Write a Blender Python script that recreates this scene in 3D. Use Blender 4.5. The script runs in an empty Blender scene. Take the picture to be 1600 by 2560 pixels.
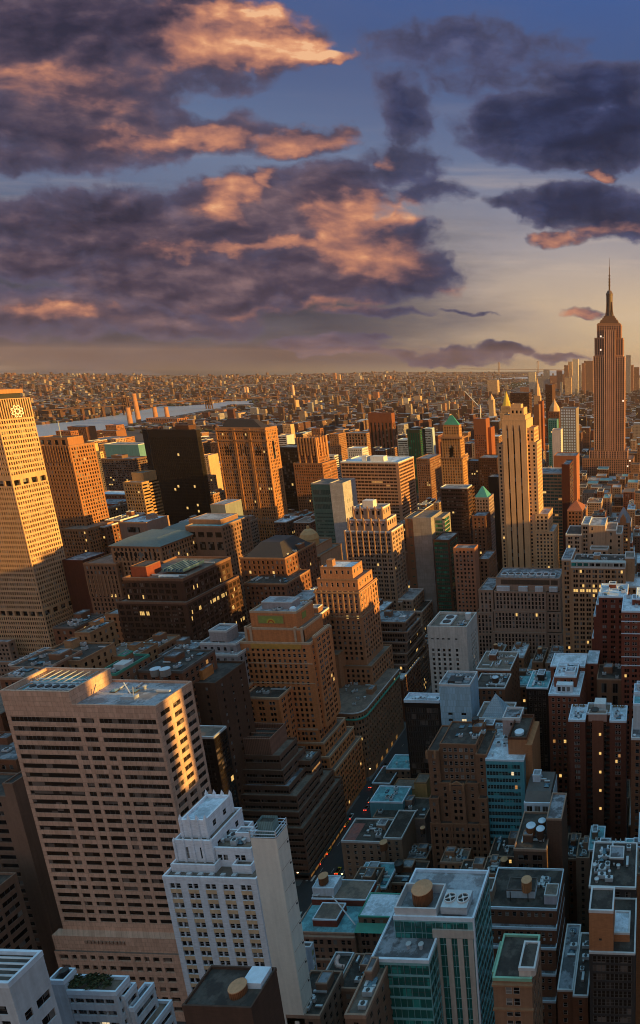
import bpy, math, random
from mathutils import Vector, Matrix
R = math.radians
C = bpy.context.scene.collection
SC = bpy.context.scene
rng = random.Random(7)

# ------------------------------------------------------------------ camera
# measured from the photograph (1600 x 2560): focal length and principal point in pixels
FPX, PCX, PCY = 1525.0, 1590.0, 1280.0
PIT, YAW, ROL = R(13.8), R(1.4), R(0.5)
CAMH = 262.0
vF = Vector((-math.sin(YAW)*math.cos(PIT), math.cos(YAW)*math.cos(PIT), -math.sin(PIT)))
_r0 = Vector((math.cos(YAW), math.sin(YAW), 0)); _u0 = _r0.cross(vF)
vR = _r0*math.cos(ROL) + _u0*math.sin(ROL); vU = -_r0*math.sin(ROL) + _u0*math.cos(ROL)
EYE = Vector((0, 0, CAMH))
cam_d = bpy.data.cameras.new('camera'); cam = bpy.data.objects.new('camera', cam_d); C.objects.link(cam)
cam_d.sensor_fit = 'VERTICAL'; cam_d.sensor_height = 24; cam_d.lens = FPX/2560*24
cam_d.shift_x = (800-PCX)/2560; cam_d.shift_y = (PCY-1280)/2560
cam_d.clip_start = 1; cam_d.clip_end = 60000
m = Matrix((vR, vU, -vF)).transposed().to_4x4(); m.translation = EYE; cam.matrix_world = m
SC.camera = cam

def ray(x, y): return vF + vR*((x-PCX)/FPX) - vU*((y-PCY)/FPX)
def at(x, y, Y): d = ray(x, y); return EYE + d*(Y/d.y)          # the point seen at a photo pixel at distance Y down the avenue
def atz(x, y, Z=0.0): d = ray(x, y); return EYE + d*((Z-CAMH)/d.z)  # ... at height Z
def pr(p):
    v = Vector(p)-EYE; z = vF.dot(v); return PCX+FPX*vR.dot(v)/z, PCY-FPX*vU.dot(v)/z
def back_y(X1, Y0, Z, xb):                                       # how far back a side wall reaches
    lo, hi = Y0, Y0*2+100
    for _ in range(40):
        mid = (lo+hi)/2
        if pr((X1, mid, Z))[0] < xb: lo = mid
        else: hi = mid
    return lo

# ------------------------------------------------------------------ light and sky
SUN_AZ, SUN_EL = R(96), R(8.0)
sd = bpy.data.lights.new('sun', 'SUN'); sd.energy = 5.0; sd.angle = R(0.6); sd.color = (1.0, 0.58, 0.13)
so = bpy.data.objects.new('sun', sd); C.objects.link(so)
sdir = Vector((math.sin(SUN_AZ)*math.cos(SUN_EL), math.cos(SUN_AZ)*math.cos(SUN_EL), math.sin(SUN_EL)))
so.rotation_euler = sdir.to_track_quat('Z', 'Y').to_euler(); so.location = (900, -200, 700)
SC.view_settings.view_transform = 'Standard'; SC.view_settings.look = 'None'
SC.view_settings.exposure = 0.9; SC.view_settings.gamma = 1.0
SC.render.engine = 'CYCLES'
SC.cycles.max_bounces = 5; SC.cycles.diffuse_bounces = 3; SC.cycles.glossy_bounces = 2
SC.cycles.transmission_bounces = 2; SC.cycles.volume_bounces = 0
SC.cycles.use_denoising = True; SC.cycles.filter_width = 1.05

class NT:
    """small helper to write node trees"""
    def __init__(s, tree): s.t = tree; s.n = tree.nodes; s.l = tree.links
    def new(s, kind, **kw):
        n = s.n.new(kind)
        for k, v in kw.items(): setattr(n, k, v)
        return n
    def put(s, sock, v):
        if isinstance(v, bpy.types.NodeSocket): s.l.new(v, sock)
        else: sock.default_value = v
    def math(s, op, a, b=0.0, c=None, clamp=False):
        n = s.new('ShaderNodeMath', operation=op); n.use_clamp = clamp
        s.put(n.inputs[0], a); s.put(n.inputs[1], b)
        if c is not None: s.put(n.inputs[2], c)
        return n.outputs[0]
    def vec(s, op, a, b=(0, 0, 0), out=0):
        n = s.new('ShaderNodeVectorMath', operation=op); s.put(n.inputs[0], a); s.put(n.inputs[1], b)
        return n.outputs[out]
    def scale(s, a, k):
        n = s.new('ShaderNodeVectorMath', operation='SCALE'); s.put(n.inputs[0], a); s.put(n.inputs['Scale'], k); return n.outputs[0]
    def sm(s, x, a, b, lo=0.0, hi=1.0):
        n = s.new('ShaderNodeMapRange', interpolation_type='SMOOTHSTEP'); s.put(n.inputs[0], x)
        for i, v in ((1, a), (2, b), (3, lo), (4, hi)): s.put(n.inputs[i], v)
        return n.outputs[0]
    def mix(s, f, a, b, mode='MIX'):
        n = s.new('ShaderNodeMix', data_type='RGBA', blend_type=mode)
        s.put(n.inputs[0], f); s.put(n.inputs[6], a); s.put(n.inputs[7], b); return n.outputs[2]
    def ramp(s, f, stops):
        n = s.new('ShaderNodeValToRGB'); e = n.color_ramp.elements
        while len(e) > 1: e.remove(e[-1])
        for i, (p, c) in enumerate(stops):
            q = e[0] if i == 0 else e.new(p)
            q.position = p; q.color = (*c, 1)
        s.put(n.inputs[0], f); return n.outputs[0]
    def noise(s, v, scale, detail=4, rough=0.5, out='Fac', dim='3D'):
        n = s.new('ShaderNodeTexNoise', noise_dimensions=dim); s.put(n.inputs['Vector'], v)
        n.inputs['Scale'].default_value = scale; n.inputs['Detail'].default_value = detail; n.inputs['Roughness'].default_value = rough
        return n.outputs[out]
    def xyz(s, v):
        n = s.new('ShaderNodeSeparateXYZ'); s.put(n.inputs[0], v); return n.outputs
    def comb(s, x, y, z):
        n = s.new('ShaderNodeCombineXYZ')
        for i, v in enumerate((x, y, z)): s.put(n.inputs[i], v)
        return n.outputs[0]

def lin(r, g, b):
    f = lambda c: (c/255/12.92 if c/255 <= 0.04045 else ((c/255+0.055)/1.055)**2.4)
    return (f(r), f(g), f(b))
def c4(c): return (*c, 1)

def sky_uv(x, y): d = ray(x, y); return d.x/d.y, d.z/d.y

# clouds: where each bank stands on the sky (photo pixel centre, half widths, weight)
BANKS = [(120,110,470,220,1.1),(430,70,370,110,1.05),(640,100,190,90,.9),(760,130,120,30,.85),(170,310,350,130,1.0),(30,400,170,60,.7),(560,180,120,50,.5),
 (540,330,240,70,.75),(770,352,130,45,.8),(420,330,200,80,.75),(230,395,60,14,.5),
 (330,570,370,125,1.1),(640,560,340,125,1.1),(840,500,170,100,.9),(90,640,190,65,.95),(450,700,380,95,1.1),(830,680,350,90,1.1),(120,770,240,65,.9),
 (1010,670,150,70,.8),(20,560,140,70,.8),(700,480,110,70,.75),(980,610,120,80,.75),(300,800,420,50,.8),(880,450,120,60,.6),
 (1440,320,320,112,1.15),(1500,235,190,85,1.0),(1300,290,180,75,.85),(1590,380,140,40,.7),
 (1460,515,250,68,1.0),(1570,560,180,70,.9),(1385,608,85,26,.6),(1490,430,55,26,.7),(1250,520,80,30,.5),
 (1005,270,95,110,.72),(1000,420,120,90,.5),(1180,110,340,80,.45),(1050,490,110,50,.5),(1250,180,200,60,.4),
 (1090,893,210,18,.68),(1270,873,80,22,.8),(1180,880,130,24,.66),(880,886,110,17,.6),(1390,888,90,16,.55),(935,845,45,9,.55),(1180,772,100,8,.45),(1470,785,44,15,.45),(820,860,160,22,.55),(950,780,160,16,.5)]
GLOW = [(520,100,190,75,.95),(690,110,150,65,1.1),(800,125,70,30,1.0),(650,20,160,40,.8),(760,345,140,50,1.0),(540,340,150,45,.7),(300,340,200,30,.35),
 (600,480,80,55,.75),(560,520,50,60,.5),(900,545,150,60,.75),(970,650,160,70,.6),(560,620,300,24,.6),(150,785,150,32,.6),(1385,608,95,28,1.0),
 (1490,435,50,28,.9),(970,405,40,24,.7),(820,765,330,28,.5),(1500,580,150,24,.5),(880,620,90,60,.6),(690,450,40,45,.8),(1180,720,120,25,.4),(1470,785,50,16,.5),(200,200,250,80,.25)]

def bank_group(name, blobs):
    g = bpy.data.node_groups.new(name, 'ShaderNodeTree')
    g.interface.new_socket('uv', in_out='INPUT', socket_type='NodeSocketVector')
    g.interface.new_socket('d', in_out='OUTPUT', socket_type='NodeSocketFloat')
    k = NT(g); gi = k.new('NodeGroupInput'); go = k.new('NodeGroupOutput'); acc = None
    for x, y, rx, ry, w in blobs:
        u, v = sky_uv(x, y); du = abs(sky_uv(x+rx, y)[0]-u); dv = abs(sky_uv(x, y+ry)[1]-v)
        q = k.vec('MULTIPLY', k.vec('SUBTRACT', gi.outputs[0], (u, v, 0)), (1/du, 1/dv, 0))
        s = k.math('MULTIPLY_ADD', k.vec('DOT_PRODUCT', q, q, 1), -w, w)
        if acc is None: acc = s
        else: acc = k.math('SMOOTH_MAX', acc, s, 0.25)
    k.l.new(acc, go.inputs[0]); return g

world = bpy.data.worlds.new('World'); SC.world = world; world.use_nodes = True
def build_sky():
    t = world.node_tree; t.nodes.clear(); k = NT(t)
    tc = k.new('ShaderNodeTexCoord'); d = tc.outputs['Generated']; X, Y, Z = k.xyz(d)
    yy = k.math('MAXIMUM', Y, 0.06)
    uv = k.comb(k.math('DIVIDE', X, yy), k.math('DIVIDE', Z, yy), 0.0)
    uu, vv, _ = k.xyz(uv)
    front = k.sm(Y, 0.05, 0.25)
    # clear sky: physical sky plus the graded evening colours
    st = k.new('ShaderNodeTexSky', sky_type='NISHITA'); st.sun_disc = False
    st.sun_elevation = SUN_EL; st.sun_rotation = SUN_AZ; st.altitude = 260; st.dust_density = 2.0
    phys = k.scale(st.outputs[0], 0.05)
    el = k.math('ARCSINE', Z)
    eln = k.math('DIVIDE', el, 1.5708, clamp=True)
    base = k.ramp(eln, [(0.0, lin(150,134,112)), (0.012, lin(168,148,122)), (0.05, lin(182,160,138)), (0.10, lin(156,148,150)), (0.17, lin(100,112,142)),
                        (0.25, lin(64,84,128)), (0.31, lin(60,88,144)), (0.42, (.15,.30,.46)), (0.6, (.21,.50,.68)), (1.0, (.22,.58,.78))])
    east = k.ramp(eln, [(0.0, lin(84,77,74)), (0.012, lin(98,90,86)), (0.04, lin(76,77,88)), (0.11, lin(92,102,128)), (0.16, lin(100,116,146)), (0.22, lin(68,86,128)),
                        (0.31, lin(56,84,142)), (0.42, (.15,.30,.46)), (0.6, (.21,.50,.68)), (1.0, (.22,.58,.78))])
    az = k.math('ARCTAN2', X, Y)
    sky = k.mix(k.sm(az, -0.72, -0.22), east, base)
    warm = k.math('MULTIPLY', k.sm(az, -0.45, 0.35), k.sm(el, 0.24, 0.0))
    sky = k.mix(k.math('MULTIPLY', warm, 0.6), sky, c4(lin(240,206,158)))
    # unseen sky behind the camera and round the low sun, coloured as fill light
    fill_n = k.ramp(eln, [(0.0, (.30,.16,.095)), (0.15, (.36,.245,.185)), (0.3, (.42,.41,.43)), (0.5, (.36,.50,.60)), (0.7, (.22,.56,.75)), (1.0, (.22,.58,.78))])
    sky = k.mix(k.sm(Y, 0.18, -0.35), sky, fill_n)
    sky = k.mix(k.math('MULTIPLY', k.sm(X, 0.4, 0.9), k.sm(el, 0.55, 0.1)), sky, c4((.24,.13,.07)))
    sky = k.vec('ADD', sky, k.scale(phys, 0.10))
    # faint high streaks
    str_ = k.noise(k.vec('MULTIPLY', uv, (2.2, 26, 1)), 1.0, 5, 0.6)
    sky = k.mix(k.math('MULTIPLY', k.math('MULTIPLY', k.sm(str_, 0.48, 0.75), 0.42), k.sm(vv, 0.42, 0.12)), sky, c4(lin(214,190,168)))
    veil = k.noise(k.vec('MULTIPLY', uv, (2.0, 4.5, 1)), 1.3, 5, 0.55)
    sky = k.mix(k.math('MULTIPLY', k.sm(veil, 0.42, 0.72), 0.35), sky, c4(lin(92,100,132)))
    # warped coordinates and cloud density
    n1 = k.noise(k.vec('MULTIPLY', uv, (1, 1.5, 1)), 4.2, 4, 0.62, 'Color')
    w1 = k.vec('MULTIPLY', k.vec('SUBTRACT', n1, (0.5, 0.5, 0.5)), (0.16, 0.085, 0))
    n2 = k.noise(k.vec('MULTIPLY', uv, (1, 1.6, 1)), 17.0, 4, 0.62, 'Color')
    w2 = k.vec('MULTIPLY', k.vec('SUBTRACT', n2, (0.5, 0.5, 0.5)), (0.036, 0.026, 0))
    p = k.vec('ADD', k.vec('ADD', uv, w1), w2)
    gB = bank_group('cloud banks', BANKS); gG = bank_group('cloud glow', GLOW)
    def dens(v):
        g = k.new('ShaderNodeGroup'); g.node_tree = gB; k.l.new(v, g.inputs[0]); return g.outputs[0]
    fb = k.noise(k.vec('MULTIPLY', uv, (1, 1.7, 1)), 8.0, 7, 0.66)
    pq = k.vec('ADD', uv, k.scale(w1, 0.45))
    puff = k.noise(k.vec('ADD', k.vec('MULTIPLY', pq, (1, 2.3, 1)), (3.1, 1.7, 0)), 8.0, 6, 0.52)
    d1 = k.math('ADD', dens(p), k.math('MULTIPLY', k.math('SUBTRACT', fb, 0.5), 0.95))
    bil = k.noise(k.vec('ADD', k.vec('MULTIPLY', p, (1, 1.25, 1)), (1.3, 5.1, 0)), 15.0, 4, 0.5)
    d1 = k.math('ADD', d1, k.math('MULTIPLY', k.math('SUBTRACT', 0.09, k.math('ABSOLUTE', k.math('SUBTRACT', bil, 0.5))), 1.5))
    alpha = k.math('MULTIPLY', k.sm(d1, -0.02, 0.46), 0.97)
    # relief: puffs turned to the light
    puff2 = k.noise(k.vec('ADD', k.vec('MULTIPLY', k.vec('ADD', pq, (0.014, -0.010, 0)), (1, 2.3, 1)), (3.1, 1.7, 0)), 8.0, 6, 0.52)
    rel = k.math('SUBTRACT', puff, puff2)
    g = k.new('ShaderNodeGroup'); g.node_tree = gG; k.l.new(k.vec('ADD', p, w2), g.inputs[0])
    lump = k.noise(k.vec('ADD', k.vec('MULTIPLY', pq, (1, 2.3, 1)), (7.7, 2.2, 0)), 3.6, 4, 0.5)
    gl = k.math('ADD', g.outputs[0], k.math('MULTIPLY', k.math('SUBTRACT', puff, 0.5), 0.7))
    gl = k.math('ADD', gl, k.math('MULTIPLY', k.math('SUBTRACT', lump, 0.5), 1.7))
    gl = k.math('ADD', gl, k.math('MULTIPLY', rel, 1.8))
    glow = k.sm(gl, -0.6, 1.5)
    tone = k.math('ADD', k.math('MULTIPLY_ADD', rel, 2.4, 0.5), k.math('MULTIPLY', k.math('SUBTRACT', lump, 0.5), 1.3), clamp=True)
    dark = k.ramp(tone, [(0.1, lin(46,44,62)), (0.45, lin(68,60,78)), (0.7, lin(96,80,92)), (1.0, lin(132,106,110))])
    blue = k.ramp(tone, [(0.1, lin(32,38,62)), (0.5, lin(40,47,76)), (0.8, lin(54,62,96)), (1.0, lin(80,86,120))])
    dark = k.mix(k.sm(uu, -0.50, -0.36), dark, blue)
    edge = k.sm(d1, 1.0, 0.05)
    dark = k.mix(k.math('MULTIPLY', edge, 0.55), dark, c4(lin(98,98,126)))
    lit = k.ramp(k.math('MULTIPLY', glow, k.math('MULTIPLY_ADD', tone, 0.6, 0.58), clamp=True),
                 [(0.0, lin(66,58,74)), (0.25, lin(104,80,88)), (0.5, lin(150,104,96)), (0.75, lin(192,130,104)), (0.92, lin(222,158,118)), (1.0, lin(236,182,138))])
    col = k.mix(k.sm(glow, 0.05, 0.6), dark, lit)
    # the long grey stratus over the horizon on the left
    sn = k.noise(k.vec('MULTIPLY', uv, (2.5, 14, 1)), 1.6, 6, 0.6)
    sb = k.math('MULTIPLY', k.sm(vv, -0.022, 0.002), k.sm(vv, 0.27, 0.13))
    sa = k.math('MULTIPLY', k.math('MULTIPLY', sb, k.sm(k.math('ADD', uu, k.math('MULTIPLY', sn, 0.5)), 0.08, -0.26)), k.sm(sn, 0.08, 0.40))
    sky = k.mix(k.math('MULTIPLY', sa, 0.95), sky, k.mix(k.sm(sn, 0.35, 0.7), c4(lin(80,80,92)), c4(lin(54,58,74))))
    sky = k.mix(k.math('MULTIPLY', alpha, front), sky, col)
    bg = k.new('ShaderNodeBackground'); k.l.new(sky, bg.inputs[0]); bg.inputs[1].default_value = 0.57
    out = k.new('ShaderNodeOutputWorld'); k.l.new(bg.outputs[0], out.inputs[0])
build_sky()

# ------------------------------------------------------------------ materials
MATS = {}
def principled(name):
    mt = bpy.data.materials.new(name); mt.use_nodes = True; t = mt.node_tree; t.nodes.clear(); k = NT(t)
    b = k.new('ShaderNodeBsdfPrincipled'); o = k.new('ShaderNodeOutputMaterial'); k.l.new(b.outputs[0], o.inputs[0])
    return mt, k, b
def wallmat(name, col, kind='plain', rough=0.85, joint=None, var=0.22, spec=0.3):
    """masonry: mottling, rain streaks and (for near walls) courses or panel joints, all in metres"""
    if name in MATS: return MATS[name]
    if col[0] > col[2]*1.25 and not any(w in name for w in ('pink', 'white', 'lilac')): col = (col[0]*1.02, col[1]*.79, col[2]*.66)
    if max(col) < .5: col = tuple(q*.86 for q in col)
    mt, k, b = principled(name)
    g = k.new('ShaderNodeNewGeometry'); P = g.outputs['Position']; x, y, z = k.xyz(P)
    h = k.math('ADD', x, y); uv = k.comb(h, z, 0.0)
    big = k.noise(P, 0.045, 3, 0.6); small = k.noise(P, 0.7, 3, 0.6)
    strk = k.noise(k.vec('MULTIPLY', uv, (0.9, 0.05, 0)), 1.0, 3, 0.6)
    f = k.math('ADD', k.math('MULTIPLY', k.math('SUBTRACT', big, 0.5), 1.0*var*2), 1.0)
    f = k.math('ADD', f, k.math('MULTIPLY', k.math('SUBTRACT', small, 0.5), var*1.6))
    f = k.math('ADD', f, k.math('MULTIPLY', k.math('SUBTRACT', strk, 0.5), var*2.8))
    c = k.scale(k.vec('ADD', col, (0, 0, 0)), f)
    if kind == 'panel':                      # large stone panels with dark joints
        jx, jz = joint or (2.4, 1.9)
        bt = k.new('ShaderNodeTexBrick'); k.l.new(uv, bt.inputs['Vector']); bt.offset = 0.5
        bt.inputs['Scale'].default_value = 1.0; bt.inputs['Brick Width'].default_value = jx; bt.inputs['Row Height'].default_value = jz
        bt.inputs['Mortar Size'].default_value = 0.05; bt.inputs['Mortar Smooth'].default_value = 0.3
        bt.inputs['Color1'].default_value = (1, 1, 1, 1); bt.inputs['Color2'].default_value = (0.84, 0.82, 0.80, 1); bt.inputs['Mortar'].default_value = (0.5, 0.47, 0.45, 1)
        c = k.mix(1.0, c, bt.outputs['Color'], 'MULTIPLY')
    elif kind == 'brick':
        pn = k.noise(k.vec('MULTIPLY', uv, (0.5, 2.2, 0)), 1.0, 2, 0.5)
        c = k.scale(c, k.math('MULTIPLY_ADD', pn, 0.5, 0.75))
    elif kind == 'ribs':                     # fine vertical ribs
        s = k.math('FRACT', k.math('MULTIPLY', h, 1.0/(joint or 0.9)))
        c = k.mix(k.math('LESS_THAN', s, 0.28), c, k.scale(c, 0.55))
    k.put(b.inputs['Base Color'], c); b.inputs['Roughness'].default_value = rough; b.inputs['Specular IOR Level'].default_value = spec
    MATS[name] = mt; return mt
def flatmat(name, col, rough=0.7, metal=0.0, spec=0.4, var=0.25, sc=0.5):
    if name in MATS: return MATS[name]
    mt, k, b = principled(name)
    P = k.new('ShaderNodeNewGeometry').outputs['Position']
    f = k.math('MULTIPLY_ADD', k.math('SUBTRACT', k.noise(P, sc, 4, 0.65), 0.5), var*2.4, 1.0)
    f2 = k.math('MULTIPLY_ADD', k.math('SUBTRACT', k.noise(P, sc*0.12, 2, 0.5), 0.5), var*1.6, 1.0)
    k.put(b.inputs['Base Color'], k.scale(k.vec('ADD', col, (0, 0, 0)), k.math('MULTIPLY', f, f2)))
    b.inputs['Roughness'].default_value = rough; b.inputs['Metallic'].default_value = metal; b.inputs['Specular IOR Level'].default_value = spec
    MATS[name] = mt; return mt
def roofmat(name, col, patch, rough=0.8, amt=0.85):
    """flat roofs: felt or paint with patches and puddle stains"""
    if name in MATS: return MATS[name]
    mt, k, b = principled(name)
    P = k.new('ShaderNodeNewGeometry').outputs['Position']
    n = k.noise(P, 0.19, 6, 0.66); s = k.noise(P, 0.9, 4, 0.66)
    c = k.mix(k.math('MULTIPLY', k.sm(n, 0.46, 0.56), amt), c4(col), c4(patch))
    c = k.scale(c, k.math('MULTIPLY_ADD', s, 1.1, 0.42))
    k.put(b.inputs['Base Color'], c); b.inputs['Roughness'].default_value = rough; b.inputs['Specular IOR Level'].default_value = 0.35
    MATS[name] = mt; return mt
def glassmat(name, col, rough=0.12, spec=0.22, tint=None):
    """window glass seen from outside: dark rooms, blinds here and there, a soft reflection"""
    if name in MATS: return MATS[name]
    mt, k, b = principled(name)
    g = k.new('ShaderNodeNewGeometry'); x, y, z = k.xyz(g.outputs['Position'])
    cell = k.comb(k.math('FLOOR', k.math('MULTIPLY', k.math('ADD', x, y), 0.42)), k.math('FLOOR', k.math('MULTIPLY', z, 0.27)), 0.0)
    wn = k.new('ShaderNodeTexWhiteNoise', noise_dimensions='3D'); k.l.new(cell, wn.inputs['Vector']); v = wn.outputs['Value']
    c = k.mix(k.sm(v, 0.74, 0.96), c4(col), c4(tint or tuple(min(1, q*5+0.05) for q in col)))
    k.put(b.inputs['Base Color'], c); b.inputs['Roughness'].default_value = rough; b.inputs['Specular IOR Level'].default_value = spec
    MATS[name] = mt; return mt
def litmat(name, col, strength):
    if name in MATS: return MATS[name]
    mt, k, b = principled(name)
    P = k.new('ShaderNodeNewGeometry').outputs['Position']
    e = k.math('MULTIPLY_ADD', k.noise(P, 1.6, 3, 0.6), strength*1.6, strength*0.2)
    b.inputs['Base Color'].default_value = (0.1, 0.08, 0.05, 1); b.inputs['Roughness'].default_value = 0.3
    b.inputs['Emission Color'].default_value = c4(col); k.put(b.inputs['Emission Strength'], e)
    MATS[name] = mt; return mt
def facademat(name, cols, pitch=3.1, floor=3.7, ww=0.5, wh=0.5, glass=(0.02, 0.018, 0.018), lit=0.02, rough=0.85):
    """wall of a small far house: brick or render with its rows of windows"""
    if name in MATS: return MATS[name]
    mt, k, b = principled(name)
    g = k.new('ShaderNodeNewGeometry'); x, y, z = k.xyz(g.outputs['Position']); nz = k.xyz(g.outputs['Normal'])[2]
    oi = k.new('ShaderNodeObjectInfo'); isl = g.outputs['Random Per Island']
    n = len(cols)
    c = k.ramp(isl, [(i/n, cc) for i, cc in enumerate(cols)]); 
    for nd in k.n:
        if nd.type == 'VALTORGB': nd.color_ramp.interpolation = 'CONSTANT'
    a = k.math('MULTIPLY', k.math('ADD', x, y), 1.0/pitch); bz = k.math('MULTIPLY', z, 1.0/floor)
    fa = k.math('FRACT', a); fz = k.math('FRACT', bz)
    win = k.math('MULTIPLY', k.math('LESS_THAN', fa, ww), k.math('LESS_THAN', fz, wh))
    wn = k.new('ShaderNodeTexWhiteNoise', noise_dimensions='2D'); k.l.new(k.comb(k.math('FLOOR', a), k.math('FLOOR', bz), 0.0), wn.inputs['Vector'])
    side = k.math('LESS_THAN', k.math('ABSOLUTE', nz), 0.5)
    win = k.math('MULTIPLY', win, side)
    c = k.scale(c, k.math('MULTIPLY_ADD', k.noise(g.outputs['Position'], 0.08, 3, 0.6), 0.8, 0.6))
    rc = k.ramp(k.math('FRACT', k.math('MULTIPLY', isl, 7.3)), [(0, (0.06, 0.055, 0.055)), (0.3, (0.12, 0.11, 0.11)), (0.55, (0.22, 0.2, 0.2)), (0.8, (0.4, 0.4, 0.42)), (0.93, (0.62, 0.62, 0.64))])
    rc = k.scale(rc, k.math('MULTIPLY_ADD', k.noise(g.outputs['Position'], 0.25, 3, 0.6), 0.8, 0.6))
    c = k.mix(side, rc, c)
    c = k.mix(win, c, c4(glass))
    k.put(b.inputs['Base Color'], c); b.inputs['Roughness'].default_value = rough; b.inputs['Specular IOR Level'].default_value = 0.25
    b.inputs['Emission Color'].default_value = (1, 0.62, 0.2, 1)
    k.put(b.inputs['Emission Strength'], k.math('MULTIPLY', win, k.math('MULTIPLY', k.math('GREATER_THAN', wn.outputs['Value'], 1-lit), 0.9)))
    MATS[name] = mt; return mt

BROWN=(.17,.095,.06); REDBR=(.15,.06,.04); TAN=(.34,.23,.15); CREAM=(.48,.38,.27); GREY=(.30,.27,.26); WHITE=(.62,.58,.56); ORANGE=(.36,.16,.075)
GL = glassmat('dark_window_glass', (.007, .006, .007), tint=(.20,.19,.18)); GLB = glassmat('brown_bronze_glass', (.022, .014, .010), 0.2)
GLT = glassmat('teal_curtain_glass', (.01, .10, .09), 0.10, 0.7, (.03, .26, .24)); GLG = glassmat('green_curtain_glass', (.008, .07, .045), 0.10, 0.7, (.02, .22, .14))
GLBLUE = glassmat('blue_glass', (.06, .12, .17), 0.12, 0.8, (.16, .26, .33))
LIT = litmat('lit_window', (1.0, 0.60, 0.18), 0.46); LITC = litmat('cool_lit_window', (1.0, .78, .45), 0.42); LITW = litmat('warm_dim_window', (1.0, 0.45, 0.12), 0.22)
FRM = flatmat('window_frame', (.20, .18, .17), 0.6); FRW = flatmat('white_window_frame', (.5, .48, .46), 0.6)
R_GREY = roofmat('pale_roof', (.34,.36,.40), (.17,.16,.17)); R_DARK = roofmat('tar_roof', (.040,.032,.028), (.085,.07,.06)); R_BLUE = roofmat('silver_painted_roof', (.58, .66, .76), (.36, .42, .48))
R_BRN = roofmat('brown_gravel_roof', (.20, .145, .115), (.12, .095, .08)); R_TEAL = roofmat('teal_painted_roof', (.16, .40, .46), (.10, .24, .28)); R_MID = roofmat('felt_roof', (.10,.10,.11), (.28,.30,.34))
TRIM = flatmat('pale_coping', (.55, .55, .56), 0.6); TRIMD = flatmat('dark_coping', (.12, .10, .09), 0.7); TRIMB = flatmat('blue_white_coping', (.60, .70, .80), 0.5)
METAL = flatmat('galvanised_metal', (.50, .53, .56), 0.45, 0.3); DKMETAL = flatmat('dark_metal', (.05, .048, .047), 0.5, 0.3)
WOOD = wallmat('tank_cedar', (.24, .115, .055), 'ribs', joint=.45); LIDO = flatmat('tank_lid_orange', (.52, .27, .14), 0.7, sc=1.2); LIDB = flatmat('tank_lid_pale', (.5, .6, .7), 0.6)
COPPER = flatmat('green_copper', (.05, .27, .20), 0.6, sc=0.25); GOLD = flatmat('gilded_tile', (.85, .55, .08), 0.35, 0.6, sc=0.3)

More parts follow.
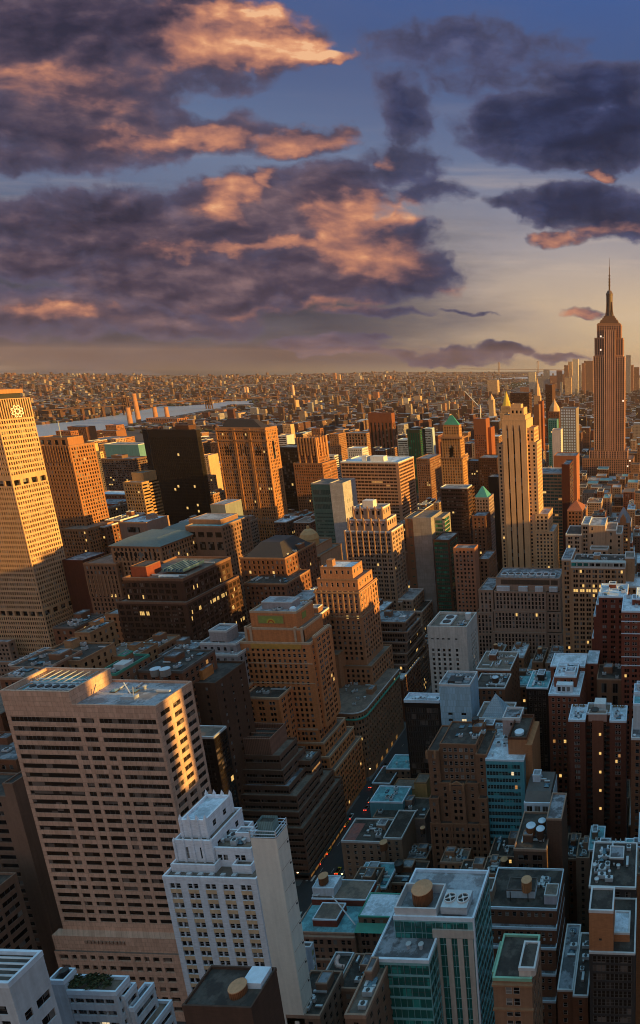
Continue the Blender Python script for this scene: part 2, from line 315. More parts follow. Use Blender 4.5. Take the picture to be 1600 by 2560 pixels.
# ------------------------------------------------------------------ mesh building
class MB:
    def __init__(s): s.v = []; s.f = []; s.m = []
    def quad(s, pts, mi=0):
        b = len(s.v); s.v += [tuple(p) for p in pts]; s.f.append(tuple(range(b, b+len(pts)))); s.m.append(mi)
    def box(s, x0, x1, y0, y1, z0, z1, mi=0, bottom=False, top=True, tmi=None):
        b = len(s.v)
        s.v += [(x0,y0,z0),(x1,y0,z0),(x1,y1,z0),(x0,y1,z0),(x0,y0,z1),(x1,y0,z1),(x1,y1,z1),(x0,y1,z1)]
        fs = [(0,1,5,4),(1,2,6,5),(2,3,7,6),(3,0,4,7)]; ms = [mi]*4
        if top: fs.append((4,5,6,7)); ms.append(mi if tmi is None else tmi)
        if bottom: fs.append((3,2,1,0)); ms.append(mi)
        s.f += [tuple(b+i for i in q) for q in fs]; s.m += ms
    def ring(s, x0, x1, y0, y1, z0, z1, w, mi=0):               # parapet: one closed band
        b = len(s.v)
        for z in (z0, z1):
            s.v += [(x0,y0,z),(x1,y0,z),(x1,y1,z),(x0,y1,z),(x0+w,y0+w,z),(x1-w,y0+w,z),(x1-w,y1-w,z),(x0+w,y1-w,z)]
        for i in range(4):
            j = (i+1) % 4
            s.f += [(b+i,b+j,b+8+j,b+8+i),(b+8+i,b+8+j,b+12+j,b+12+i),(b+4+j,b+4+i,b+12+i,b+12+j)]; s.m += [mi]*3
    def prism(s, pts, z0, z1, mi=0, tmi=None):                  # counter-clockwise outline
        b = len(s.v); n = len(pts)
        s.v += [(p[0], p[1], z0) for p in pts]+[(p[0], p[1], z1) for p in pts]
        for i in range(n):
            j = (i+1) % n; s.f.append((b+i,b+j,b+n+j,b+n+i)); s.m.append(mi)
        s.f.append(tuple(b+n+i for i in range(n))); s.m.append(mi if tmi is None else tmi)
    def loft(s, rings, mi=0, cap=True):                         # rings of equal count
        b = len(s.v); n = len(rings[0])
        for r in rings: s.v += [tuple(p) for p in r]
        for k in range(len(rings)-1):
            for i in range(n):
                j = (i+1) % n; s.f.append((b+k*n+i,b+k*n+j,b+(k+1)*n+j,b+(k+1)*n+i)); s.m.append(mi)
        if cap: s.f.append(tuple(b+(len(rings)-1)*n+i for i in range(n))); s.m.append(mi)
    def lathe(s, cx, cy, prof, n=16, mi=0, cap=True):
        s.loft([[(cx+r*math.cos(2*math.pi*i/n), cy+r*math.sin(2*math.pi*i/n), z) for i in range(n)] for r, z in prof], mi, cap)
    def pyramid(s, x0, x1, y0, y1, z0, z1, mi=0, ridge=0.0):
        cx, cy = (x0+x1)/2, (y0+y1)/2; r = (x1-x0)/2*ridge; q = (y1-y0)/2*ridge
        s.loft([[(x0,y0,z0),(x1,y0,z0),(x1,y1,z0),(x0,y1,z0)], [(cx-r,cy-q,z1),(cx+r,cy-q,z1),(cx+r,cy+q,z1),(cx-r,cy+q,z1)]], mi)
    def tube(s, p, q, r, n=8, mi=0):
        p, q = Vector(p), Vector(q); d = (q-p).normalized(); a = d.orthogonal().normalized(); c = d.cross(a)
        s.loft([[tuple(o+a*r*math.cos(2*math.pi*i/n)+c*r*math.sin(2*math.pi*i/n)) for i in range(n)] for o in (p, q)], mi)
    def build(s, name, mats, parent=None, smooth=False):
        me = bpy.data.meshes.new(name); off = parent.matrix_world.translation if parent else Vector()
        org = ORG.get(parent.name, Vector()) if parent else Vector()
        me.from_pydata([(a-org.x, b-org.y, c-org.z) for a, b, c in s.v], [], s.f)
        for mt in (mats if isinstance(mats, (list, tuple)) else [mats]): me.materials.append(mt)
        me.polygons.foreach_set('material_index', s.m)
        if smooth: me.polygons.foreach_set('use_smooth', [True]*len(s.f))
        me.update(); o = bpy.data.objects.new(name, me); C.objects.link(o)
        if parent: o.parent = parent; ORG[o.name] = org
        return o
ORG = {}
def tag(o, label, cat, group=None):
    o['label'] = label; o['category'] = cat
    if group: o['group'] = group
    return o
def empty(name, loc, label, cat, group=None):
    o = bpy.data.objects.new(name, None); C.objects.link(o); o.location = loc; ORG[o.name] = Vector(loc); o.empty_display_size = 2
    return tag(o, label, cat, group)

# ------------------------------------------------------------------ facades
PXF = FPX*640/1600                        # pixels per (metre at one metre) in the 640 wide picture
WCACHE = {}
def window_mesh(w, h, glass, frame):
    key = (round(w, 1), round(h, 1), glass.name, frame.name)
    if key in WCACHE: return WCACHE[key]
    mb = MB(); a, b = w/2, h/2; t = min(0.10, w*0.06); d = 0.05
    mb.quad([(-a,0,-b),(a,0,-b),(a,0,b),(-a,0,b)], 0)
    def bar(x0, x1, z0, z1): mb.quad([(x0,-d,z0),(x1,-d,z0),(x1,-d,z1),(x0,-d,z1)], 1)
    bar(-a, -a+t, -b, b); bar(a-t, a, -b, b); bar(-a+t, a-t, b-t, b); bar(-a+t, a-t, -b, -b+t)
    if w < 2.2: bar(-a+t, a-t, -t*.5, t*.5)
    else:
        n = max(2, int(w/1.5))
        for i in range(1, n): bar(-a+w*i/n-t*.4, -a+w*i/n+t*.4, -b+t, b-t)
    me = bpy.data.meshes.new('window'); me.from_pydata(mb.v, [], mb.f); me.materials.append(glass); me.materials.append(frame)
    me.polygons.foreach_set('material_index', mb.m); me.update()
    WCACHE[key] = me; return me

def cols_even(W, pitch, w, mx=1.0, pair=0.0):
    """window columns: pitch apart, centred; pair > 0 makes two sashes side by side with that gap"""
    n = max(1, int((W-2*mx)/pitch)); p = (W-2*mx)/n; out = []
    for i in range(n):
        c = mx+p*(i+.5)
        if pair: out += [(c-pair/2-w, c-pair/2), (c+pair/2, c+pair/2+w)]
        else: out.append((c-w/2, c+w/2))
    return [q for q in out if q[0] > 0.1 and q[1] < W-0.1]
def rows_even(H, fh, h, top=1.2, bot=0.6):
    out = []; v = H-top-h
    while v > bot: out.append((v, v+h)); v -= fh
    return out[::-1]

class Bld:
    """one building: an Empty at its base, a wall mesh with real window openings, roofs, windows and roof gear as its parts"""
    def __init__(s, name, label, cat, wall, glass=None, frame=None, lit=0.03, group=None, litm=None, second=None, trim=None, seed=None):
        s.name, s.label, s.cat, s.group = name, label, cat, group
        s.wallm = wall; s.glass = glass or GL; s.frame = frame or FRM; s.lit = lit; s.litm = litm or LIT; s.second = second or wall
        s.trim = trim or wall
        s.mb = MB(); s.win = []; s.roofs = []; s.parts = []; s.foot = []; s.rng = random.Random(sum(map(ord, label)))
        s.root = None; s.zt = 0; s.nopart = False
    # -- one wall plane; u runs to the right as seen from outside
    def face(s, O, u, W, H, cols, rows, dep=0.14, mi=0, litrow=None, lit=None):
        O = Vector(O); u = Vector(u); n = u.cross(Vector((0, 0, 1))); mb = s.mb
        cols = sorted(cols); rows = sorted(rows)
        ub = [0.0]; [ub.extend(c) for c in cols]; ub.append(W); vb = [0.0]; [vb.extend(r) for r in rows]; vb.append(H)
        b = len(mb.v); nu = len(ub)
        for v in vb:
            for q in ub: mb.v.append(tuple(O+u*q+Vector((0, 0, v))))
        ix = lambda i, j: b+j*nu+i
        lp = s.lit if lit is None else lit
        for j in range(len(vb)-1):
            rl = (litrow or {}).get(len(rows)-1-(j-1)//2, 1.0) if j % 2 else 1
            run = 0
            for i in range(nu-1):
                q = (ix(i,j), ix(i+1,j), ix(i+1,j+1), ix(i,j+1))
                if i % 2 and j % 2:
                    k0 = len(mb.v)
                    for t in q: mb.v.append(tuple(Vector(mb.v[t])-n*dep))
                    r = [k0, k0+1, k0+2, k0+3]
                    for a in range(4):
                        c = (a+1) % 4; mb.f.append((q[a], q[c], r[c], r[a])); mb.m.append(mi)
                    w, h = ub[i+1]-ub[i], vb[j+1]-vb[j]
                    cen = (Vector(mb.v[r[0]])+Vector(mb.v[r[2]]))/2
                    if s.rng.random() < 0.35: run = s.rng.random()
                    isl = (run*0.6+s.rng.random()*0.4) > 1-math.sqrt(.48*min(1, lp*rl*.45)) if lp*rl < 1 else s.rng.random() < .85
                    s.win.append((cen, n, w, h, r, isl))
                else:
                    mb.f.append(q); mb.m.append(mi)
    def plain(s, O, u, W, H, mi=0):
        O = Vector(O); u = Vector(u)
        s.mb.quad([O, O+u*W, O+u*W+Vector((0,0,H)), O+Vector((0,0,H))], mi)
    # -- a box-shaped storey block
    def tier(s, x0, x1, y0, y1, z0, z1, f=None, r=None, roof=None, par=0.9, pw=0.5, back=True, mi=0, litrow=None, rlit=None, nofront=False, noright=False, left=None):
        H = z1-z0
        def opening(W, st):
            st = dict(st)
            if 'cols' in st: cols = st['cols']
            else: cols = cols_even(W, st.get('p', 3.2), st.get('w', 1.5)*1.14, st.get('mx', 1.0), st.get('pair', 0.0))
            rows = st['rows'] if 'rows' in st else rows_even(H, st.get('fh', 3.7), min(st.get('h', 1.9)*1.12, st.get('fh', 3.7)-.8 if st.get('fh', 3.7) < 8 else 999), st.get('top', 1.6), st.get('bot', 0.6))
            return cols, [q for q in rows if q[0] > .05 and q[1] < H-.05]
        if not nofront:
            if f: c, w = opening(x1-x0, f); s.face((x0, y0, z0), (1,0,0), x1-x0, H, c, w, f.get('dep', .14), mi, litrow, f.get('lit'))
            else: s.plain((x0, y0, z0), (1,0,0), x1-x0, H, mi)
        if not noright:
            if r: c, w = opening(y1-y0, r); s.face((x1, y0, z0), (0,1,0), y1-y0, H, c, w, r.get('dep', .14), mi, rlit or litrow, r.get('lit'))
            else: s.plain((x1, y0, z0), (0,1,0), y1-y0, H, mi)
        s.plain((x1, y1, z0), (-1,0,0), x1-x0, H, mi); s.plain((x0, y1, z0), (0,-1,0), y1-y0, H, mi)
        s.foot.append((x0, x1, y0, y1)); s.zt = max(s.zt, z1)
        s.roofs.append((x0, x1, y0, y1, z1, roof or R_MID, par, pw))
        return (x0, x1, y0, y1, z1)
    def px(s, xl, xr, yt, Y, dep=20, z0=0, xb=None, X0=None, **kw):
        a, b = at(xl, yt, Y), at(xr, yt, Y)
        x0, x1, z = a.x if X0 is None else X0, b.x, b.z
        y1 = back_y(x1, Y, z, xb) if xb else Y+dep
        return s.tier(x0, x1, Y, y1, z0, z, **kw)
    def part(s, name, mb, mats, smooth=False): s.parts.append((name, mb, mats, smooth))
    def bulk(s, x0, x1, y0, y1, z0, h, mats=None, name='bulkhead', roof=True):
        mb = MB(); mb.box(x0, x1, y0, y1, z0, z0+h, 0, tmi=1); mb.ring(x0-.05, x1+.05, y0-.05, y1+.05, z0+h-.3, z0+h+.35, .35, 2)
        s.part(name, mb, mats or [s.wallm, R_MID, s.trim])
    def clutter(s, k=6, area=None, big=True):
        """roof gear: stair bulkhead, air conditioners, ducts, vents, pipes"""
        if area: x0, x1, y0, y1, z = area
        else: x0, x1, y0, y1, z = s.roofs[-1][:5]
        g = s.rng; W, D = x1-x0, y1-y0
        if W < 5 or D < 5: return
        if big:
            w, d = min(W*.35, g.uniform(3.5, 6)), min(D*.35, g.uniform(4, 7)); a = x0+1+g.random()*(W-w-2); c = y0+D*.4+g.random()*max(.1, D*.6-d-1.2)
            s.bulk(a, a+w, c, c+d, z, g.uniform(2.8, 4.2))
        for i in range(int(k*1.7)):
            t = g.random(); a = x0+1.2+g.random()*(W-4); c = y0+1.2+g.random()*(D-4); mb = MB()
            if t < .42:
                w, d, h = g.uniform(1.2, 2.8), g.uniform(1, 2.2), g.uniform(.9, 1.8)
                mb.box(a, a+w, c, c+d, z+.25, z+.25+h, 0, True); mb.lathe(a+w/2, c+d/2, [(.42*min(w,d), z+.25+h), (.42*min(w,d), z+.4+h)], 10, 1)
                s.part('air_conditioner', mb, [METAL, DKMETAL])
            elif t < .66:
                L = g.uniform(3, min(9, max(3.2, W*.5))); q = g.uniform(.5, .9)
                if g.random() < .5: mb.box(a, min(a+L, x1-.8), c, c+q, z+.3, z+.3+q, 0, True)
                else: mb.box(a, a+q, c, min(c+L, y1-.8), z+.3, z+.3+q, 0, True)
                s.part('duct', mb, [METAL])
            elif t < .85:
                r = g.uniform(.25, .5); mb.lathe(a, c, [(r, z), (r, z+1.1), (r*1.7, z+1.15), (r*1.7, z+1.5), (r*.3, z+1.8)], 10)
                s.part('vent', mb, [METAL])
            else:
                w, d = g.uniform(1.5, 3), g.uniform(1.5, 3); mb.box(a, a+w, c, c+d, z, z+.5, 0); mb.pyramid(a, a+w, c, c+d, z+.5, z+1.1, 1)
                s.part('skylight', mb, [DKMETAL, GLBLUE])
    def done(s):
        x0 = min(f[0] for f in s.foot); x1 = max(f[1] for f in s.foot); y0 = min(f[2] for f in s.foot); y1 = max(f[3] for f in s.foot)
        s.root = root = empty(s.name, ((x0+x1)/2, (y0+y1)/2, 0), s.label, s.cat, s.group)
        for f in s.foot: FOOT.append(f)
        for r in s.roofs: BOXES.append((r[0], r[1], r[2], r[3], r[4]))
        # windows: the hundred that show largest are parts of their own, the rest one part
        s.win.sort(key=lambda w: (w[0]-EYE).length)
        big = False
        if s.win:
            w0 = s.win[len(s.win)//10]; big = not s.nopart and PXF*min(w0[2], w0[3]*1.2)/(w0[0]-EYE).length > 2.1
        rest = MB(); org = ORG[root.name]
        for i, (cen, n, w, h, r, isl) in enumerate(s.win):
            if big and i < 100:
                gm = ((s.litm, LITW, LITC, s.litm, LITW)[(i*7) % 5] if isl else s.glass)
                o = bpy.data.objects.new('window', window_mesh(w, h, gm, s.frame)); C.objects.link(o)
                o.parent = root; o.location = cen-org; o.rotation_euler = (0, 0, math.atan2(n.y, n.x)+math.pi/2)
                ww, wh = round(w, 1), round(h, 1); o.scale = (w/ww if ww else 1, 1, h/wh if wh else 1)
            elif big:
                rest.quad([s.mb.v[q] for q in r], 1 if isl else 0)
            else:
                s.mb.f.append(tuple(r)); s.mb.m.append(3 if isl else 2)
        s.mb.build('wall', [s.wallm, s.second, s.glass, s.litm], root)
        if rest.f: rest.build('window', [s.glass, s.litm], root)['kind'] = 'stuff'
        for (a, b, c, d, z, rm, par, pw) in s.roofs:
            mb = MB(); e = .02
            if par > 0:
                mb.quad([(a+.05,c+.05,z-e),(b-.05,c+.05,z-e),(b-.05,d-.05,z-e),(a+.05,d-.05,z-e)], 0)
                ro = mb.build('roof', [rm], root)
                p = MB(); p.ring(a-.06, b+.06, c-.06, d+.06, z-.35, z+par, pw, 0); p.build('parapet', [s.trim], ro)
            else:
                mb.quad([(a,c,z),(b,c,z),(b,d,z),(a,d,z)], 0); mb.build('roof', [rm], root)
        for name, mb, mats, sm in s.parts: mb.build(name, mats, root, sm)
        return root
FOOT = []; BOXES = []

# common window layouts (metres)
P = lambda p=3.2, w=1.5, fh=3.7, h=1.9, **k: dict(p=p, w=w, fh=fh, h=h, **k)
PAIR = lambda p=4.6, w=1.3, fh=3.7, h=1.9, g=.35, **k: dict(p=p, w=w, fh=fh, h=h, pair=g, **k)
def RIB(W, fh=3.7, h=1.7, mx=.6, n=1, gap=.5, **k):
    w = (W-2*mx-(n-1)*gap)/n
    return dict(cols=[(mx+i*(w+gap), mx+i*(w+gap)+w) for i in range(n)], fh=fh, h=h, **k)

def water_tank(x, y, z, r, h, label, lid=None, legs=2.2, body=None, flat=False):
    t = empty('water_tank', (x, y, z), label, 'water tank', 'rooftop water tanks')
    mb = MB(); mb.lathe(x, y, [(r, z+legs), (r*1.02, z+legs+h*.5), (r*.98, z+legs+h)], 20); mb.build('drum', [body or WOOD], t, False)
    lb = MB(); lb.lathe(x, y, [(r*1.06, z+legs+h), (r*1.04, z+legs+h+.2), (r*.1, z+legs+h+(.35 if flat else r*.42))], 20); lb.build('lid', [lid or LIDO], t)
    if legs > .3:
        for a in (.785, 2.356, 3.927, 5.498):
            l = MB(); px_, py_ = x+r*.75*math.cos(a), y+r*.75*math.sin(a); l.box(px_-.15, px_+.15, py_-.15, py_+.15, z, z+legs, 0); l.build('leg', [DKMETAL], t)
    return t

# ================================================================== the named buildings, nearest first
def wm(name, col, kind='plain', **k): return wallmat(name, col, kind, **k)
M_PINK = wm('pink_granite_panels', (.60,.37,.27), 'panel', joint=(2.2,1.95)); M_WHITE = wm('white_glazed_brick', (.74,.76,.82), 'brick', var=.16)
M_SLAB = wm('cream_white_render', (.76,.70,.62), 'plain', var=.12); M_SPAND = wm('cream_spandrel', (.66,.58,.42))
M_BRICK = wm('brown_brick', (.20,.105,.068), 'brick'); M_RED = wm('dark_red_brick', (.21,.065,.045), 'brick'); M_ORNG = wm('orange_brick', (.56,.25,.11), 'brick')
M_SALM = wm('salmon_brick', (.46,.26,.155), 'brick'); M_TAN = wm('tan_limestone', (.34,.22,.14)); M_CREAM = wm('cream_limestone', (.52,.40,.26)); M_STONE = wm('grey_limestone', (.36,.29,.25))
M_CONC = wm('pale_concrete', (.47,.43,.39)); M_DBRN = wm('dark_brown_granite', (.085,.045,.032)); M_BLK = wm('black_steel', (.018,.015,.014), rough=.5); M_MBRN = wm('mid_brown_stone', (.25,.15,.10))
M_GREYW = wm('lilac_grey_brick', (.36,.32,.33), 'brick'); M_BEIGE = wm('warm_beige_brick', (.40,.27,.16), 'brick'); M_ROSE = wm('rose_concrete_ribs', (.34,.20,.16), 'ribs', joint=.9); M_TANBR = wm('tan_brick', (.42,.23,.125), 'brick')
M_ALU = wm('aluminium_frame', (.30,.36,.38), rough=.4); M_LBLUE = wm('bluish_white_concrete', (.48,.53,.58)); M_COPR = wm('cream_brown_stone', (.42,.30,.20)); M_GBRN = wm('grey_brown_brick', (.22,.17,.14), 'brick')

def pink_tower():
    b = Bld('office_tower', 'broad pink stone office tower with dark ribbon windows and a raised roof block', 'tower', M_PINK, GLB, lit=0.0)
    Y = 190; x0 = at(0,1728.5,Y).x; xm = at(187,1768,Y).x; x1 = at(389,1771,Y).x; zr = at(389,1771,Y).z; zp = at(100,1728,Y).z
    y1 = back_y(x1, Y, zr, 480); W = x1-x0; zb = at(148,2327,Y).z
    H = zr-zb; fh = 3.86; nr = 27
    rows = [(H-6.6-i*fh, H-6.6-i*fh+2.0) for i in range(nr) if H-6.6-i*fh > 3]
    n = len(rows); seg = lambda i: (
        [(.025,.46),(.49,.575),(.61,.985)] if i < 4 else [(.025,.40),(.43,.48),(.505,.59),(.62,.67),(.70,.985)] if i < 9 else
        [(.025,.265),(.29,.40),(.43,.48),(.505,.61),(.64,.69),(.715,.82),(.85,.985)] if i < 15 else [(.025,.18),(.205,.26),(.29,.40),(.43,.49),(.515,.615),(.645,.70),(.725,.825),(.855,.905),(.925,.985)])
    for k0, k1 in ((0,4),(4,9),(9,15),(15,n)):                    # the window grouping changes down the shaft
        top = H if k0 == 0 else rows[n-0-1] and (H-6.6-(k0-1)*fh-1.0)
        bot = (H-6.6-(k1-1)*fh-1.0) if k1 < n else 0.0
        rr = [(H-6.6-i*fh-bot, H-6.6-i*fh+2.0-bot) for i in range(k0, min(k1, n)) if H-6.6-i*fh > 3]
        b.face((x0, Y, zb+bot), (1,0,0), W, top-bot, [(a*W, c*W) for a, c in seg(k0)], rr[::-1], .2)
    D = y1-Y
    rr = [(H-4.6-i*fh, H-4.6-i*fh+2.0) for i in range(nr) if H-4.6-i*fh > 2]
    b.face((x1, Y, zb), (0,1,0), D, H, [(D*.09, D*.33), (D*.42, D*.62), (D*.72, D*.95)], rr[::-1], .2)
    b.plain((x1, y1, zb), (-1,0,0), W, H); b.plain((x0, y1, zb), (0,-1,0), D, H)
    b.foot.append((x0, x1, Y, y1))
    b.roofs.append((x0, x1, Y, y1, zr, R_GREY, .9, .5)); b.trim = M_PINK
    # raised block at the left with its sunken plant
    p = MB(); xe = at(180,1768,Y).x; ye = y1-.6
    p.ring(x0+.02, xe, Y-.03, ye, zr-.4, zp, .7, 0); b.part('plant_screen', p, [M_PINK])
    q = MB(); zq = zp-3.2; q.quad([(x0+.7,Y+.7,zq),(xe-.7,Y+.7,zq),(xe-.7,ye-.7,zq),(x0+.7,ye-.7,zq)]); b.part('plant_deck', q, [R_TEAL])
    for i in range(6):
        a = MB(); xx = x0+6+i*2.9; a.box(xx, xx+2.4, Y+3, Y+6.5, zq+.2, zq+2.3, 0); a.lathe(xx+1.2, Y+4.7, [(1, zq+2.3), (1, zq+2.7)], 12, 1); b.part('cooling_unit', a, [METAL, DKMETAL])
    for yy in (Y+8, Y+10.5):
        a = MB(); a.tube((x0+3, yy, zq+2), (xe-3, yy, zq+2), .35, 8); b.part('pipe', a, [METAL])
    for i in range(7):
        a = MB(); xx = x0+4+i*(xe-x0-8)/6; a.box(xx-.1, xx+.1, Y+.7, ye-.7, zp-1.0, zp-.7, 0); b.part('steel_beam', a, [METAL])
    # window-washing rig on the lower roof
    a = MB(); xx = at(320,1750,Y+6).x; a.box(xx-1.8, xx+3.2, Y+5, Y+7.4, zr, zr+1.2, 0); a.tube((xx+1.4, Y+6.2, zr+1.2), (xx-3.2, Y+9, zr+4.6), .22, 6); a.tube((xx+2.2, Y+6.2, zr+1.2), (xx+2.4, Y+6.4, zr+4.6), .15, 6)
    b.part('roof_crane', a, [METAL])
    # podium
    xa, xb_, zpd = at(132,2340,187.5).x, at(455,2345,187.5).x, at(300,2342,187.5).z
    b.mb.box(xa, x1+.4, 187.2, Y+.2, zpd-7, zpd, 0); W2 = x1+.4-xa; H2 = zpd-7
    cs = []
    u = 1.5
    for wd in (3.6,2,2.6,2,2,2.6,5.4,2.6,2,2.6,3.6):
        if u+wd < W2-1: cs.append((u, u+wd)); u += wd+1.45
    b.face((xa, 186.6, 0), (1,0,0), W2, H2, cs, rows_even(H2, 5.0, 2.4, 1.6, 1), .5)
    b.plain((x1+.4, 186.6, 0), (0,1,0), Y-186.6, H2); b.roofs.append((xa, x1+.4, 186.6, Y-.05, H2+.02, R_BRN, 0, .3))
    s = MB()
    for i in range(11): s.box(xa+13+i*1.5, xa+14+i*1.5, 186.8, 187.1, zpd-3.2, zpd-1.8, 0)
    b.part('sculpted_frieze', s, [M_STONE])
    b.foot.append((xa-6, x1+2, 184, Y)); b.clutter(4, (xm+2, x1-2, Y+8, y1-1, zr), big=False)
    b.done()
pink_tower()

def white_hotel():
    b = Bld('office_building', 'white stepped setback building with a pinnacled gothic crown and paired windows', 'building', M_WHITE, GL, FRW, lit=.01, second=M_SPAND)
    Y = 145; x0, x1 = at(407,2199,Y).x, at(640,2201,Y).x; z = at(520,2200,Y).z; W = x1-x0
    cs = cols_even(W, 4.9, 1.45, .7, .3); rows = rows_even(z, 3.55, 2.0, 1.5, 2)
    b.tier(x0, x1, Y, Y+13, 0, z, dict(cols=cs, rows=rows, dep=.35), None, R_BRN, .9, litrow={0:0})
    for r0, r1 in rows:                                          # cream spandrel under every pair of sashes
        for i in range(0, len(cs)-1, 2):
            if r0 > 1.9 and r0 > 20: b.mb.quad([(cs[i][0]+x0, Y-.04, r0-1.5), (cs[i+1][1]+x0, Y-.04, r0-1.5), (cs[i+1][1]+x0, Y-.04, r0-.06), (cs[i][0]+x0, Y-.04, r0-.06)], 1)
    def up(xl, xr, yt, Yk, dep, zz, f, **k):
        a, c = at(xl, yt, Yk).x, at(xr, yt, Yk).x; zt = at((xl+xr)/2, yt, Yk).z
        return b.tier(a, c, Yk, Yk+dep, zz, zt, f, dict(P(3.4,1.2,3.6,1.8)), **k)
    t1 = up(428, 537, 2168, 147.5, 18, z, P(3.0,1.1,3.7,1.7,top=1.1,bot=.3), roof=R_BRN)
    t2 = up(436, 528, 2107, 149.5, 14, t1[4], dict(p=3.2,w=1.0,fh=9,h=3.6,top=1.6,bot=.3), roof=R_BRN)
    t3 = up(452, 514, 2056, 151.5, 11, t2[4], dict(p=2.9,w=1.0,fh=9,h=4.2,top=1.3,bot=.2), roof=R_BLUE)
    g = MB()
    for xx in (t3[0], t3[0]+(t3[1]-t3[0])/3, t3[0]+(t3[1]-t3[0])*2/3, t3[1]):
        for yy in (t3[2], t3[3]): g = MB(); g.box(xx-.35, xx+.35, yy-.35, yy+.35, t2[4], t3[4]+1.2, 0); g.pyramid(xx-.35, xx+.35, yy-.35, yy+.35, t3[4]+1.2, t3[4]+2.8, 0); b.part('pinnacle', g, [M_WHITE])
    for i in range(5):
        xx = t2[0]+(t2[1]-t2[0])*i/4
        g = MB(); g.box(xx-.3, xx+.3, t2[2]-.3, t2[2]+.3, t1[4], t2[4]+.9, 0); g.pyramid(xx-.3, xx+.3, t2[2]-.3, t2[2]+.3, t2[4]+.9, t2[4]+1.8, 0); b.part('buttress', g, [M_WHITE])
    a = up(524, 628, 2126, 150, 7.5, z, PAIR(4.6,1.2,3.6,1.8), roof=R_BRN)
    b.clutter(7, a[:5]); 
    c = up(580, 628, 2170, 147.6, 3, z, PAIR(4.6,1.2,3.6,1.8), roof=R_BRN)
    for i in range(6):
        m_ = MB(); xx = x0+3+i*3.4; m_.box(xx, xx+1.3, Y+.9, Y+1.8, z, z+.9, 0); b.part('air_conditioner', m_, [METAL])
    # blank shaft rising in front of its right end
    Ys = 140; s0, s1, zs = at(626,2096,Ys).x, at(690,2096,Ys).x, at(660,2096,Ys).z
    ye = back_y(s1, Ys, zs, 717)
    s = MB(); s.box(s0, s1, Ys, ye, 0, zs, 0, top=False); s.quad([(s0,Ys,zs-1.2),(s1,Ys,zs-1.2),(s1,ye,zs-1.2),(s0,ye,zs-1.2)], 1); b.part('blank_shaft', s, [M_SLAB, R_DARK]); b.foot.append((s0, s1, Ys, ye))
    for i in range(13):                                          # construction joints and brackets on its side
        q = MB(); zz = zs-4-i*7.2; q.box(s1-.02, s1+.03, Ys+.3, ye-.3, zz, zz+.10, 0); b.part('wall_joint', q, [M_STONE])
        q = MB(); q.box(s1-.02, s1+.25, ye-1.0, ye-.6, zz-1, zz-.5, 0); b.part('bracket', q, [DKMETAL])
    for dz in (.1, 1.1, 2.2):
        r = MB(); r.ring(s0+.05, s1-.05, Ys+.05, ye-.05, zs+dz, zs+dz+.16, .16); b.part('roof_railing', r, [TRIMB])
    for px_, py_ in ((s0,Ys),(s1,Ys),(s1,ye),(s0,ye)):
        r = MB(); r.box(px_-.12, px_+.12, py_-.12, py_+.12, zs, zs+2.5, 0); b.part('railing_post', r, [TRIM])
    k = MB(); k.box(s0+1.4, s1-1.4, Ys+1.5, ye-1.2, zs-1.2, zs+4.2, 0, top=False); k.quad([(s0+1.4,Ys+1.5,zs+3.2),(s1-1.4,Ys+1.5,zs+3.2),(s1-1.4,ye-1.2,zs+3.2),(s0+1.4,ye-1.2,zs+3.2)], 1); b.part('cooling_tower', k, [wallmat('teal_louvre', (.20,.34,.36), 'ribs', joint=.5), R_DARK])
    for q in (2, 4.5):
        r = MB(); r.tube((s0-q, ye+2, a[4]), (s0-q, ye+2, a[4]+9), .1, 6); b.part('antenna', r, [METAL])
    b.done()
white_hotel()

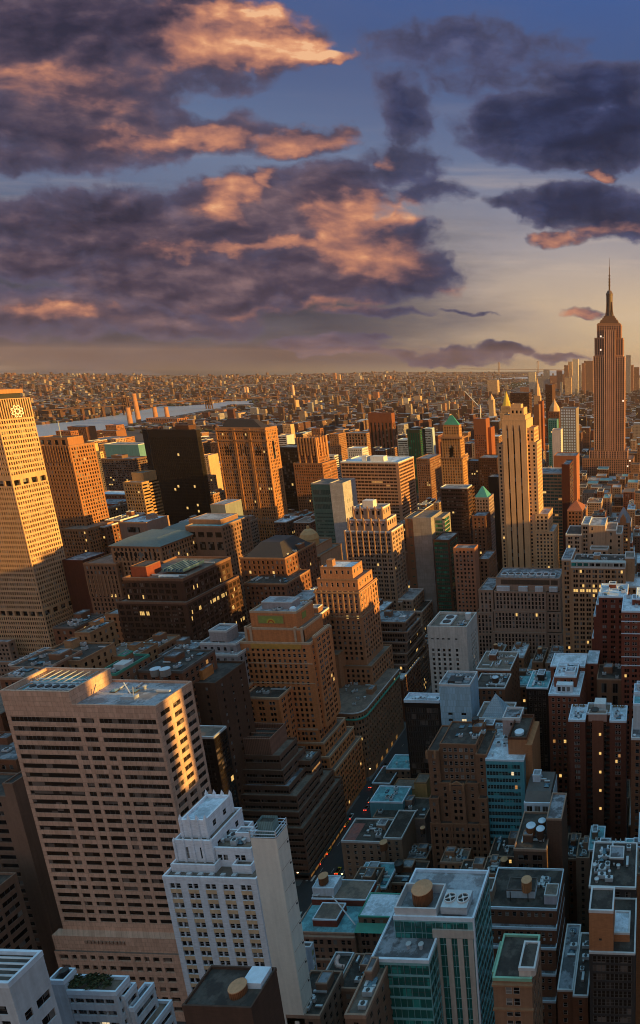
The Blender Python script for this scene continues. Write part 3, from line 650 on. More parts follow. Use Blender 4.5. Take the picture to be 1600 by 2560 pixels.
def glass_tower():
    b = Bld('glass_tower', 'green glass tower with two roof levels and cooling fans on top', 'tower', wm('turquoise_frame', (.20,.44,.47), rough=.4), GLG, DKMETAL, lit=.0, trim=TRIMB)
    Y = 131; x0, x1, z = at(927,2404,Y).x, at(1072,2404,Y).x, at(1000,2404,Y).z
    fh = 3.9; n = 14
    W = x1-x0; rows = rows_even(z, fh, fh-.75, 1.3, 1); nc = 9; p = (W-.3)/nc
    b.tier(x0, x1, Y, 153, 0, z, dict(cols=[(.15+p*i+.04, .15+p*(i+1)-.04) for i in range(nc)], rows=rows, dep=.12), dict(cols=[(.2+2*i, 2.1+2*i) for i in range(8)], rows=rows, dep=.12), roof=R_MID, par=.8, pw=.6)
    for xx in (x0+9, x0+12.5):
        q = MB(); q.lathe(xx, Y+4, [(.5, z), (.5, z+1.3), (.75, z+1.4), (.75, z+1.7)], 12); b.part('vent', q, [METAL])
    Y2 = 138; u0, u1, z2 = at(984,2300,Y2).x, at(1183,2300,Y2).x, at(1090,2300,Y2).z
    y2 = back_y(u1, Y2, z2, 1222); W = u1-u0
    rows2 = rows_even(z2, fh, fh-.16, .9, 1)
    cs = []; u = .2
    for wd in (1.6,1.0,2.2,1.0,1.9,1.1,1.9,1.0,2.0,1.1,1.9,1.0,2.0,1.2,1.6): 
        if u+wd < W-.2: cs.append((u, u+wd-.1)); u += wd
    b.glass, keep = GLT, b.glass
    b.tier(u0, u1, Y2, y2, 0, z2, dict(cols=cs, rows=rows2, dep=.1), dict(cols=[(.3+2.3*i, 2.5+2.3*i) for i in range(int((y2-Y2-.4)/2.3))], rows=rows_even(z2, fh, fh-.7, .9, 1), dep=.12), roof=R_GREY, par=1.0, pw=.5)
    # stone-coloured piers in front of the curtain wall
    xs = at(1084,2320,Y2).x
    for i, xx in enumerate((xs, xs+3.4, xs+6.6, xs+9.6)):
        q = MB(); q.box(xx, xx+1.5, Y2-.35, Y2+.02, 0, z2-6, 0); b.part('stone_pier', q, [M_CONC])
    q = MB(); q.box(xs-.3, u1-.02, Y2-.4, Y2+.01, z2-5.8, z2-3.0, 0); b.part('stone_band', q, [M_CONC])
    # white corner frame on the right
    q = MB(); q.box(u1-.1, u1+.35, Y2-.35, Y2+.3, 0, z2+1.5, 0); b.part('corner_fin', q, [TRIMB])
    q = MB(); q.box(u1-.05, u1+.3, Y2+.3, y2, z2+.2, z2+1.5, 0); b.part('corner_frame', q, [TRIMB])
    # roof machinery: cooling tower with two fans
    fx0, fx1 = at(1112,2285,142).x, at(1176,2285,142).x; fy0, fy1 = 139.2, 145.2; zf = z2+3.2
    q = MB(); q.box(fx0, fx1, fy0, fy1, z2+.8, zf, 0); b.part('cooling_tower', q, [METAL])
    for xx in ((fx0*3+fx1)/4, (fx0+fx1*3)/4):
        q = MB(); r = (fx1-fx0)*.23; q.lathe(xx, (fy0+fy1)/2, [(r, zf), (r, zf+.5), (r*.86, zf+.5), (r*.86, zf+.1)], 20, 0, False); q.lathe(xx, (fy0+fy1)/2, [(r*.86, zf+.05), (0.01, zf+.06)], 20, 1)
        for a in range(4):
            an = a*math.pi/2+.4; q.tube((xx, (fy0+fy1)/2, zf+.35), (xx+r*.84*math.cos(an), (fy0+fy1)/2+r*.84*math.sin(an), zf+.35), .16, 5, 0)
        q.lathe(xx, (fy0+fy1)/2, [(r*.25, zf+.2), (r*.25, zf+.55)], 10, 0); b.part('fan', q, [TRIM, DKMETAL])
    q = MB(); q.ring(u0+.3, at(1104,2285,142).x, Y2+.4, 147, z2+.4, z2+3.4, .4, 0); b.part('tank_screen', q, [TRIM])
    for i in range(4):
        q = MB(); q.box(u0+1.5+i*1.6, u0+2.5+i*1.6, Y2+1.2, Y2+2.4, z2, z2+1.3, 0); b.part('air_conditioner', q, [METAL])
    b.clutter(3, (fx1+1, u1-1, Y2+2, y2-2, z2), big=False)
    b.done()
    water_tank(at(1058,2262,143).x, 143.2, z2+.1, 2.8, 4.2, 'big wooden water tank with orange lid on the green glass tower', legs=1.2)
glass_tower()

def corner_white():
    b = Bld('office_building', 'pale blank-sided building with an open steel-truss roof in the bottom left corner', 'building', M_LBLUE, GL, lit=0, trim=TRIMB)
    Y = 90; x1 = at(22,2467,Y).x; z = at(22,2467,Y).z; ye = back_y(x1, Y, z, 107); x0 = x1-30
    D = ye-Y
    b.tier(x0, x1, Y, ye, 0, z, P(3.4,1.6,3.8,1.9,top=5), dict(cols=[(D*.17, D*.38), (D*.52, D*.92)], rows=[(z-15.5, z-13.3), (z-10.5,z-8.3)], dep=.3), roof=R_DARK, par=.9)
    r = b.roofs[-1]
    for i in range(5):
        q = MB(); yy = Y+1+i*(D-2)/4; q.tube((x0+.5, yy, z-.1), (x1-.5, yy, z-.1), .25, 6); q.tube((x0+8, yy, z-.2), (x1-.5, yy+(D-2)/5, z-.2), .18, 6); b.part('steel_truss', q, [METAL])
    b.clutter(4, (x0+12, x1-1, Y+1, ye-1, z), big=False)
    b.done()
corner_white()

def terrace_office():
    b = Bld('office_building', 'white banded terraced building with roof garden and lit ribbon windows at bottom left', 'building', M_LBLUE, GL, lit=.2, trim=TRIMB)
    Y = 108; fh = 3.5
    def blk(xl, xr, yt, Yk, yb=None, roof=R_BRN, xb=None):
        a, c, zz = at(xl,yt,Yk).x, at(xr,yt,Yk).x, at(xr,yt,Yk).z
        dep = back_y(c, Yk, zz, xb)-Yk if xb else atz(xl+30, yb, zz).y-Yk
        rows = rows_even(zz, fh, 1.6, 1.5, 1)
        b.tier(a, c, Yk, Yk+dep, 0, zz, dict(cols=[(.8+i*2.4, 3.1+i*2.4) for i in range(int((c-a-1.4)/2.4))], rows=rows, dep=.4), dict(cols=[(.5, max(1.2, dep*.9))], rows=rows, dep=.4), roof=roof, par=.9, pw=.4)
        return (a, c, Yk, Yk+dep, zz)
    a = blk(124, 290, 2487, Y, 2441); c = blk(122, 160, 2459, Y-.1, 2426, R_DARK); d = blk(290.5, 312, 2498, Y+1.2, xb=341); e = blk(312, 335, 2527, Y+1.6, roof=R_MID, xb=386); f = blk(335, 378, 2577, Y+2, xb=431)
    g = b.rng
    for i in range(16):                                          # planters and shrubs of the roof garden
        q = MB(); xx, yy = a[0]+3+g.random()*(a[1]-a[0]-5), a[2]+1+g.random()*(a[3]-a[2]-2)
        for _ in range(46):
            th, ph, r = g.random()*6.28, g.random()*3.14, g.uniform(.3,1.2); px_, py_, pz_ = xx+r*math.cos(th)*math.sin(ph), yy+r*math.sin(th)*math.sin(ph), a[4]+.8+abs(r*math.cos(ph))
            t1, t2 = g.uniform(-.3,.3), g.uniform(-.3,.3); q.quad([(px_-.3,py_-t1,pz_),(px_+.3,py_+t2,pz_+.1),(px_+.2,py_+.2,pz_+.4),(px_-.2,py_-.1,pz_+.4)])
        b.part('shrub', q, [flatmat('roof_garden_leaf', (.045,.06,.025), 0.8)])
    q = MB(); q.lathe((c[0]+c[1])/2, Y+2, [(.9, c[4]), (.9, c[4]+1.4), (.2, c[4]+1.8)], 12); b.part('vent', q, [DKMETAL])
    b.clutter(3, (d[0], d[1], d[2]+1, d[3]-1, d[4]), big=False)
    b.done()
terrace_office()

def tank_roof():
    b = Bld('office_building', 'dark flat-roofed building with a low sunken water tank at its right edge', 'building', wm('dark_umber_brick', (.09,.065,.055), 'brick'), GL, lit=0)
    Y = 100; x0, x1, z = at(457,2522,Y).x, at(628,2522,Y).x, at(540,2522,Y).z; ye = back_y(x0, Y, z, 511)
    b.tier(x0, x1, Y, Y+9, 0, z, dict(cols=[(11.2,12.4)], rows=[(z-9, z-5)], dep=.4), None, roof=R_DARK, par=.7, pw=.35)
    q = MB(); xx = at(628,2490,Y+4).x; q.box(x1-5, x1-.6, Y+4.5, Y+8.4, z, z+1.6, 0); b.part('plant_box', q, [TRIMB])
    b.clutter(3, (x0+1, x1-6, Y+5, Y+8.5, z), big=False); b.done()
    water_tank(at(602,2490,Y+4).x, Y+3.6, z-.4, 1.75, 2.1, 'low wooden water tank with tan lid on the dark flat roof', legs=.1, flat=True)
tank_roof()

def west_fifth():
    # brown stone front behind the white shaft
    b = Bld('office_building', 'brown stone building with blue painted roofs and ornate cornice beside the white shaft', 'building', wm('weathered_brown_stone', (.27,.20,.16)), GL, lit=.01, trim=M_STONE)
    Y = 196; x0, x1, z = at(735,2334,Y).x, at(886,2334,Y).x, at(820,2334,Y).z; W = x1-x0
    b.tier(x0, x1, Y, Y+24, 0, z, PAIR(5.6,1.35,4.0,2.1,g=.9,top=3.2), PAIR(5,1.3,4,2), roof=R_TEAL, par=.5, pw=.4)
    for zz, d in ((z-1.4, .9), (z-13.2, .7), (z-2.6,.4)):
        q = MB(); q.box(x0-.2, x1+.3, Y-d, Y+.02, zz, zz+.6, 0); b.part('cornice', q, [M_STONE])
    q = MB(); c0, c1 = at(785,2300,Y+4).x, at(845,2300,Y+4).x; b.bulk(c0, c1, Y+3, Y+11, z, 3.4, [M_RED, R_BRN, TRIMB])
    q = MB(); b.bulk(x0+.5, x1-1, Y+13, Y+23, z, 3.2, [M_RED, R_BRN, TRIMB])
    w0, w1 = at(793,2270,Y+16).x, at(846,2270,Y+16).x; b.bulk(w0, w1, Y+14.5, Y+21, z+3.2, 4, [wm('white_siding', (.55,.6,.66)), R_BLUE, TRIMB], 'tank_house')
    q = MB(); q.tube((x0+3, Y+14, z+4), (w0, Y+14, z+4), .35, 8); q.tube((x0+3, Y+14, z+4), (x0+4, Y+17, z+4.5), .35, 8); b.part('duct', q, [TRIM])
    q = MB(); q.tube((w1+.5, Y+12, z+6), (x1-1, Y+3, z+1.5), .25, 6); b.part('duct', q, [METAL])
    b.done(); water_tank((w0+w1)/2-.8, Y+17, z+7.0, 1.9, 3.4, 'reddish wooden water tank on the white siding tank house', LIDO, .8, flat=True)
    b = Bld('office_building', 'dark brown building with a green copper eave and blue roof beside the green glass tower', 'building', M_GBRN, GL, lit=0, trim=COPPER)
    x2, x3, z = at(887,2330,Y).x, at(985,2330,Y).x, at(930,2330,Y).z
    b.tier(x2+.05, x3, Y+1, Y+13, 0, z, PAIR(4.6,1.2,4.1,2.1), None, roof=R_DARK, par=.4)
    q = MB(); q.quad([(x2,Y-.6,z),(x3+.2,Y-.6,z),(x3+.2,Y+2.6,z+1.6),(x2,Y+2.6,z+1.6)]); b.part('copper_eave', q, [COPPER])
    b.tier(x2+.6, x3, Y+2.6, Y+14, z, z+4.6, P(3,1.2,4,1.9,top=1.2,bot=.2), None, roof=R_BLUE, par=.3)
    b.done()
    # low dark roof with orange duct
    b = Bld('low_building', 'low brown box building with a curving pink duct on its sunken roof', 'building', M_TANBR, GL, lit=0, trim=TRIM)
    t = b.px(782, 831, 2499, 150, 15, roof=R_DARK, par=1.4, pw=.4, f=P(4,1.2,4,2)); z = t[4]; xx = (t[0]+t[1])/2
    q = MB()
    pts = [(t[0]+2, 163, z+1.8), (t[0]+2.3, 161, z+2.3), (t[0]+3.4, 159.4, z+2.3), (t[0]+5.4, 159, z+2.3), (t[1]-.6, 159.2, z+2.1)]
    for i in range(4): q.tube(pts[i], pts[i+1], .65, 10)
    b.part('duct', q, [flatmat('pink_duct', (.66,.42,.36), .5)])
    for i in range(4): q = MB(); q.box(t[0]+1.5+i*1.5, t[0]+1.65+i*1.5, 152, 158, z+.4, z+.55, 0); b.part('pipe', q, [METAL])
    b.done()
    b = Bld('low_building', 'white stair tower with lit stacked windows behind the white shaft', 'building', M_LBLUE, glassmat('cream_painted_lit_glass', (.45,.42,.2), .3), lit=.0, trim=TRIM)  # lit look of the windows is put into the glass colour
    t = b.px(740, 776, 2372, 168, xb=784, roof=R_BRN, f=P(3,1.2,3.6,1.8), r=dict(p=2.2,w=1.0,fh=3.6,h=2.2), par=.7); b.done()
    b = Bld('low_building', 'slim grey block with a bright green sloping roof beside the green glass tower', 'building', M_CONC, GL, lit=0, trim=COPPER)
    Yk = 128; x0, x1 = at(902,2478,Yk).x, at(934,2478,Yk).x; z = at(915,2478,Yk).z
    b.tier(x0, x1, Yk, Yk+6, 0, z, None, None, roof=COPPER, par=0)
    q = MB(); q.loft([[(x0-.1,Yk-.1,z),(x1+.1,Yk-.1,z),(x1+.1,Yk+6,z),(x0-.1,Yk+6,z)], [(x1-1.6,Yk+3.5,z+5.5),(x1-.2,Yk+3.5,z+5.5),(x1-.2,Yk+5.5,z+5.5),(x1-1.6,Yk+5.5,z+5.5)]]); b.part('sloping_roof', q, [flatmat('bright_green_copper', (.04,.34,.18), .6, sc=.3)]); b.done()
    for (xl, xr, yt, Yk, d, rm, lab) in ((716, 800, 2545, 140, 14, R_DARK, 'low dark-roofed building below the box with the pink duct'), (845, 925, 2478, 152, 12, R_DARK, 'low tarred roof in front of the brown stone building'), (862, 915, 2545, 118, 16, R_BRN, 'low brown roof left of the green glass tower base')):
        b = Bld('low_building', lab, 'building', M_GBRN, GL, lit=0, trim=M_STONE); b.px(xl, xr, yt, Yk, d, roof=rm, f=P(3,1.2,3.6,1.8), r=P(3,1.2,3.6,1.8)); b.clutter(5); b.done()
west_fifth()

def left_edge():
    b = Bld('office_tower', 'dark office tower with a bare concrete side wall at the left edge', 'tower', wm('dusky_concrete', (.22,.17,.145)), GL, lit=.08)
    Y = 200; x1 = at(31,1962,Y).x; z = at(31,1962,Y).z
    b.tier(x1-40, x1-4, Y+2, Y+16, 0, z-8, dict(cols=[(1+i*7.6, 8+i*7.6) for i in range(4)], fh=4.2, h=2.2, rows=rows_even(z-8, 4.2, 2.3, 2, 2), dep=.5), None, roof=R_DARK)
    b.tier(x1-4, x1, Y, Y+34, 0, z, None, None, roof=R_DARK, par=.6)
    xb2 = at(42,2186,190).x; zb2 = at(42,2186,190).z; rr = rows_even(zb2, 4.2, 2.2, 2.5, 2)
    t = b.tier(xb2-26, xb2, 150, 190, 0, zb2, dict(cols=[(1+i*4.2, 4.8+i*4.2) for i in range(6)], rows=rr), dict(cols=[(1+i*6.4, 6.6+i*6.4) for i in range(6)], rows=rr, dep=.3), roof=R_DARK)
    b.clutter(5, t[:5], big=False); b.done()
    b = Bld('office_building', 'brown building behind the left edge of the pink tower with a tan roof', 'building', M_BRICK, GL, lit=.02)
    b.px(-120, 2, 1790, 250, 22, roof=R_BRN, f=P(), r=P()); b.px(-160, 40, 1905, 222, 20, roof=R_MID, f=P(), r=P()); b.clutter(5); b.done()
left_edge()

def dark_glass():
    b = Bld('glass_tower', 'dark bronze glass tower with a pale roof edge behind the pink tower', 'tower', M_BLK, GLB, DKMETAL, lit=.03, trim=TRIM)
    Y = 228; x1 = -187.5; x0 = x1-38; z = at(507,1845,Y).z; y1 = back_y(x1, Y, z, 566)
    n = int((y1-Y)/1.9)
    b.tier(x0, x1, Y, y1, 0, z, dict(cols=[(.2+1.9*i, 1.95+1.9*i) for i in range(19)], rows=rows_even(z, 3.8, 2.7, .9, 1), dep=.12), dict(cols=[(.15+1.9*i, 1.95+1.9*i) for i in range(n)], rows=rows_even(z, 3.8, 2.7, .9, 1), dep=.12, lit=.06), roof=R_BRN, par=.7)
    b.clutter(4); b.done()
dark_glass()

def stepped():
    b = Bld('office_building', 'brown terraced office block stepping down to the avenue with a ribbed rooftop box', 'building', wm('terrace_granite', (.19,.125,.10)), GLB, lit=.05, second=M_ROSE)
    xe = -173.5; fh = 3.75
    def lev(x0, x1, y0, y1, za, zb_, roof=R_BRN):
        rows = rows_even(zb_-za, fh, 1.9, 1.6, .1)
        b.tier(x0, x1, y0, y1, za, zb_, RIB(x1-x0, fh, 1.9, .5, max(1, int((x1-x0)/8)), .25, rows=rows, dep=.6), RIB(y1-y0, fh, 1.9, .5, max(1, int((y1-y0)/8)), .25, rows=rows, dep=.6), roof=roof, par=.95, pw=.45)
        for (c0, c1, d0, d1) in ((x0, x1, y0-.12, y0+.02),):
            pass
    zc = at(764,2072,258).z
    lev(-216, xe, 257, 297, 0, zc)                     # street block
    lev(-216, xe-2.6, 259.5, 294, zc, zc+7.4)
    lev(-216, xe-4.2, 262, 283, zc+7.4, zc+14.9)
    lev(-216, xe-9.2, 264.5, 292, zc+7.4, zc+18.6, R_MID)
    lev(-216, xe-6.2, 280, 290, zc+7.4, zc+22.4)
    lev(-216, xe-12.5, 266.5, 287, zc+18.6, zc+26.2)
    lev(-216, xe-14.5, 268.5, 284, zc+26.2, zc+33.5)
    zt = at(674,1850,270).z
    xa, xb_ = at(579,1850,270).x, at(674,1850,270).x
    m_ = MB(); m_.box(xa, xb_, 270, 284, zc+20, zt, 0, top=False); m_.ring(xa-.1, xb_+.1, 269.9, 284.1, zt-.5, zt+.6, .6, 0); m_.quad([(xa,270,zt-2.5),(xb_,270,zt-2.5),(xb_,284,zt-2.5),(xa,284,zt-2.5)], 1); b.part('rooftop_box', m_, [M_ROSE, R_DARK])
    for i in range(3): q = MB(); q.box(xa, xb_, 273+i*3.5, 273.4+i*3.5, zt-.9, zt-.4, 0); b.part('steel_beam', q, [M_ROSE])
    b.clutter(4, (xb_+.5, xe-15, 270, 283, zc+33.5), big=False); b.clutter(4, (xe-12, xe-6.5, 281, 289, zc+22.4), big=False)
    q = MB(); q.box(-216, xe+1.2, 256, 257, 3.6, 4.4, 0); q.box(xe, xe+1.2, 257, 297, 3.6, 4.4, 0); b.part('street_canopy', q, [DKMETAL])
    for i in range(9):
        q = MB(); q.quad([(xe+.05, 258+i*4.3, .6), (xe+.05, 261.4+i*4.3, .6), (xe+.05, 261.4+i*4.3, 3.2), (xe+.05, 258+i*4.3, 3.2)]); b.part('shop_window', q, [litmat('shop_light', (1, .45, .10), .10)])
    b.done()
stepped()

def deco_orange():
    b = Bld('office_tower', 'orange brick setback tower with a green sunburst mosaic panel near its top', 'tower', M_ORNG, GL, FRW, lit=.02, second=M_TAN, trim=wm('pale_deco_stone', (.52,.43,.34)))
    Y = 300
    PW = PAIR(4.4,1.25,3.35,1.75,.35)
    def up(xl, xr, yt, Yk, dep, z0, f=PW, r=PW, **k): return b.px(xl, xr, yt, Yk, dep, z0=z0, f=f, r=r, **k)
    # street wings and the steps along the avenue
    z1 = at(700,1980,Y).z
    base = b.tier(-246, -178.5, 299, 332, 0, 33, PW, PAIR(4.2,1.25,3.35,1.75,.35,lit=.15), roof=R_BRN)
    s1 = b.tier(-246, -181.5, 300, 330, 33, 41, PW, PW, roof=R_BRN); s2 = b.tier(-240, -184.5, 301.5, 327, 41, 49, PW, PW, roof=R_BRN); s3 = b.tier(-236, -187.5, 303, 323, 49, 57, PW, PW, roof=R_BRN)
    w = up(548, 612, 1725, 296, 16, 0, PAIR(4.2,1.2,3.4,1.7), roof=R_BRN); w2 = up(605, 697, 1748, 291, 13, 0, PAIR(4.6,1.2,3.4,1.7), PAIR(4.6,1.2,3.4,1.7), roof=R_DARK); b.clutter(3, w2, big=False)
    # tower shaft
    x0, x1 = at(600,1610,Y+3).x, at(775,1610,Y+3).x; zs = at(720,1610,Y+3).z
    sh = b.tier(x0, x1, Y+3, Y+26, 57, zs, dict(P(2.7,1.25,3.35,1.75,top=2.6), mx=2.4), PW, roof=R_BRN, litrow={})
    xe2 = at(783,1598,Y+4).x; b.tier(x1, xe2, Y+6, Y+22, 57, at(780,1598,Y+4).z, P(3,1.2,3.35,1.75), PAIR(3.6,1.25,3.35,1.75,.3), roof=R_DARK)
    t2 = up(612, 757, 1575, Y+5, 20, zs, dict(p=2.9,w=1.5,fh=30,h=9.0,top=3.6,bot=.3,mx=3.2,dep=.5), dict(p=2.9,w=1.4,fh=30,h=8,top=3.6,bot=.3), roof=R_BRN)
    t3 = up(624, 740, 1533, Y+7, 17, t2[4], None, None, roof=R_GREY)
    # mosaic panels
    for (c0, c1, yy, face) in ((at(648,1560,Y+6.9).x, at(709,1560,Y+6.9).x, Y+6.9, 'n'),):
        zc = at(680,1549,yy).z; hh = 2.1; q = MB(); q.box(c0-.5, c1+.5, yy-.12, yy+.08, zc-hh-.5, zc+hh+.5, 0); b.part('mosaic_frame', q, [flatmat('terracotta_trim', (.42,.20,.09), .6)])
        q = MB(); q.quad([(c0,yy-.16,zc-hh),(c1,yy-.16,zc-hh),(c1,yy-.16,zc+hh),(c0,yy-.16,zc+hh)]); b.part('mosaic_panel', q, [flatmat('green_mosaic', (.26,.29,.07), .6, sc=.8)])
        mx = (c0+c1)/2
        for r, col, nm in ((2.5,(.55,.42,.06),'sunburst_ray'),(1.75,(.50,.10,.03),'sunburst_ring'),(1.05,(.60,.40,.07),'sunburst_disc')):
            q = MB(); pts = [(mx+r*math.cos(math.pi*i/12), yy-.18-.01*(3-r), zc-hh+.1+min(2*hh-.2, r*1.1*math.sin(math.pi*i/12))) for i in range(13)]; q.quad(pts); b.part(nm, q, [flatmat(nm, col, .5)])
    yy0 = t3[2]; q = MB(); zc = at(740,1549,Y+7).z; q.box(t3[1]-.02, t3[1]+.14, yy0+5, yy0+9, zc-1.8, zc+1.8, 0); b.part('side_mosaic_panel', q, [flatmat('green_mosaic', (.26,.29,.07), .6)])
    q = MB(); zz = at(690,1615,Y+3).z; q.box(x0+6, x1-5, Y+2.7, Y+3.05, zz-1.6, zz+1.2, 0); b.part('gold_band', q, [flatmat('ochre_terracotta', (.55,.27,.06), .6)])
    for zz in (zs-12, zs-24): q = MB(); q.box(x0-.15, x1+.15, Y+2.82, Y+3.02, zz, zz+.5, 0); b.part('string_course', q, [wm('pale_deco_stone', (.52,.43,.34))])
    for px_ in (t2[0], t2[1]-1.2, t3[0], t3[1]-1.2):
        q = MB(); q.box(px_, px_+1.2, Y+4.5, Y+6, zs-6, t2[4]+1.5, 0); b.part('stone_pylon', q, [wm('pale_deco_stone', (.52,.43,.34))])
    b.bulk(t3[0]+4, t3[1]-5, Y+12, Y+20, t3[4], 4, [M_GREYW, R_GREY, TRIM]); b.clutter(7, t3, big=False)
    q = MB(); q.lathe(t3[1]-4, Y+11, [(1.7, t3[4]), (1.7, t3[4]+1.2), (1.2, t3[4]+1.9), (.2, t3[4]+2.2)], 14); b.part('roof_dome', q, [TRIMB])
    b.done()
deco_orange()

def mid_west():
    # brown art deco block
    b = Bld('office_building', 'brown brick block with stepped stone-capped bays beside the teal glass front', 'building', wm('deco_brown_brick', (.23,.145,.10), 'brick'), GL, FRW, lit=.01, second=M_MBRN, trim=M_MBRN)
    Y = 250; x0, x1 = at(1064,1905,Y).x, at(1212,1905,Y).x
    zlo = at(1140,2062,Y).z; zm = at(1140,1968,Y).z; zt = at(1140,1893,Y).z
    W = x1-x0
    b.tier(x0, x1, Y, Y+26, 0, zlo, P(2.45,1.3,3.7,2.0,dep=.4), P(3,1.3,3.7,2), roof=R_DARK, par=.5)
    def bay(a, c, dy, z0, z1, f): b.tier(x0+W*a, x0+W*c, Y+dy, Y+24, z0, z1, f, P(3,1.3,3.7,2), roof=R_DARK, par=.6)
    F = P(2.3,1.25,3.7,1.9,dep=.35)
    bay(0,.16,.3,zlo,at(1080,2000,Y).z,F); bay(.84,1,.3,zlo,at(1200,2000,Y).z,F); bay(.36,.62,.5,zlo,at(1140,1970,Y).z,F); bay(.16,.36,2.2,zlo,zm,F); bay(.62,.84,2.2,zlo,zm,F)
    bay(0,.19,3.2,at(1080,2000,Y).z,zt+.5,F); bay(.81,1,3.2,at(1200,2000,Y).z,zt-1,F); bay(.19,.81,5.0,zm,zt+3,P(2.5,1.4,3.7,1.9))
    for u in (0,.16,.36,.62,.84,.985):
        q = MB(); q.box(x0+W*u-.35, x0+W*u+.5, Y-.35, Y+.02, 0, zlo+1.0, 0); b.part('pier', q, [M_MBRN])
    for u, z in ((.38,at(1140,1970,Y).z),(.6,at(1140,1970,Y).z),(.02,zt+.5),(.16,zt+.5)):
        q = MB(); q.box(x0+W*u-.5, x0+W*u+.5, Y+.2, Y+1.2, z-2, z+1.6, 0); q.pyramid(x0+W*u-.5, x0+W*u+.5, Y+.2, Y+1.2, z+1.6, z+2.8, 0); b.part('finial', q, [M_TAN])
    q = MB(); xx = x0+W*.49; q.loft([[(xx-3,Y+.3,zm+1),(xx+3,Y+.3,zm+1),(xx+3,Y+1,zm+1),(xx-3,Y+1,zm+1)], [(xx-.3,Y+.3,zm+2.6),(xx+.3,Y+.3,zm+2.6),(xx+.3,Y+1,zm+2.6),(xx-.3,Y+1,zm+2.6)]]); b.part('gable', q, [M_TAN])
    b.clutter(5, (x0+6, x1-2, Y+8, Y+23, zt+3)); b.done()
    water_tank(x0+W*.66, Y+20, zt+3, 1.7, 3.6, 'dark water tank on the roof of the brown stepped-bay block', DKMETAL, 1.5, wm('dark_tank', (.07,.05,.04)))
    # teal glass front and its tall blank shaft
    b = Bld('office_building', 'teal glass-fronted office building with snow-pale roof and a tall blank tan brick shaft', 'building', wm('teal_spandrel', (.09,.33,.40), rough=.35), glassmat('dark_teal_glass', (.014,.03,.033), .12, .7, (.04,.30,.32)), FRM, lit=.03, trim=TRIMB)
    Y = 252; x0, x1, z = at(1213,1902,Y).x, at(1309,1902,Y).x, at(1260,1902,Y).z; W = x1-x0
    rows = rows_even(z, 3.75, 2.15, 2.2, 2); n = 11; p = (W-2.2)/n
    b.tier(x0+.1, x1, Y, Y+24, 0, z, dict(cols=[(.3+p*i, .3+p*(i+1)-.14) for i in range(n)], rows=rows, dep=.15), None, roof=R_BLUE, par=.7, pw=.4, litrow={2:4})
    s0, s1, zs = at(1268,1848,256).x, at(1313,1848,256).x, at(1290,1848,256).z
    q = MB(); q.box(s0, s1+.4, 257, 277, z-.5, zs, 0, top=False); q.quad([(s0,257,zs-1.6),(s1+.4,257,zs-1.6),(s1+.4,277,zs-1.6),(s0,277,zs-1.6)], 1); q.ring(s0-.05, s1+.45, 256.95, 277.05, zs-.9, zs+.3, .5, 2); b.part('blank_shaft', q, [M_TANBR, R_DARK, wm('dark_shaft_cap', (.12,.06,.04))])
    q = MB(); q.box(x1, x1+3.4, 256, 276, 0, z+6, 0); b.part('brick_side_wing', q, [M_TANBR])
    q = MB(); q.lathe((s0+s1)/2, 263, [(2.3, zs-1.6), (2.3, zs-.3), (1.9, zs-.2), (0.05, zs-.1)], 20); b.part('roof_fan', q, [TRIMB])
    b.clutter(3, (x0+1, s0-1, Y+2, Y+20, z), big=False); b.done()
    # white fronted row house and its dark roofs
    b = Bld('row_house', 'white-fronted townhouse with a dark pitched metal roof right of the teal glass front', 'house', wm('white_painted_brick', (.50,.58,.68)), GL, FRW, lit=0, trim=TRIMB)
    t = b.px(1310, 1376, 2012, 240, 20, f=P(3.4,2.3,4.2,2.6,mx=.6,top=1.0), roof=R_DARK); z = t[4]
    q = MB(); q.loft([[(t[0],t[2],z+.2),(t[1],t[2],z+.2),(t[1],t[3],z+.2),(t[0],t[3],z+.2)], [(t[0]+.3,t[2]+4,z+4),(t[1]-.3,t[2]+4,z+4),(t[1]-.3,t[3]-2,z+4),(t[0]+.3,t[3]-2,z+4)]]); b.part('mansard_roof', q, [flatmat('dark_metal_roof', (.10,.085,.08), .5)])
    b.clutter(3, (t[0]+1,t[1]-1,t[2]+5,t[3]-3,z+4)); b.done()
    # building with three tanks
    b = Bld('office_building', 'dark loft building with three water tanks and a long blank brick wall on its right', 'building', wm('soot_brick', (.12,.085,.07), 'brick'), GL, FRM, lit=0, trim=M_STONE)
    Y = 213; t = b.px(1284, 1366, 2128, Y, 22, f=dict(p=4.4,w=3.6,fh=4.4,h=2.3,top=2.2), roof=R_DARK, par=.8); z = t[4]
    b.px(1366, 1404, 2050, Y+6, 16, f=None, roof=R_MID, par=.6); b.clutter(5, (t[0]+1,t[1]-1,Y+1,Y+9,z)); b.done()
    for i, (xx, yy, r, c, lab) in enumerate(((1327,2062,1.95,LIDB,'leftmost and largest of three blue-lidded water tanks on the loft roof'),(1351,2070,1.75,LIDB,'front right one of three blue-lidded water tanks, with a dark drum'),(1355,2050,1.6,LIDB,'rear right one of three blue-lidded water tanks on the loft roof'))):
        p_ = atz(xx, yy, z+6.5); water_tank(p_.x, p_.y, z, r, 4.2, lab, c, 2.0, WOOD if i == 0 else wm('dark_tank', (.07,.05,.04)))
    # blue glass block with lit stair windows
    b = Bld('office_tower', 'pale blue glass block with a column of yellow lit windows beside the concrete tower', 'tower', wallmat('blue_glass_panels', (.34,.54,.70), 'panel', joint=(1.5,3.7), rough=.3, var=.12), GL, lit=.0, litm=LIT, trim=TRIM)
    Y = 291; x0, x1, z = at(1097,1715,Y).x, at(1175,1715,Y).x, at(1140,1715,Y).z; W = x1-x0
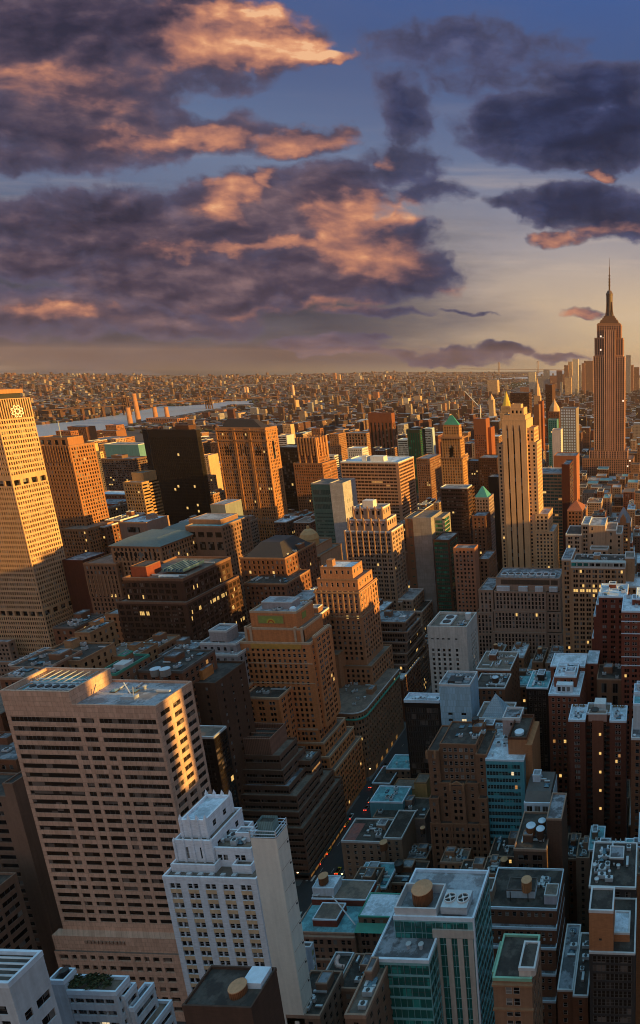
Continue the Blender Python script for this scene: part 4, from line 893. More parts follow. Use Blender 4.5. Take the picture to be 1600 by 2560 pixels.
    y1 = back_y(x1, Y, z, 1194); b.tier(x0, x1, Y, y1, 0, z, dict(cols=[(W*.24, W*.38), (W*.66, W*.82)], rows=[(z-17.6-3.75*i, z-16.0-3.75*i) for i in range(14) if z-17.6-3.75*i > 1], dep=.3, lit=.0), None, roof=R_MID, par=1.0)
    for i, w in enumerate(b.win):
        up = w[0].x > (x0+x1)/2; row = int((z-w[0].z)/3.75)
        lit_ = up and row in (5,6,8,9); b.win[i] = w[:5]+(lit_,)
    b.win = [w for w in b.win if w[0].x > (x0+x1)/2 or w[0].z < z-29]
    q = MB(); xx = (x0+x1)/2; q.box(xx-4.5, xx+3, Y+3, Y+9, z, z+1.2, 0); b.part('cooling_unit', q, [DKMETAL]); b.clutter(4, big=False); b.done()
    # glass pyramid roof
    b = Bld('office_building', 'low building carrying a pale blue glass pyramid skylight', 'building', M_MBRN, GL, lit=0, trim=TRIM)
    Y = 284; t = b.px(1190, 1275, 1800, Y, 16, f=P(), roof=R_BRN); z = t[4]; c = atz(1233,1797,z)
    q = MB(); a0, a1 = at(1205,1797,Y+2).x, at(1266,1797,Y+2).x; q.pyramid(a0, a1, Y+2, Y+12, z, at(1230,1733,Y+7).z, 0); b.part('glass_pyramid', q, [wallmat('pyramid_glass', (.30,.42,.52), 'panel', joint=(1.1,1.1), rough=.25, var=.1)])
    b.done()
    b = Bld('low_building', 'low flat building with pale blue roof ducts in front of the glass pyramid', 'building', M_BRICK, GL, lit=0, trim=TRIMB)
    t = b.px(1182, 1258, 1850, 268, 14, f=P(), roof=R_BLUE, par=.5); b.clutter(9); b.done()
    b = Bld('low_building', 'pale pink parapeted roof pavilion left of the tan brick shaft top', 'building', wm('pale_pink_render', (.46,.34,.32)), GL, lit=0, trim=TRIM)
    b.px(1256, 1300, 1800, 272, 10, f=P(4,1,4,1.6), roof=R_MID, par=1.2); b.done(); 
    # pale concrete tower
    b = Bld('office_tower', 'pale concrete tower with slot windows and two big roof fans', 'tower', wm('board_concrete', (.50,.46,.43), 'plain', var=.28), GL, lit=.01)
    Y = 359; x0, x1, z = at(1068,1572,Y).x, at(1166,1572,Y).x, at(1117,1572,Y).z; W = x1-x0; y1 = back_y(x1, Y, z, 1192)
    rows = [(z-7.8,z-6.6)]+[(z-16.2-3.3*i, z-14.0-3.3*i) for i in range(22) if z-16.2-3.3*i > 1]
    b.tier(x0, x1, Y, y1, 0, z, dict(cols=[(W*c-.85, W*c+.85) for c in (.11,.25,.39,.53,.72)], rows=rows, dep=.6), dict(cols=[(i*2.9+9, i*2.9+10.6) for i in range(4) if i*2.9+10.6 < y1-Y], rows=rows_even(z, 3.3, 2.2, 8, 1), dep=.5), roof=R_BRN, par=1.6, pw=.7)
    q = MB(); xx = (x0+x1)/2-3; q.box(xx-3, xx+4, Y+4, Y+19, z+.3, z+1.5, 0)
    for yy in (Y+7.8, Y+14.8): q.lathe(xx+.5, yy, [(2.6, z+1.5), (2.6, z+1.9), (2.2, z+1.9), (.02, z+1.6)], 18, 1)
    b.part('fan_deck', q, [TRIM, DKMETAL]); q = MB(); q.tube((x1-3.4,Y+16,z), (x1-3.4,Y+16,z+4.2), 1.9, 14); b.part('white_tank', q, [TRIM]); b.clutter(3, (xx+5,x1-1,Y+3,Y+13,z), big=False); b.done()
    # bluish bridge roof left of blue block
    b = Bld('low_building', 'long low dark glass building with a bluish roof left of the pale blue block', 'building', M_BLK, GLB, lit=.01, trim=TRIMB)
    t = b.px(1010, 1098, 1757, 318, 8, f=dict(p=2.4,w=2.1,fh=4.2,h=3.4,top=3.6), r=P(), roof=R_BLUE, par=1.6); b.clutter(5, big=False); b.done()
    # 46th street corner and its neighbours
    b = Bld('office_building', 'cream corner building with small square windows and a red roof by the avenue crossing', 'building', wm('corner_cream', (.33,.27,.22)), GL, FRW, lit=0, trim=TRIM)
    Y = 257; t = b.px(853, 960, 2108, Y, 16, f=P(3.6,1.4,3.5,1.8,top=1.6), r=P(3.6,1.4,3.5,1.8), roof=R_DARK, par=.8)
    q = MB(); q.quad([(t[0]+.6,Y+.6,t[4]+.1),(t[0]+6.6,Y+.6,t[4]+.1),(t[0]+6.6,Y+13,t[4]+.1),(t[0]+.6,Y+13,t[4]+.1)]); b.part('red_roof', q, [roofmat('red_roof', (.30,.10,.08), (.22,.1,.09))])
    b.px(958, 1004, 2098, Y+2, 20, f=P(3.6,1.2,3.5,1.8), roof=R_DARK, par=.6); b.clutter(6, (t[0]+8,t[1]-1,Y+2,Y+15,t[4])); b.done()
    p_ = atz(958, 2102, t[4]+6); water_tank(p_.x, p_.y, t[4], 1.8, 4, 'tan water tank on the cream corner building by the crossing', LIDO, 1.2)
    b = Bld('low_building', 'low building with a teal painted blank wall and glazed roof west of the avenue', 'building', wm('teal_painted_wall', (.14,.36,.42), 'plain', var=.2), GL, lit=0, trim=TRIMB)
    t = b.px(924, 1006, 2008, 282, 13, f=None, roof=R_TEAL, par=.6); b.clutter(4, big=False); b.done()
    b = Bld('low_building', 'plain brown-pink brick wall building in front of the teal painted wall', 'building', wm('dull_pink_brick', (.27,.19,.165), 'brick'), GL, lit=0, trim=M_STONE)
    b.px(932, 1062, 2048, 276, 16, f=dict(cols=[(1.8,4.0)], rows=[(at(932,2048,276).z-9, at(932,2048,276).z-6.5)]), roof=R_DARK, par=.4); b.clutter(6); b.done()
    b = Bld('low_building', 'small yellow penthouse block on a dark roof left of the brown stepped-bay block', 'building', wm('yellow_render', (.52,.36,.16)), GL, lit=0, trim=M_TAN)
    b.px(980, 1062, 1975, 300, 9, f=P(5,1,4,1.8), roof=R_BRN, par=.5); b.px(1035, 1066, 1958, 299.5, 8, f=None, roof=R_BRN, par=.4); b.done()
    b = Bld('low_building', 'low building with turquoise roof strips along the west side of the avenue', 'building', M_GBRN, GL, lit=0, trim=TRIMB)
    b.px(965, 1062, 1925, 322, 14, f=P(), roof=R_TEAL, par=.5); b.clutter(6); b.px(930, 975, 1960, 312, 16, f=P(), roof=R_DARK, par=.5); b.done()
mid_west()

def centre_mid():
    # curved corner block
    b = Bld('office_building', 'tan block with a rounded corner and green copper cornice on the avenue', 'building', wm('curved_block_stone', (.31,.21,.145)), GL, FRW, lit=.02, trim=M_TAN)
    Y = 335; z = at(880,1784,Y).z; x1 = -178; y1 = 392; x0 = x1-40; rr = 7
    pts = [(x0, y1)]+[(x0, Y)]+[(x1-rr+rr*math.sin(a*math.pi/12), Y+rr-rr*math.cos(a*math.pi/12)) for a in range(7)]+[(x1, y1)]
    fh = 3.9
    for i in range(1, len(pts)-1):
        (ax, ay), (bx, by) = pts[i], pts[i+1]; L = math.hypot(bx-ax, by-ay); u = ((bx-ax)/L, (by-ay)/L, 0)
        b.face((ax, ay, 0), u, L, z, cols_even(L, 3.0 if L > 4 else L*.95, 1.35 if L > 4 else .9, .4 if L > 4 else .05), rows_even(z, fh, 2.0, 2.4, 5), .3)
    b.plain((x1, y1, 0), (-1,0,0), 40, z); b.foot.append((x0, x1, Y, y1))
    for zz, e, nm, mt in ((z-4.6, .9, 'green_cornice', COPPER), (z-.3, .4, 'coping', TRIM)):
        q = MB(); cx, cy = (x0+x1)/2, (Y+y1)/2
        q.loft([[(p[0]+e*(1 if p[0] > x1-rr-.1 else 0), p[1]-e*(1 if p[1] < Y+rr+.1 and p[0] > x0 else 0), zz+d) for p in pts] for d in (0, .7)]); b.part(nm, q, [mt])
    q = MB(); q.prism(pts, z+.2, z+.42, 0); b.part('roof', q, [R_BRN])
    for i in range(5): q = MB(); q.box(x1-.02, x1+.1, Y+10+i*8, Y+12.5+i*8, .5, 3.2, 0); b.part('shop_window', q, [litmat('shop_light', (1, .45, .10), .10)])
    b.clutter(8, (x0+12, x1-2, Y+6, y1-20, z+.42)); b.done()
    b = Bld('office_building', 'brown brick block with pale blue roof behind the rounded corner block', 'building', M_BRICK, GL, lit=.03, trim=TRIM)
    b.px(948, 1006, 1700, 400, 34, f=P(), r=P(), roof=R_BLUE); b.clutter(6); b.px(905, 955, 1722, 396, 20, f=P(), r=P(), roof=R_BRN); b.done()
    # salmon tower
    b = Bld('office_tower', 'salmon brick tower with sunlit crown in front of the ornate cream-crowned tower', 'tower', M_SALM, GL, FRW, lit=.06, second=M_TAN, trim=M_TAN)
    Y = 372; F = P(3.15,1.45,3.75,2.0)
    x0, x1 = at(786,1480,Y).x, at(898,1480,Y).x; z = at(850,1480,Y).z
    base = b.tier(x0-2, x1+4.5, Y-3, Y+30, 0, at(880,1668,Y-3).z, F, F, roof=R_BRN)
    b.tier(x0, x1, Y, Y+26, base[4], z, F, dict(F, lit=.0), roof=R_BRN, litrow={4:4, 5:3, 9:1.6})
    a = b.px(792, 894, 1452, Y+2, 21, z0=z, f=P(3.2,1.2,4,2.6), r=P(3.2,1.2,4,2.6), roof=R_BRN); t = b.px(800, 880, 1421, Y+5, 14, z0=a[4], f=P(3.6,1.3,4,2.2), r=P(3.6,1.3,4,2.2), roof=R_BLUE)
    for i in range(9):                                            # tall stone piers of the crown
        q = MB(); xx = x0+.2+i*(x1-x0-1)/8; q.box(xx, xx+.9, Y-.35, Y+.02, z-17, z+.8, 0); b.part('pier', q, [M_COPR])
    for zz in (z-18, z-.9): q = MB(); q.box(x0-.5, x1+.5, Y-.6, Y+.02, zz, zz+.9, 0); q.box(x1, x1+.6, Y, Y+26, zz, zz+.9, 0); b.part('cornice', q, [M_COPR])
    for i in range(7):
        q = MB(); yy = Y+.6+i*3.9; q.box(x1-.02, x1+.35, yy, yy+.8, z-17, z, 0); b.part('pier', q, [M_COPR])
    q = MB(); q.box(t[0]+3, t[0]+7, Y+8, Y+12, t[4], t[4]+4.4, 0); b.part('chimney', q, [M_TAN])
    b.px(792, 845, 1640, Y-8, 12, f=F, roof=R_BRN); b.done()
    # ornate crowned tower
    b = Bld('office_tower', 'slender cream tower with scalloped white crown and pink roundels', 'tower', wm('ornate_cream', (.42,.33,.27)), GL, FRW, lit=.05, second=WHITE and wm('white_terracotta', (.62,.55,.52)), trim=wm('white_terracotta', (.62,.55,.52)))
    Y = 490; F = PAIR(4.7,1.35,3.75,2.0,.4)
    x0, x1 = at(861,1330,Y).x, at(978,1330,Y).x; z = at(920,1330,Y).z
    lo = b.px(861, 1032, 1500, Y+2, 26, f=F, r=F, roof=R_GREY); l2 = b.px(985, 1055, 1530, Y+4, 26, f=F, r=F, roof=R_DARK); l3 = b.px(870, 1005, 1505, Y+.6, 22, f=F, r=F, roof=R_GREY)
    b.tier(x0, x1, Y, Y+25, 0, z, dict(F, fh=3.75), F, roof=R_BRN, litrow={11:4, 17:3})
    u = b.px(870, 966, 1302, Y+2.5, 20, z0=z, f=P(4.4,1.7,5,3.0), r=P(4.4,1.7,5,3), roof=R_BRN); v = b.px(882, 955, 1272, Y+4.5, 16, z0=u[4], f=P(4,1.6,5,3.4), r=P(4,1.6,5,3.2), roof=R_MID)
    for (q0, q1, yf, zz, n) in ((u[0],u[1],u[2],u[4],5),(v[0],v[1],v[2],v[4],4)):
        for i in range(n+1):
            xx = q0+(q1-q0)*i/n; q = MB(); q.box(xx-.6, xx+.6, yf-.5, yf+.3, zz-9, zz+1.2, 0); q.pyramid(xx-.6, xx+.6, yf-.5, yf+.3, zz+1.2, zz+2.6, 0); b.part('crown_pier', q, [M_COPR])
        for i in range(n):
            xx = q0+(q1-q0)*(i+.5)/n; q = MB(); q.tube((xx, yf-.35, zz-.4 if n == 4 else zz-1.2), (xx, yf+.1, zz-.4 if n == 4 else zz-1.2), 1.5, 14); b.part('roundel', q, [flatmat('pink_roundel', (.55,.34,.32), .6)])
    q = MB(); q.box(v[0]+7, v[0]+16, Y+8, Y+15, v[4], v[4]+6, 0); b.part('penthouse', q, [wm('white_terracotta', (.62,.55,.52))])
    for i in range(9):
        q = MB(); xx = x0+(x1-x0)*i/8; q.box(xx-.4, xx+.4, Y-.4, Y+.02, 60, z+1.1, 0); b.part('pier', q, [M_COPR])
    b.done()
    # dark glass ziggurat
    b = Bld('office_building', 'grey stepped ziggurat office building with continuous dark window bands', 'building', wm('zig_grey', (.20,.16,.14)), GL, lit=.05, trim=M_STONE)
    Y = 418
    for i, (xl, xr, yt, dy, dep) in enumerate(((930,1013,1557,0,22),(930,1024,1582,-2,27),(930,1033,1608,-4,32),(930,1042,1636,-6,37),(930,1050,1664,-8,42),(930,1056,1694,-10,46))):
        zz = at(xr,yt,Y+dy).z; x0, x1 = at(xl-8,yt,Y+dy).x, at(xr,yt,Y+dy).x; W = x1-x0; x1 = min(x1, -180.2)
        rows = rows_even(zz, 3.6, 2.3, 1.3, 1); rows = rows if i == 5 else rows[-3:]
        n = int((x1-x0-1)/1.9); b.tier(x0, x1, Y+dy, Y+dy+dep, 0 if i == 5 else zz-13, zz, dict(cols=[(.5+1.9*k, 2.15+1.9*k) for k in range(n)], rows=[(r0-(0 if i == 5 else zz-13), r1-(0 if i == 5 else zz-13)) for r0, r1 in rows], dep=.3), dict(cols=[(.5+1.9*k, 2.15+1.9*k) for k in range(int((dep-1)/1.9))], rows=[(r0-(0 if i == 5 else zz-13), r1-(0 if i == 5 else zz-13)) for r0, r1 in rows], dep=.3, lit=.10), roof=R_MID, par=.5)
        if i == 0: b.clutter(3); q = MB(); q.box(x1-7, x1-2.5, Y+6, Y+10, zz, zz+2, 0); q.tube((x1-5, Y+8, zz+2), (x1-9, Y+10, zz+4.5), .3, 6); b.part('satellite_mount', q, [METAL])
    b.done()
    # mansion-roofed beige
    b = Bld('office_building', 'beige stone building with a dark mansard roof and a row of lit dormers', 'building', M_MBRN, GL, lit=.04, trim=M_STONE)
    Y = 560; t = b.px(1005, 1118, 1478, Y, 40, f=P(3.4,1.7,4.2,2.4), r=P(3.4,1.7,4.2,2.4), roof=R_DARK, par=.9); z = t[4]
    q = MB(); q.loft([[(t[0]+1,Y+1,z),(t[1]-1,Y+1,z),(t[1]-1,Y+38,z),(t[0]+1,Y+38,z)], [(t[0]+4,Y+8,z+7),(t[1]-4,Y+8,z+7),(t[1]-4,Y+34,z+7),(t[0]+4,Y+34,z+7)]]); b.part('mansard_roof', q, [flatmat('dark_slate', (.05,.042,.04), .6)])
    for i in range(6):
        q = MB(); xx = t[0]+5+i*5.6; q.box(xx, xx+1.6, Y+2.6, Y+5, z+1.6, z+3.4, 0); b.part('dormer', q, [LIT])
    q = MB(); q.box(t[0]+8, t[0]+24, Y+14, Y+24, z+6, z+11, 0); b.part('penthouse', q, [M_RED]); b.done()
    # big white setback
    b = Bld('office_building', 'broad grey-white setback office building with rows of dark upright windows and roof fans', 'building', wm('setback_limestone', (.37,.31,.28)), GL, lit=.02, trim=M_STONE)
    Y = 445; F = P(2.62,1.3,3.45,2.35,top=1.2)
    zs = [at(1300,y,Y).z for y in (1487, 1535, 1586, 1640, 1692)]
    x0, x1 = at(1231,1500,Y).x, at(1397,1500,Y).x; W = x1-x0
    for i in range(4):
        zt, zb_ = zs[i], zs[i+1] if i < 3 else 0
        dy = 6-i*1.6
        b.tier(x0-i*.8, x0+W*.79, Y+dy, Y+40, zb_, zt, F, None, roof=R_BRN, par=.3); b.tier(x0+W*.79, x1+i*.6, Y+dy+1.4, Y+40, zb_, zt-1, F, None, roof=R_BRN, par=.3)
    b.px(1196, 1232, 1478, Y+7, 30, f=F, roof=R_MID); b.px(1190, 1232, 1535, Y+5, 34, f=F, roof=R_BRN); b.px(1185, 1232, 1586, Y+3, 34, f=F, roof=R_BRN)
    c = b.tier(x0+1, x1-.5, Y+9, Y+34, zs[0], at(1300,1447,Y+9).z, None, None, roof=R_MID, par=.8)
    q = MB(); zz = c[4]; q.box(c[0]+4, c[1]-8, Y+8.8, Y+9.05, zz-4.8, zz-.8, 0); q.box(c[1]-7, c[1]-1.5, Y+8.8, Y+9.05, zz-4.8, zz-.8, 0); b.part('louvre_band', q, [wallmat('dark_louvre', (.10,.085,.075), 'ribs', joint=.7)])
    for i in range(8):
        q = MB(); xx = c[0]+3+i*(c[1]-c[0]-6)/8; q.box(xx, xx+4.6, Y+13, Y+20, zz, zz+1.6, 0); q.lathe(xx+2.3, Y+16.5, [(1.9, zz+1.6), (1.9, zz+2.0), (1.5, zz+2.0), (.02, zz+1.7)], 12, 1); b.part('cooling_unit', q, [METAL, DKMETAL])
    for k0, k1 in ((.02,.22),(.36,.5),(.62,.74),(.84,.97)):
        q = MB(); q.box(c[0]+(c[1]-c[0])*k0, c[0]+(c[1]-c[0])*k1, Y+6.5, Y+8.8, zs[0]+.1, zs[0]+4, 0); b.part('terrace_room', q, [wm('pale_terrace', (.5,.5,.54))])
    b.done()
centre_mid()

def right_side():
    RB = M_RED
    # twin-winged red brick tower with a dark recessed court
    b = Bld('apartment_tower', 'red-brown twin-winged apartment tower with a dark recess between its wings', 'tower', wm('twin_red_brick', (.145,.06,.045), 'brick'), GL, FRW, lit=.05, trim=TRIMB)
    Y = 272; x0, x1, z = at(1421,1804,Y).x, at(1566,1804,Y).x, at(1490,1804,Y).z; W = x1-x0; F = PAIR(4.2,1.1,3.35,1.75,.25)
    b.tier(x0, x0+W*.29, Y, Y+14, 0, z, dict(F, mx=.4), P(3,1.1,3.35,1.7), roof=R_BLUE, par=.9); b.tier(x1-W*.29, x1, Y, Y+14, 0, z, dict(F, mx=.4), P(3,1.1,3.35,1.7), roof=R_BLUE, par=.9)
    m_ = b.tier(x0+W*.29, x1-W*.29, Y+5, Y+14.5, 0, z+1, dict(P(3.0,1.1,3.35,1.8), lit=.10), None, roof=R_BRN, par=.9)
    q = MB(); q.box(x0+W*.40, x0+W*.60, Y+1.5, Y+5, 0, z-.4, 0); b.part('stair_shaft', q, [wm('twin_red_brick_shaft', (.19,.085,.06), 'brick')])
    for i in range(5):
        q = MB(); q.quad([(x0+W*.52, Y+1.46, z-9-i*11), (x0+W*.56, Y+1.46, z-9-i*11), (x0+W*.56, Y+1.46, z-7.4-i*11), (x0+W*.52, Y+1.46, z-7.4-i*11)]); b.part('stair_window', q, [LIT])
    for k, i0, i1 in ((0,.30,.39),(1,.61,.70)):
        for i in range(17): q = MB(); zz = z-6-i*3.35; q.box(x0+W*i0, x0+W*i1, Y+2.6, Y+5, zz, zz+.2, 0, True); q.box(x0+W*i0, x0+W*i1, Y+2.55, Y+2.65, zz, zz+1.0, 0); b.part('fire_balcony', q, [DKMETAL])
    q = MB(); q.box(x0+W*.42, x0+W*.62, Y+8, Y+14, z+1, z+5, 0); b.part('penthouse', q, [wm('white_penthouse', (.55,.55,.56))]); q = MB(); q.lathe(x0+W*.44, Y+5.5, [(2.2, z+1), (2.2, z+3.6), (.2, z+4.8)], 14); b.part('tank_drum', q, [DKMETAL])
    b.bulk(x0+W*.34, x0+W*.66, Y+1.6, Y+5.2, z-1, 4.2, [wm('pink_penthouse', (.42,.26,.22)), R_BRN, TRIM])
    for side in (0, 1):
        for i in range(5):
            q = MB(); xx = x0+1+(W*.72 if side else 0)+i*1.3; rr = b.rng
            for _ in range(16):
                a_, r_ = rr.random()*6.28, rr.uniform(.1,.7); q.quad([(xx+r_*math.cos(a_)-.25,Y+12.4+r_*math.sin(a_),z+.3+rr.random()*1.5),(xx+r_*math.cos(a_)+.25,Y+12.3+r_*math.sin(a_),z+.4+rr.random()*1.5),(xx+r_*math.cos(a_)+.1,Y+12.5+r_*math.sin(a_),z+.9+rr.random()*1.5)])
            b.part('roof_shrub', q, [flatmat('autumn_leaf', (.16,.10,.03), .8)])
    b.clutter(5, (x0+1,x0+W*.27,Y+1,Y+11,z), big=False); b.clutter(5, (x1-W*.27,x1-1,Y+1,Y+11,z), big=False); b.done()
    # red brick block with the blue roof
    b = Bld('loft_building', 'red brick loft block with bright blue roof terraces and a white roof pavilion', 'building', wm('loft_red_brick', (.24,.095,.065), 'brick'), GL, FRW, lit=.08, trim=TRIMB)
    Y = 300; x0, x1, z = at(1371,1739,Y).x, at(1449,1739,Y).x, at(1410,1739,Y).z
    b.tier(x0, x1, Y, Y+26, 0, z, P(2.9,1.35,3.7,2.0,dep=.35), P(3.2,1.3,3.7,1.9), roof=R_BLUE, par=.8, litrow={10:6, 6:4, 7:4})
    q = b.px(1385, 1441, 1693, Y+9, 16, z0=z, f=P(3.4,1.3,4,2), r=P(3,1.3,4,2), roof=R_BLUE, par=.6)
    b.px(1376, 1462, 1668, Y+26, 16, f=P(), r=P(3.2,1.3,3.7,1.9), roof=R_BLUE, par=.7)
    pv = MB(); pv.box(at(1391,1720,Y+4).x, at(1432,1720,Y+4).x, Y+3, Y+7, z+.1, z+4.6, 0); b.part('roof_pavilion', pv, [wm('white_pavilion', (.58,.64,.70))])
    for i in range(3): w = MB(); xx = at(1394,1720,Y+3).x+i*2.5; w.quad([(xx,Y+2.96,z+.9),(xx+1.7,Y+2.96,z+.9),(xx+1.7,Y+2.96,z+3.6),(xx,Y+2.96,z+3.6)]); b.part('pavilion_window', w, [GL])
    q2 = MB(); q2.ring(q[0]+6, q[1]-1, Y+11, Y+17, q[4], q[4]+2.4, .5); b.part('court_screen', q2, [TRIMB]); b.clutter(6, q[:5], big=False)
    b.px(1466, 1494, 1659, 334, 16, f=P(), r=P(), roof=R_BLUE, par=.5); b.done()
    b = Bld('office_building', 'black glass-dark narrow building with cyan roof plant left of the red brick loft block', 'building', M_BLK, GLB, lit=.02, trim=TRIMB)
    t = b.px(1316, 1370, 1722, 318, 20, f=P(2.4,1.4,3.7,2.4), roof=R_TEAL, par=.6); b.clutter(9); b.done()
    b = Bld('office_building', 'brown building with a brick side wall and pale roof gear below the white setback block', 'building', M_BRICK, GL, lit=.02, trim=TRIM)
    t = b.px(1190, 1276, 1676, 340, 24, f=P(), r=P(4,1.2,3.8,1.6), roof=R_BRN, par=.7); b.clutter(9); b.px(1184, 1262, 1722, 322, 17, f=P(), roof=R_DARK, par=.6); b.clutter(8, big=False); b.done()
    p_ = atz(1238, 1690, b.roofs[-1][4]+5); water_tank(p_.x, p_.y, b.roofs[-1][4], 1.8, 3, 'blue-lidded water tank behind the glass pyramid', LIDB, 1.2, wm('dark_tank', (.07,.05,.04)))
    # red brick setback towers on the right edge
    b = Bld('apartment_tower', 'dark red brick apartment tower with pale stepped terraces left of its taller neighbour', 'tower', wm('terrace_red_brick', (.17,.055,.04), 'brick'), GL, FRW, lit=.03, trim=TRIMB)
    Y = 350; F = PAIR(4.0,1.1,3.4,1.75,.25)
    t = b.px(1497, 1568, 1494, Y, 22, f=F, r=F, roof=R_BLUE, par=.7); b.px(1490, 1530, 1512, Y+1, 20, f=F, roof=R_BLUE, par=.7); b.px(1484, 1530, 1541, Y+2, 20, f=F, roof=R_BLUE, par=.7); b.px(1480, 1530, 1596, Y+3, 20, f=F, roof=R_BLUE, par=.7); b.clutter(6, t); b.done()
    b = Bld('apartment_tower', 'red brick apartment tower with white string courses at the right edge', 'tower', wm('banded_red_brick', (.22,.075,.052), 'brick'), GL, FRW, lit=.08, trim=TRIMB)
    Y = 322; t = b.px(1554, 1640, 1531, Y, 24, f=F, r=None, roof=R_BLUE, par=.8, litrow={16:6, 17:5, 22:5}); z = t[4]
    for i in (5.5, 13.0, 27.5, 33.0): q = MB(); q.box(t[0]-.2, t[1], Y-.25, Y+.02, z-i-.5, z-i, 0); b.part('string_course', q, [TRIMB])
    b.px(1590, 1650, 1500, Y+10, 18, f=F, roof=R_BLUE, par=.8); b.clutter(5, t); b.done()
    b = Bld('low_building', 'low arched stone building in shade between the two red brick apartment towers', 'building', M_MBRN, GL, lit=.05, trim=M_STONE)
    b.px(1492, 1556, 1700, 326, 18, f=dict(p=4.4,w=2.8,fh=8,h=5.6,top=2.4), roof=R_DARK, par=.5); b.clutter(5); b.done()
    b = Bld('low_building', 'pale blue-white rooftop corner building at the right edge', 'building', M_LBLUE, GL, lit=0, trim=TRIMB)
    b.px(1583, 1650, 1765, 262, 14, f=None, roof=R_TEAL, par=1.0); b.px(1585, 1650, 1735, 270, 8, f=P(), roof=R_BLUE); b.clutter(3); b.done()
    b = Bld('office_building', 'brown brick building in shade right of the twin-winged tower', 'building', M_BRICK, GL, lit=.12, trim=TRIM)
    b.px(1578, 1650, 1850, 254, 16, f=P(), roof=R_MID); b.clutter(6); b.done()
    # cream tower with lit windows
    b = Bld('office_building', 'cream office building with many yellow lit windows and a teal roof band', 'building', M_COPR, GL, FRW, lit=.12, second=M_TAN, trim=TRIM)
    Y = 405; x0, x1, z = at(1427,1420,Y).x, at(1563,1420,Y).x, at(1495,1420,Y).z
    b.tier(x0, x1, Y, Y+30, 0, z, PAIR(4.3,1.25,3.6,1.95,.3), P(), roof=R_DARK, par=.6, litrow={0:7, 1:2, 4:5, 5:4, 7:2})
    q = MB(); q.box(x0, x1, Y-.2, Y+5, z+.6, z+4.2, 0); b.part('roof_gallery', q, [wm('pale_gallery', (.45,.45,.43))])
    for i in range(9): w = MB(); xx = x0+.5+i*(x1-x0)/9; w.quad([(xx,Y-.24,z+1.3),(xx+(x1-x0)/9-.9,Y-.24,z+1.3),(xx+(x1-x0)/9-.9,Y-.24,z+3.5),(xx,Y-.24,z+3.5)]); b.part('gallery_window', w, [GLT if i < 3 else GL])
    b.px(1404, 1428, 1400, Y+4, 26, f=PAIR(4.3,1.25,3.6,1.95,.3), roof=R_MID); b.px(1562, 1586, 1396, Y+14, 14, f=None, roof=R_BRN); b.px(1562, 1650, 1470, Y+2, 20, f=P(3.4,1.6,4,2.2), roof=R_BLUE)
    b.clutter(8, (x0+2,x1-2,Y+8,Y+26,z+.6)); b.done()
    b = Bld('office_building', 'pale stone building with stepped blank shafts behind the cream building with lit windows', 'building', wm('pale_blank_stone', (.46,.37,.29)), GL, FRW, lit=.05, trim=TRIM)
    Y = 490; F = PAIR(4.4,1.4,3.7,2.0,.35)
    b.px(1414, 1454, 1338, Y, 28, f=F, roof=R_DARK); b.px(1453, 1473, 1312, Y+2, 26, f=F, roof=R_GREY); b.px(1472, 1513, 1314, Y+1, 26, f=dict(cols=[(2,3.4)], fh=6, h=2.4), r=None, roof=R_GREY, par=.5); b.px(1513, 1541, 1327, Y+2, 24, f=P(6,1.4,6,2.4), roof=R_BRN); b.px(1540, 1555, 1335, Y+1, 24, f=P(3,1.4,3.7,1.9), roof=R_BRN); b.px(1475, 1520, 1375, Y-12, 9, f=P(4,2,4,2.4), roof=R_BRN); b.done()
    b = Bld('office_tower', 'brown granite tower with a pyramid roof glowing orange on its right slope', 'tower', wm('warm_brown_granite', (.26,.15,.10)), GL, lit=.02, trim=M_STONE)
    t = b.px(1418, 1456, 1277, 590, xb=1463, f=P(3.2,1.6,3.8,1.9), r=RIB(20,3.8,1.6), roof=R_DARK, par=.3); q = MB(); q.pyramid(t[0]-.3, t[1]+.3, t[2]-.3, t[3]+.3, t[4], at(1441,1252,600).z, 0); b.part('pyramid_roof', q, [wm('russet_roof', (.30,.13,.08))]); b.done()
    b = Bld('office_building', 'narrow stone building with a gothic gable and slate hip roof', 'building', M_TANBR, GL, FRW, lit=.03, trim=M_TAN)
    t = b.px(1541, 1574, 1308, 600, 26, f=PAIR(4.2,1.4,3.7,2.0,.35), roof=R_DARK, par=.3); z = t[4]; q = MB(); q.pyramid(t[0], t[1], 600, 626, z, z+13, 0, .12); b.part('hip_roof', q, [flatmat('blue_slate', (.16,.16,.19), .6)])
    xx = (t[0]+t[1])/2; q = MB(); q.loft([[(xx-3,599.6,z-2),(xx+3,599.6,z-2),(xx+3,606,z-2),(xx-3,606,z-2)], [(xx-3,599.6,z+4),(xx+3,599.6,z+4),(xx+3,606,z+4),(xx-3,606,z+4)], [(xx-.2,599.6,z+8.5),(xx+.2,599.6,z+8.5),(xx+.2,606,z+8.5),(xx-.2,606,z+8.5)]]); b.part('gable', q, [M_TANBR]); b.done()
    # foreground right
    b = Bld('loft_building', 'brown brick loft building with three white-edged setbacks and a tan rooftop tank', 'building', wm('setback_brown_brick', (.21,.115,.08), 'brick'), GL, FRW, lit=0, trim=TRIMB)
    Y = 190; x0, x1, z = at(1222,2273,Y).x, at(1392,2273,Y).x, at(1300,2273,Y).z; F = P(2.75,1.2,3.55,1.8,top=1.4)
    d = [0, 7.1, 14.2, 24.5, 35]
    for i in range(5):
        z1 = z-d[i]; z0 = z-d[i+1] if i < 4 else 0
        b.tier(x0-1, x1, Y-i*2.0, Y+19, z0, z1, F, P(3.2,1.2,3.55,1.8), roof=R_MID if i else R_DARK, par=.75, pw=.35)
    for i in range(10): q = MB(); xx = x0+1.2+i*2.5; q.box(xx, xx+.7, Y-2.35, Y-1.98, z-12.0, z-11.2, 0); b.part('air_conditioner', q, [METAL])
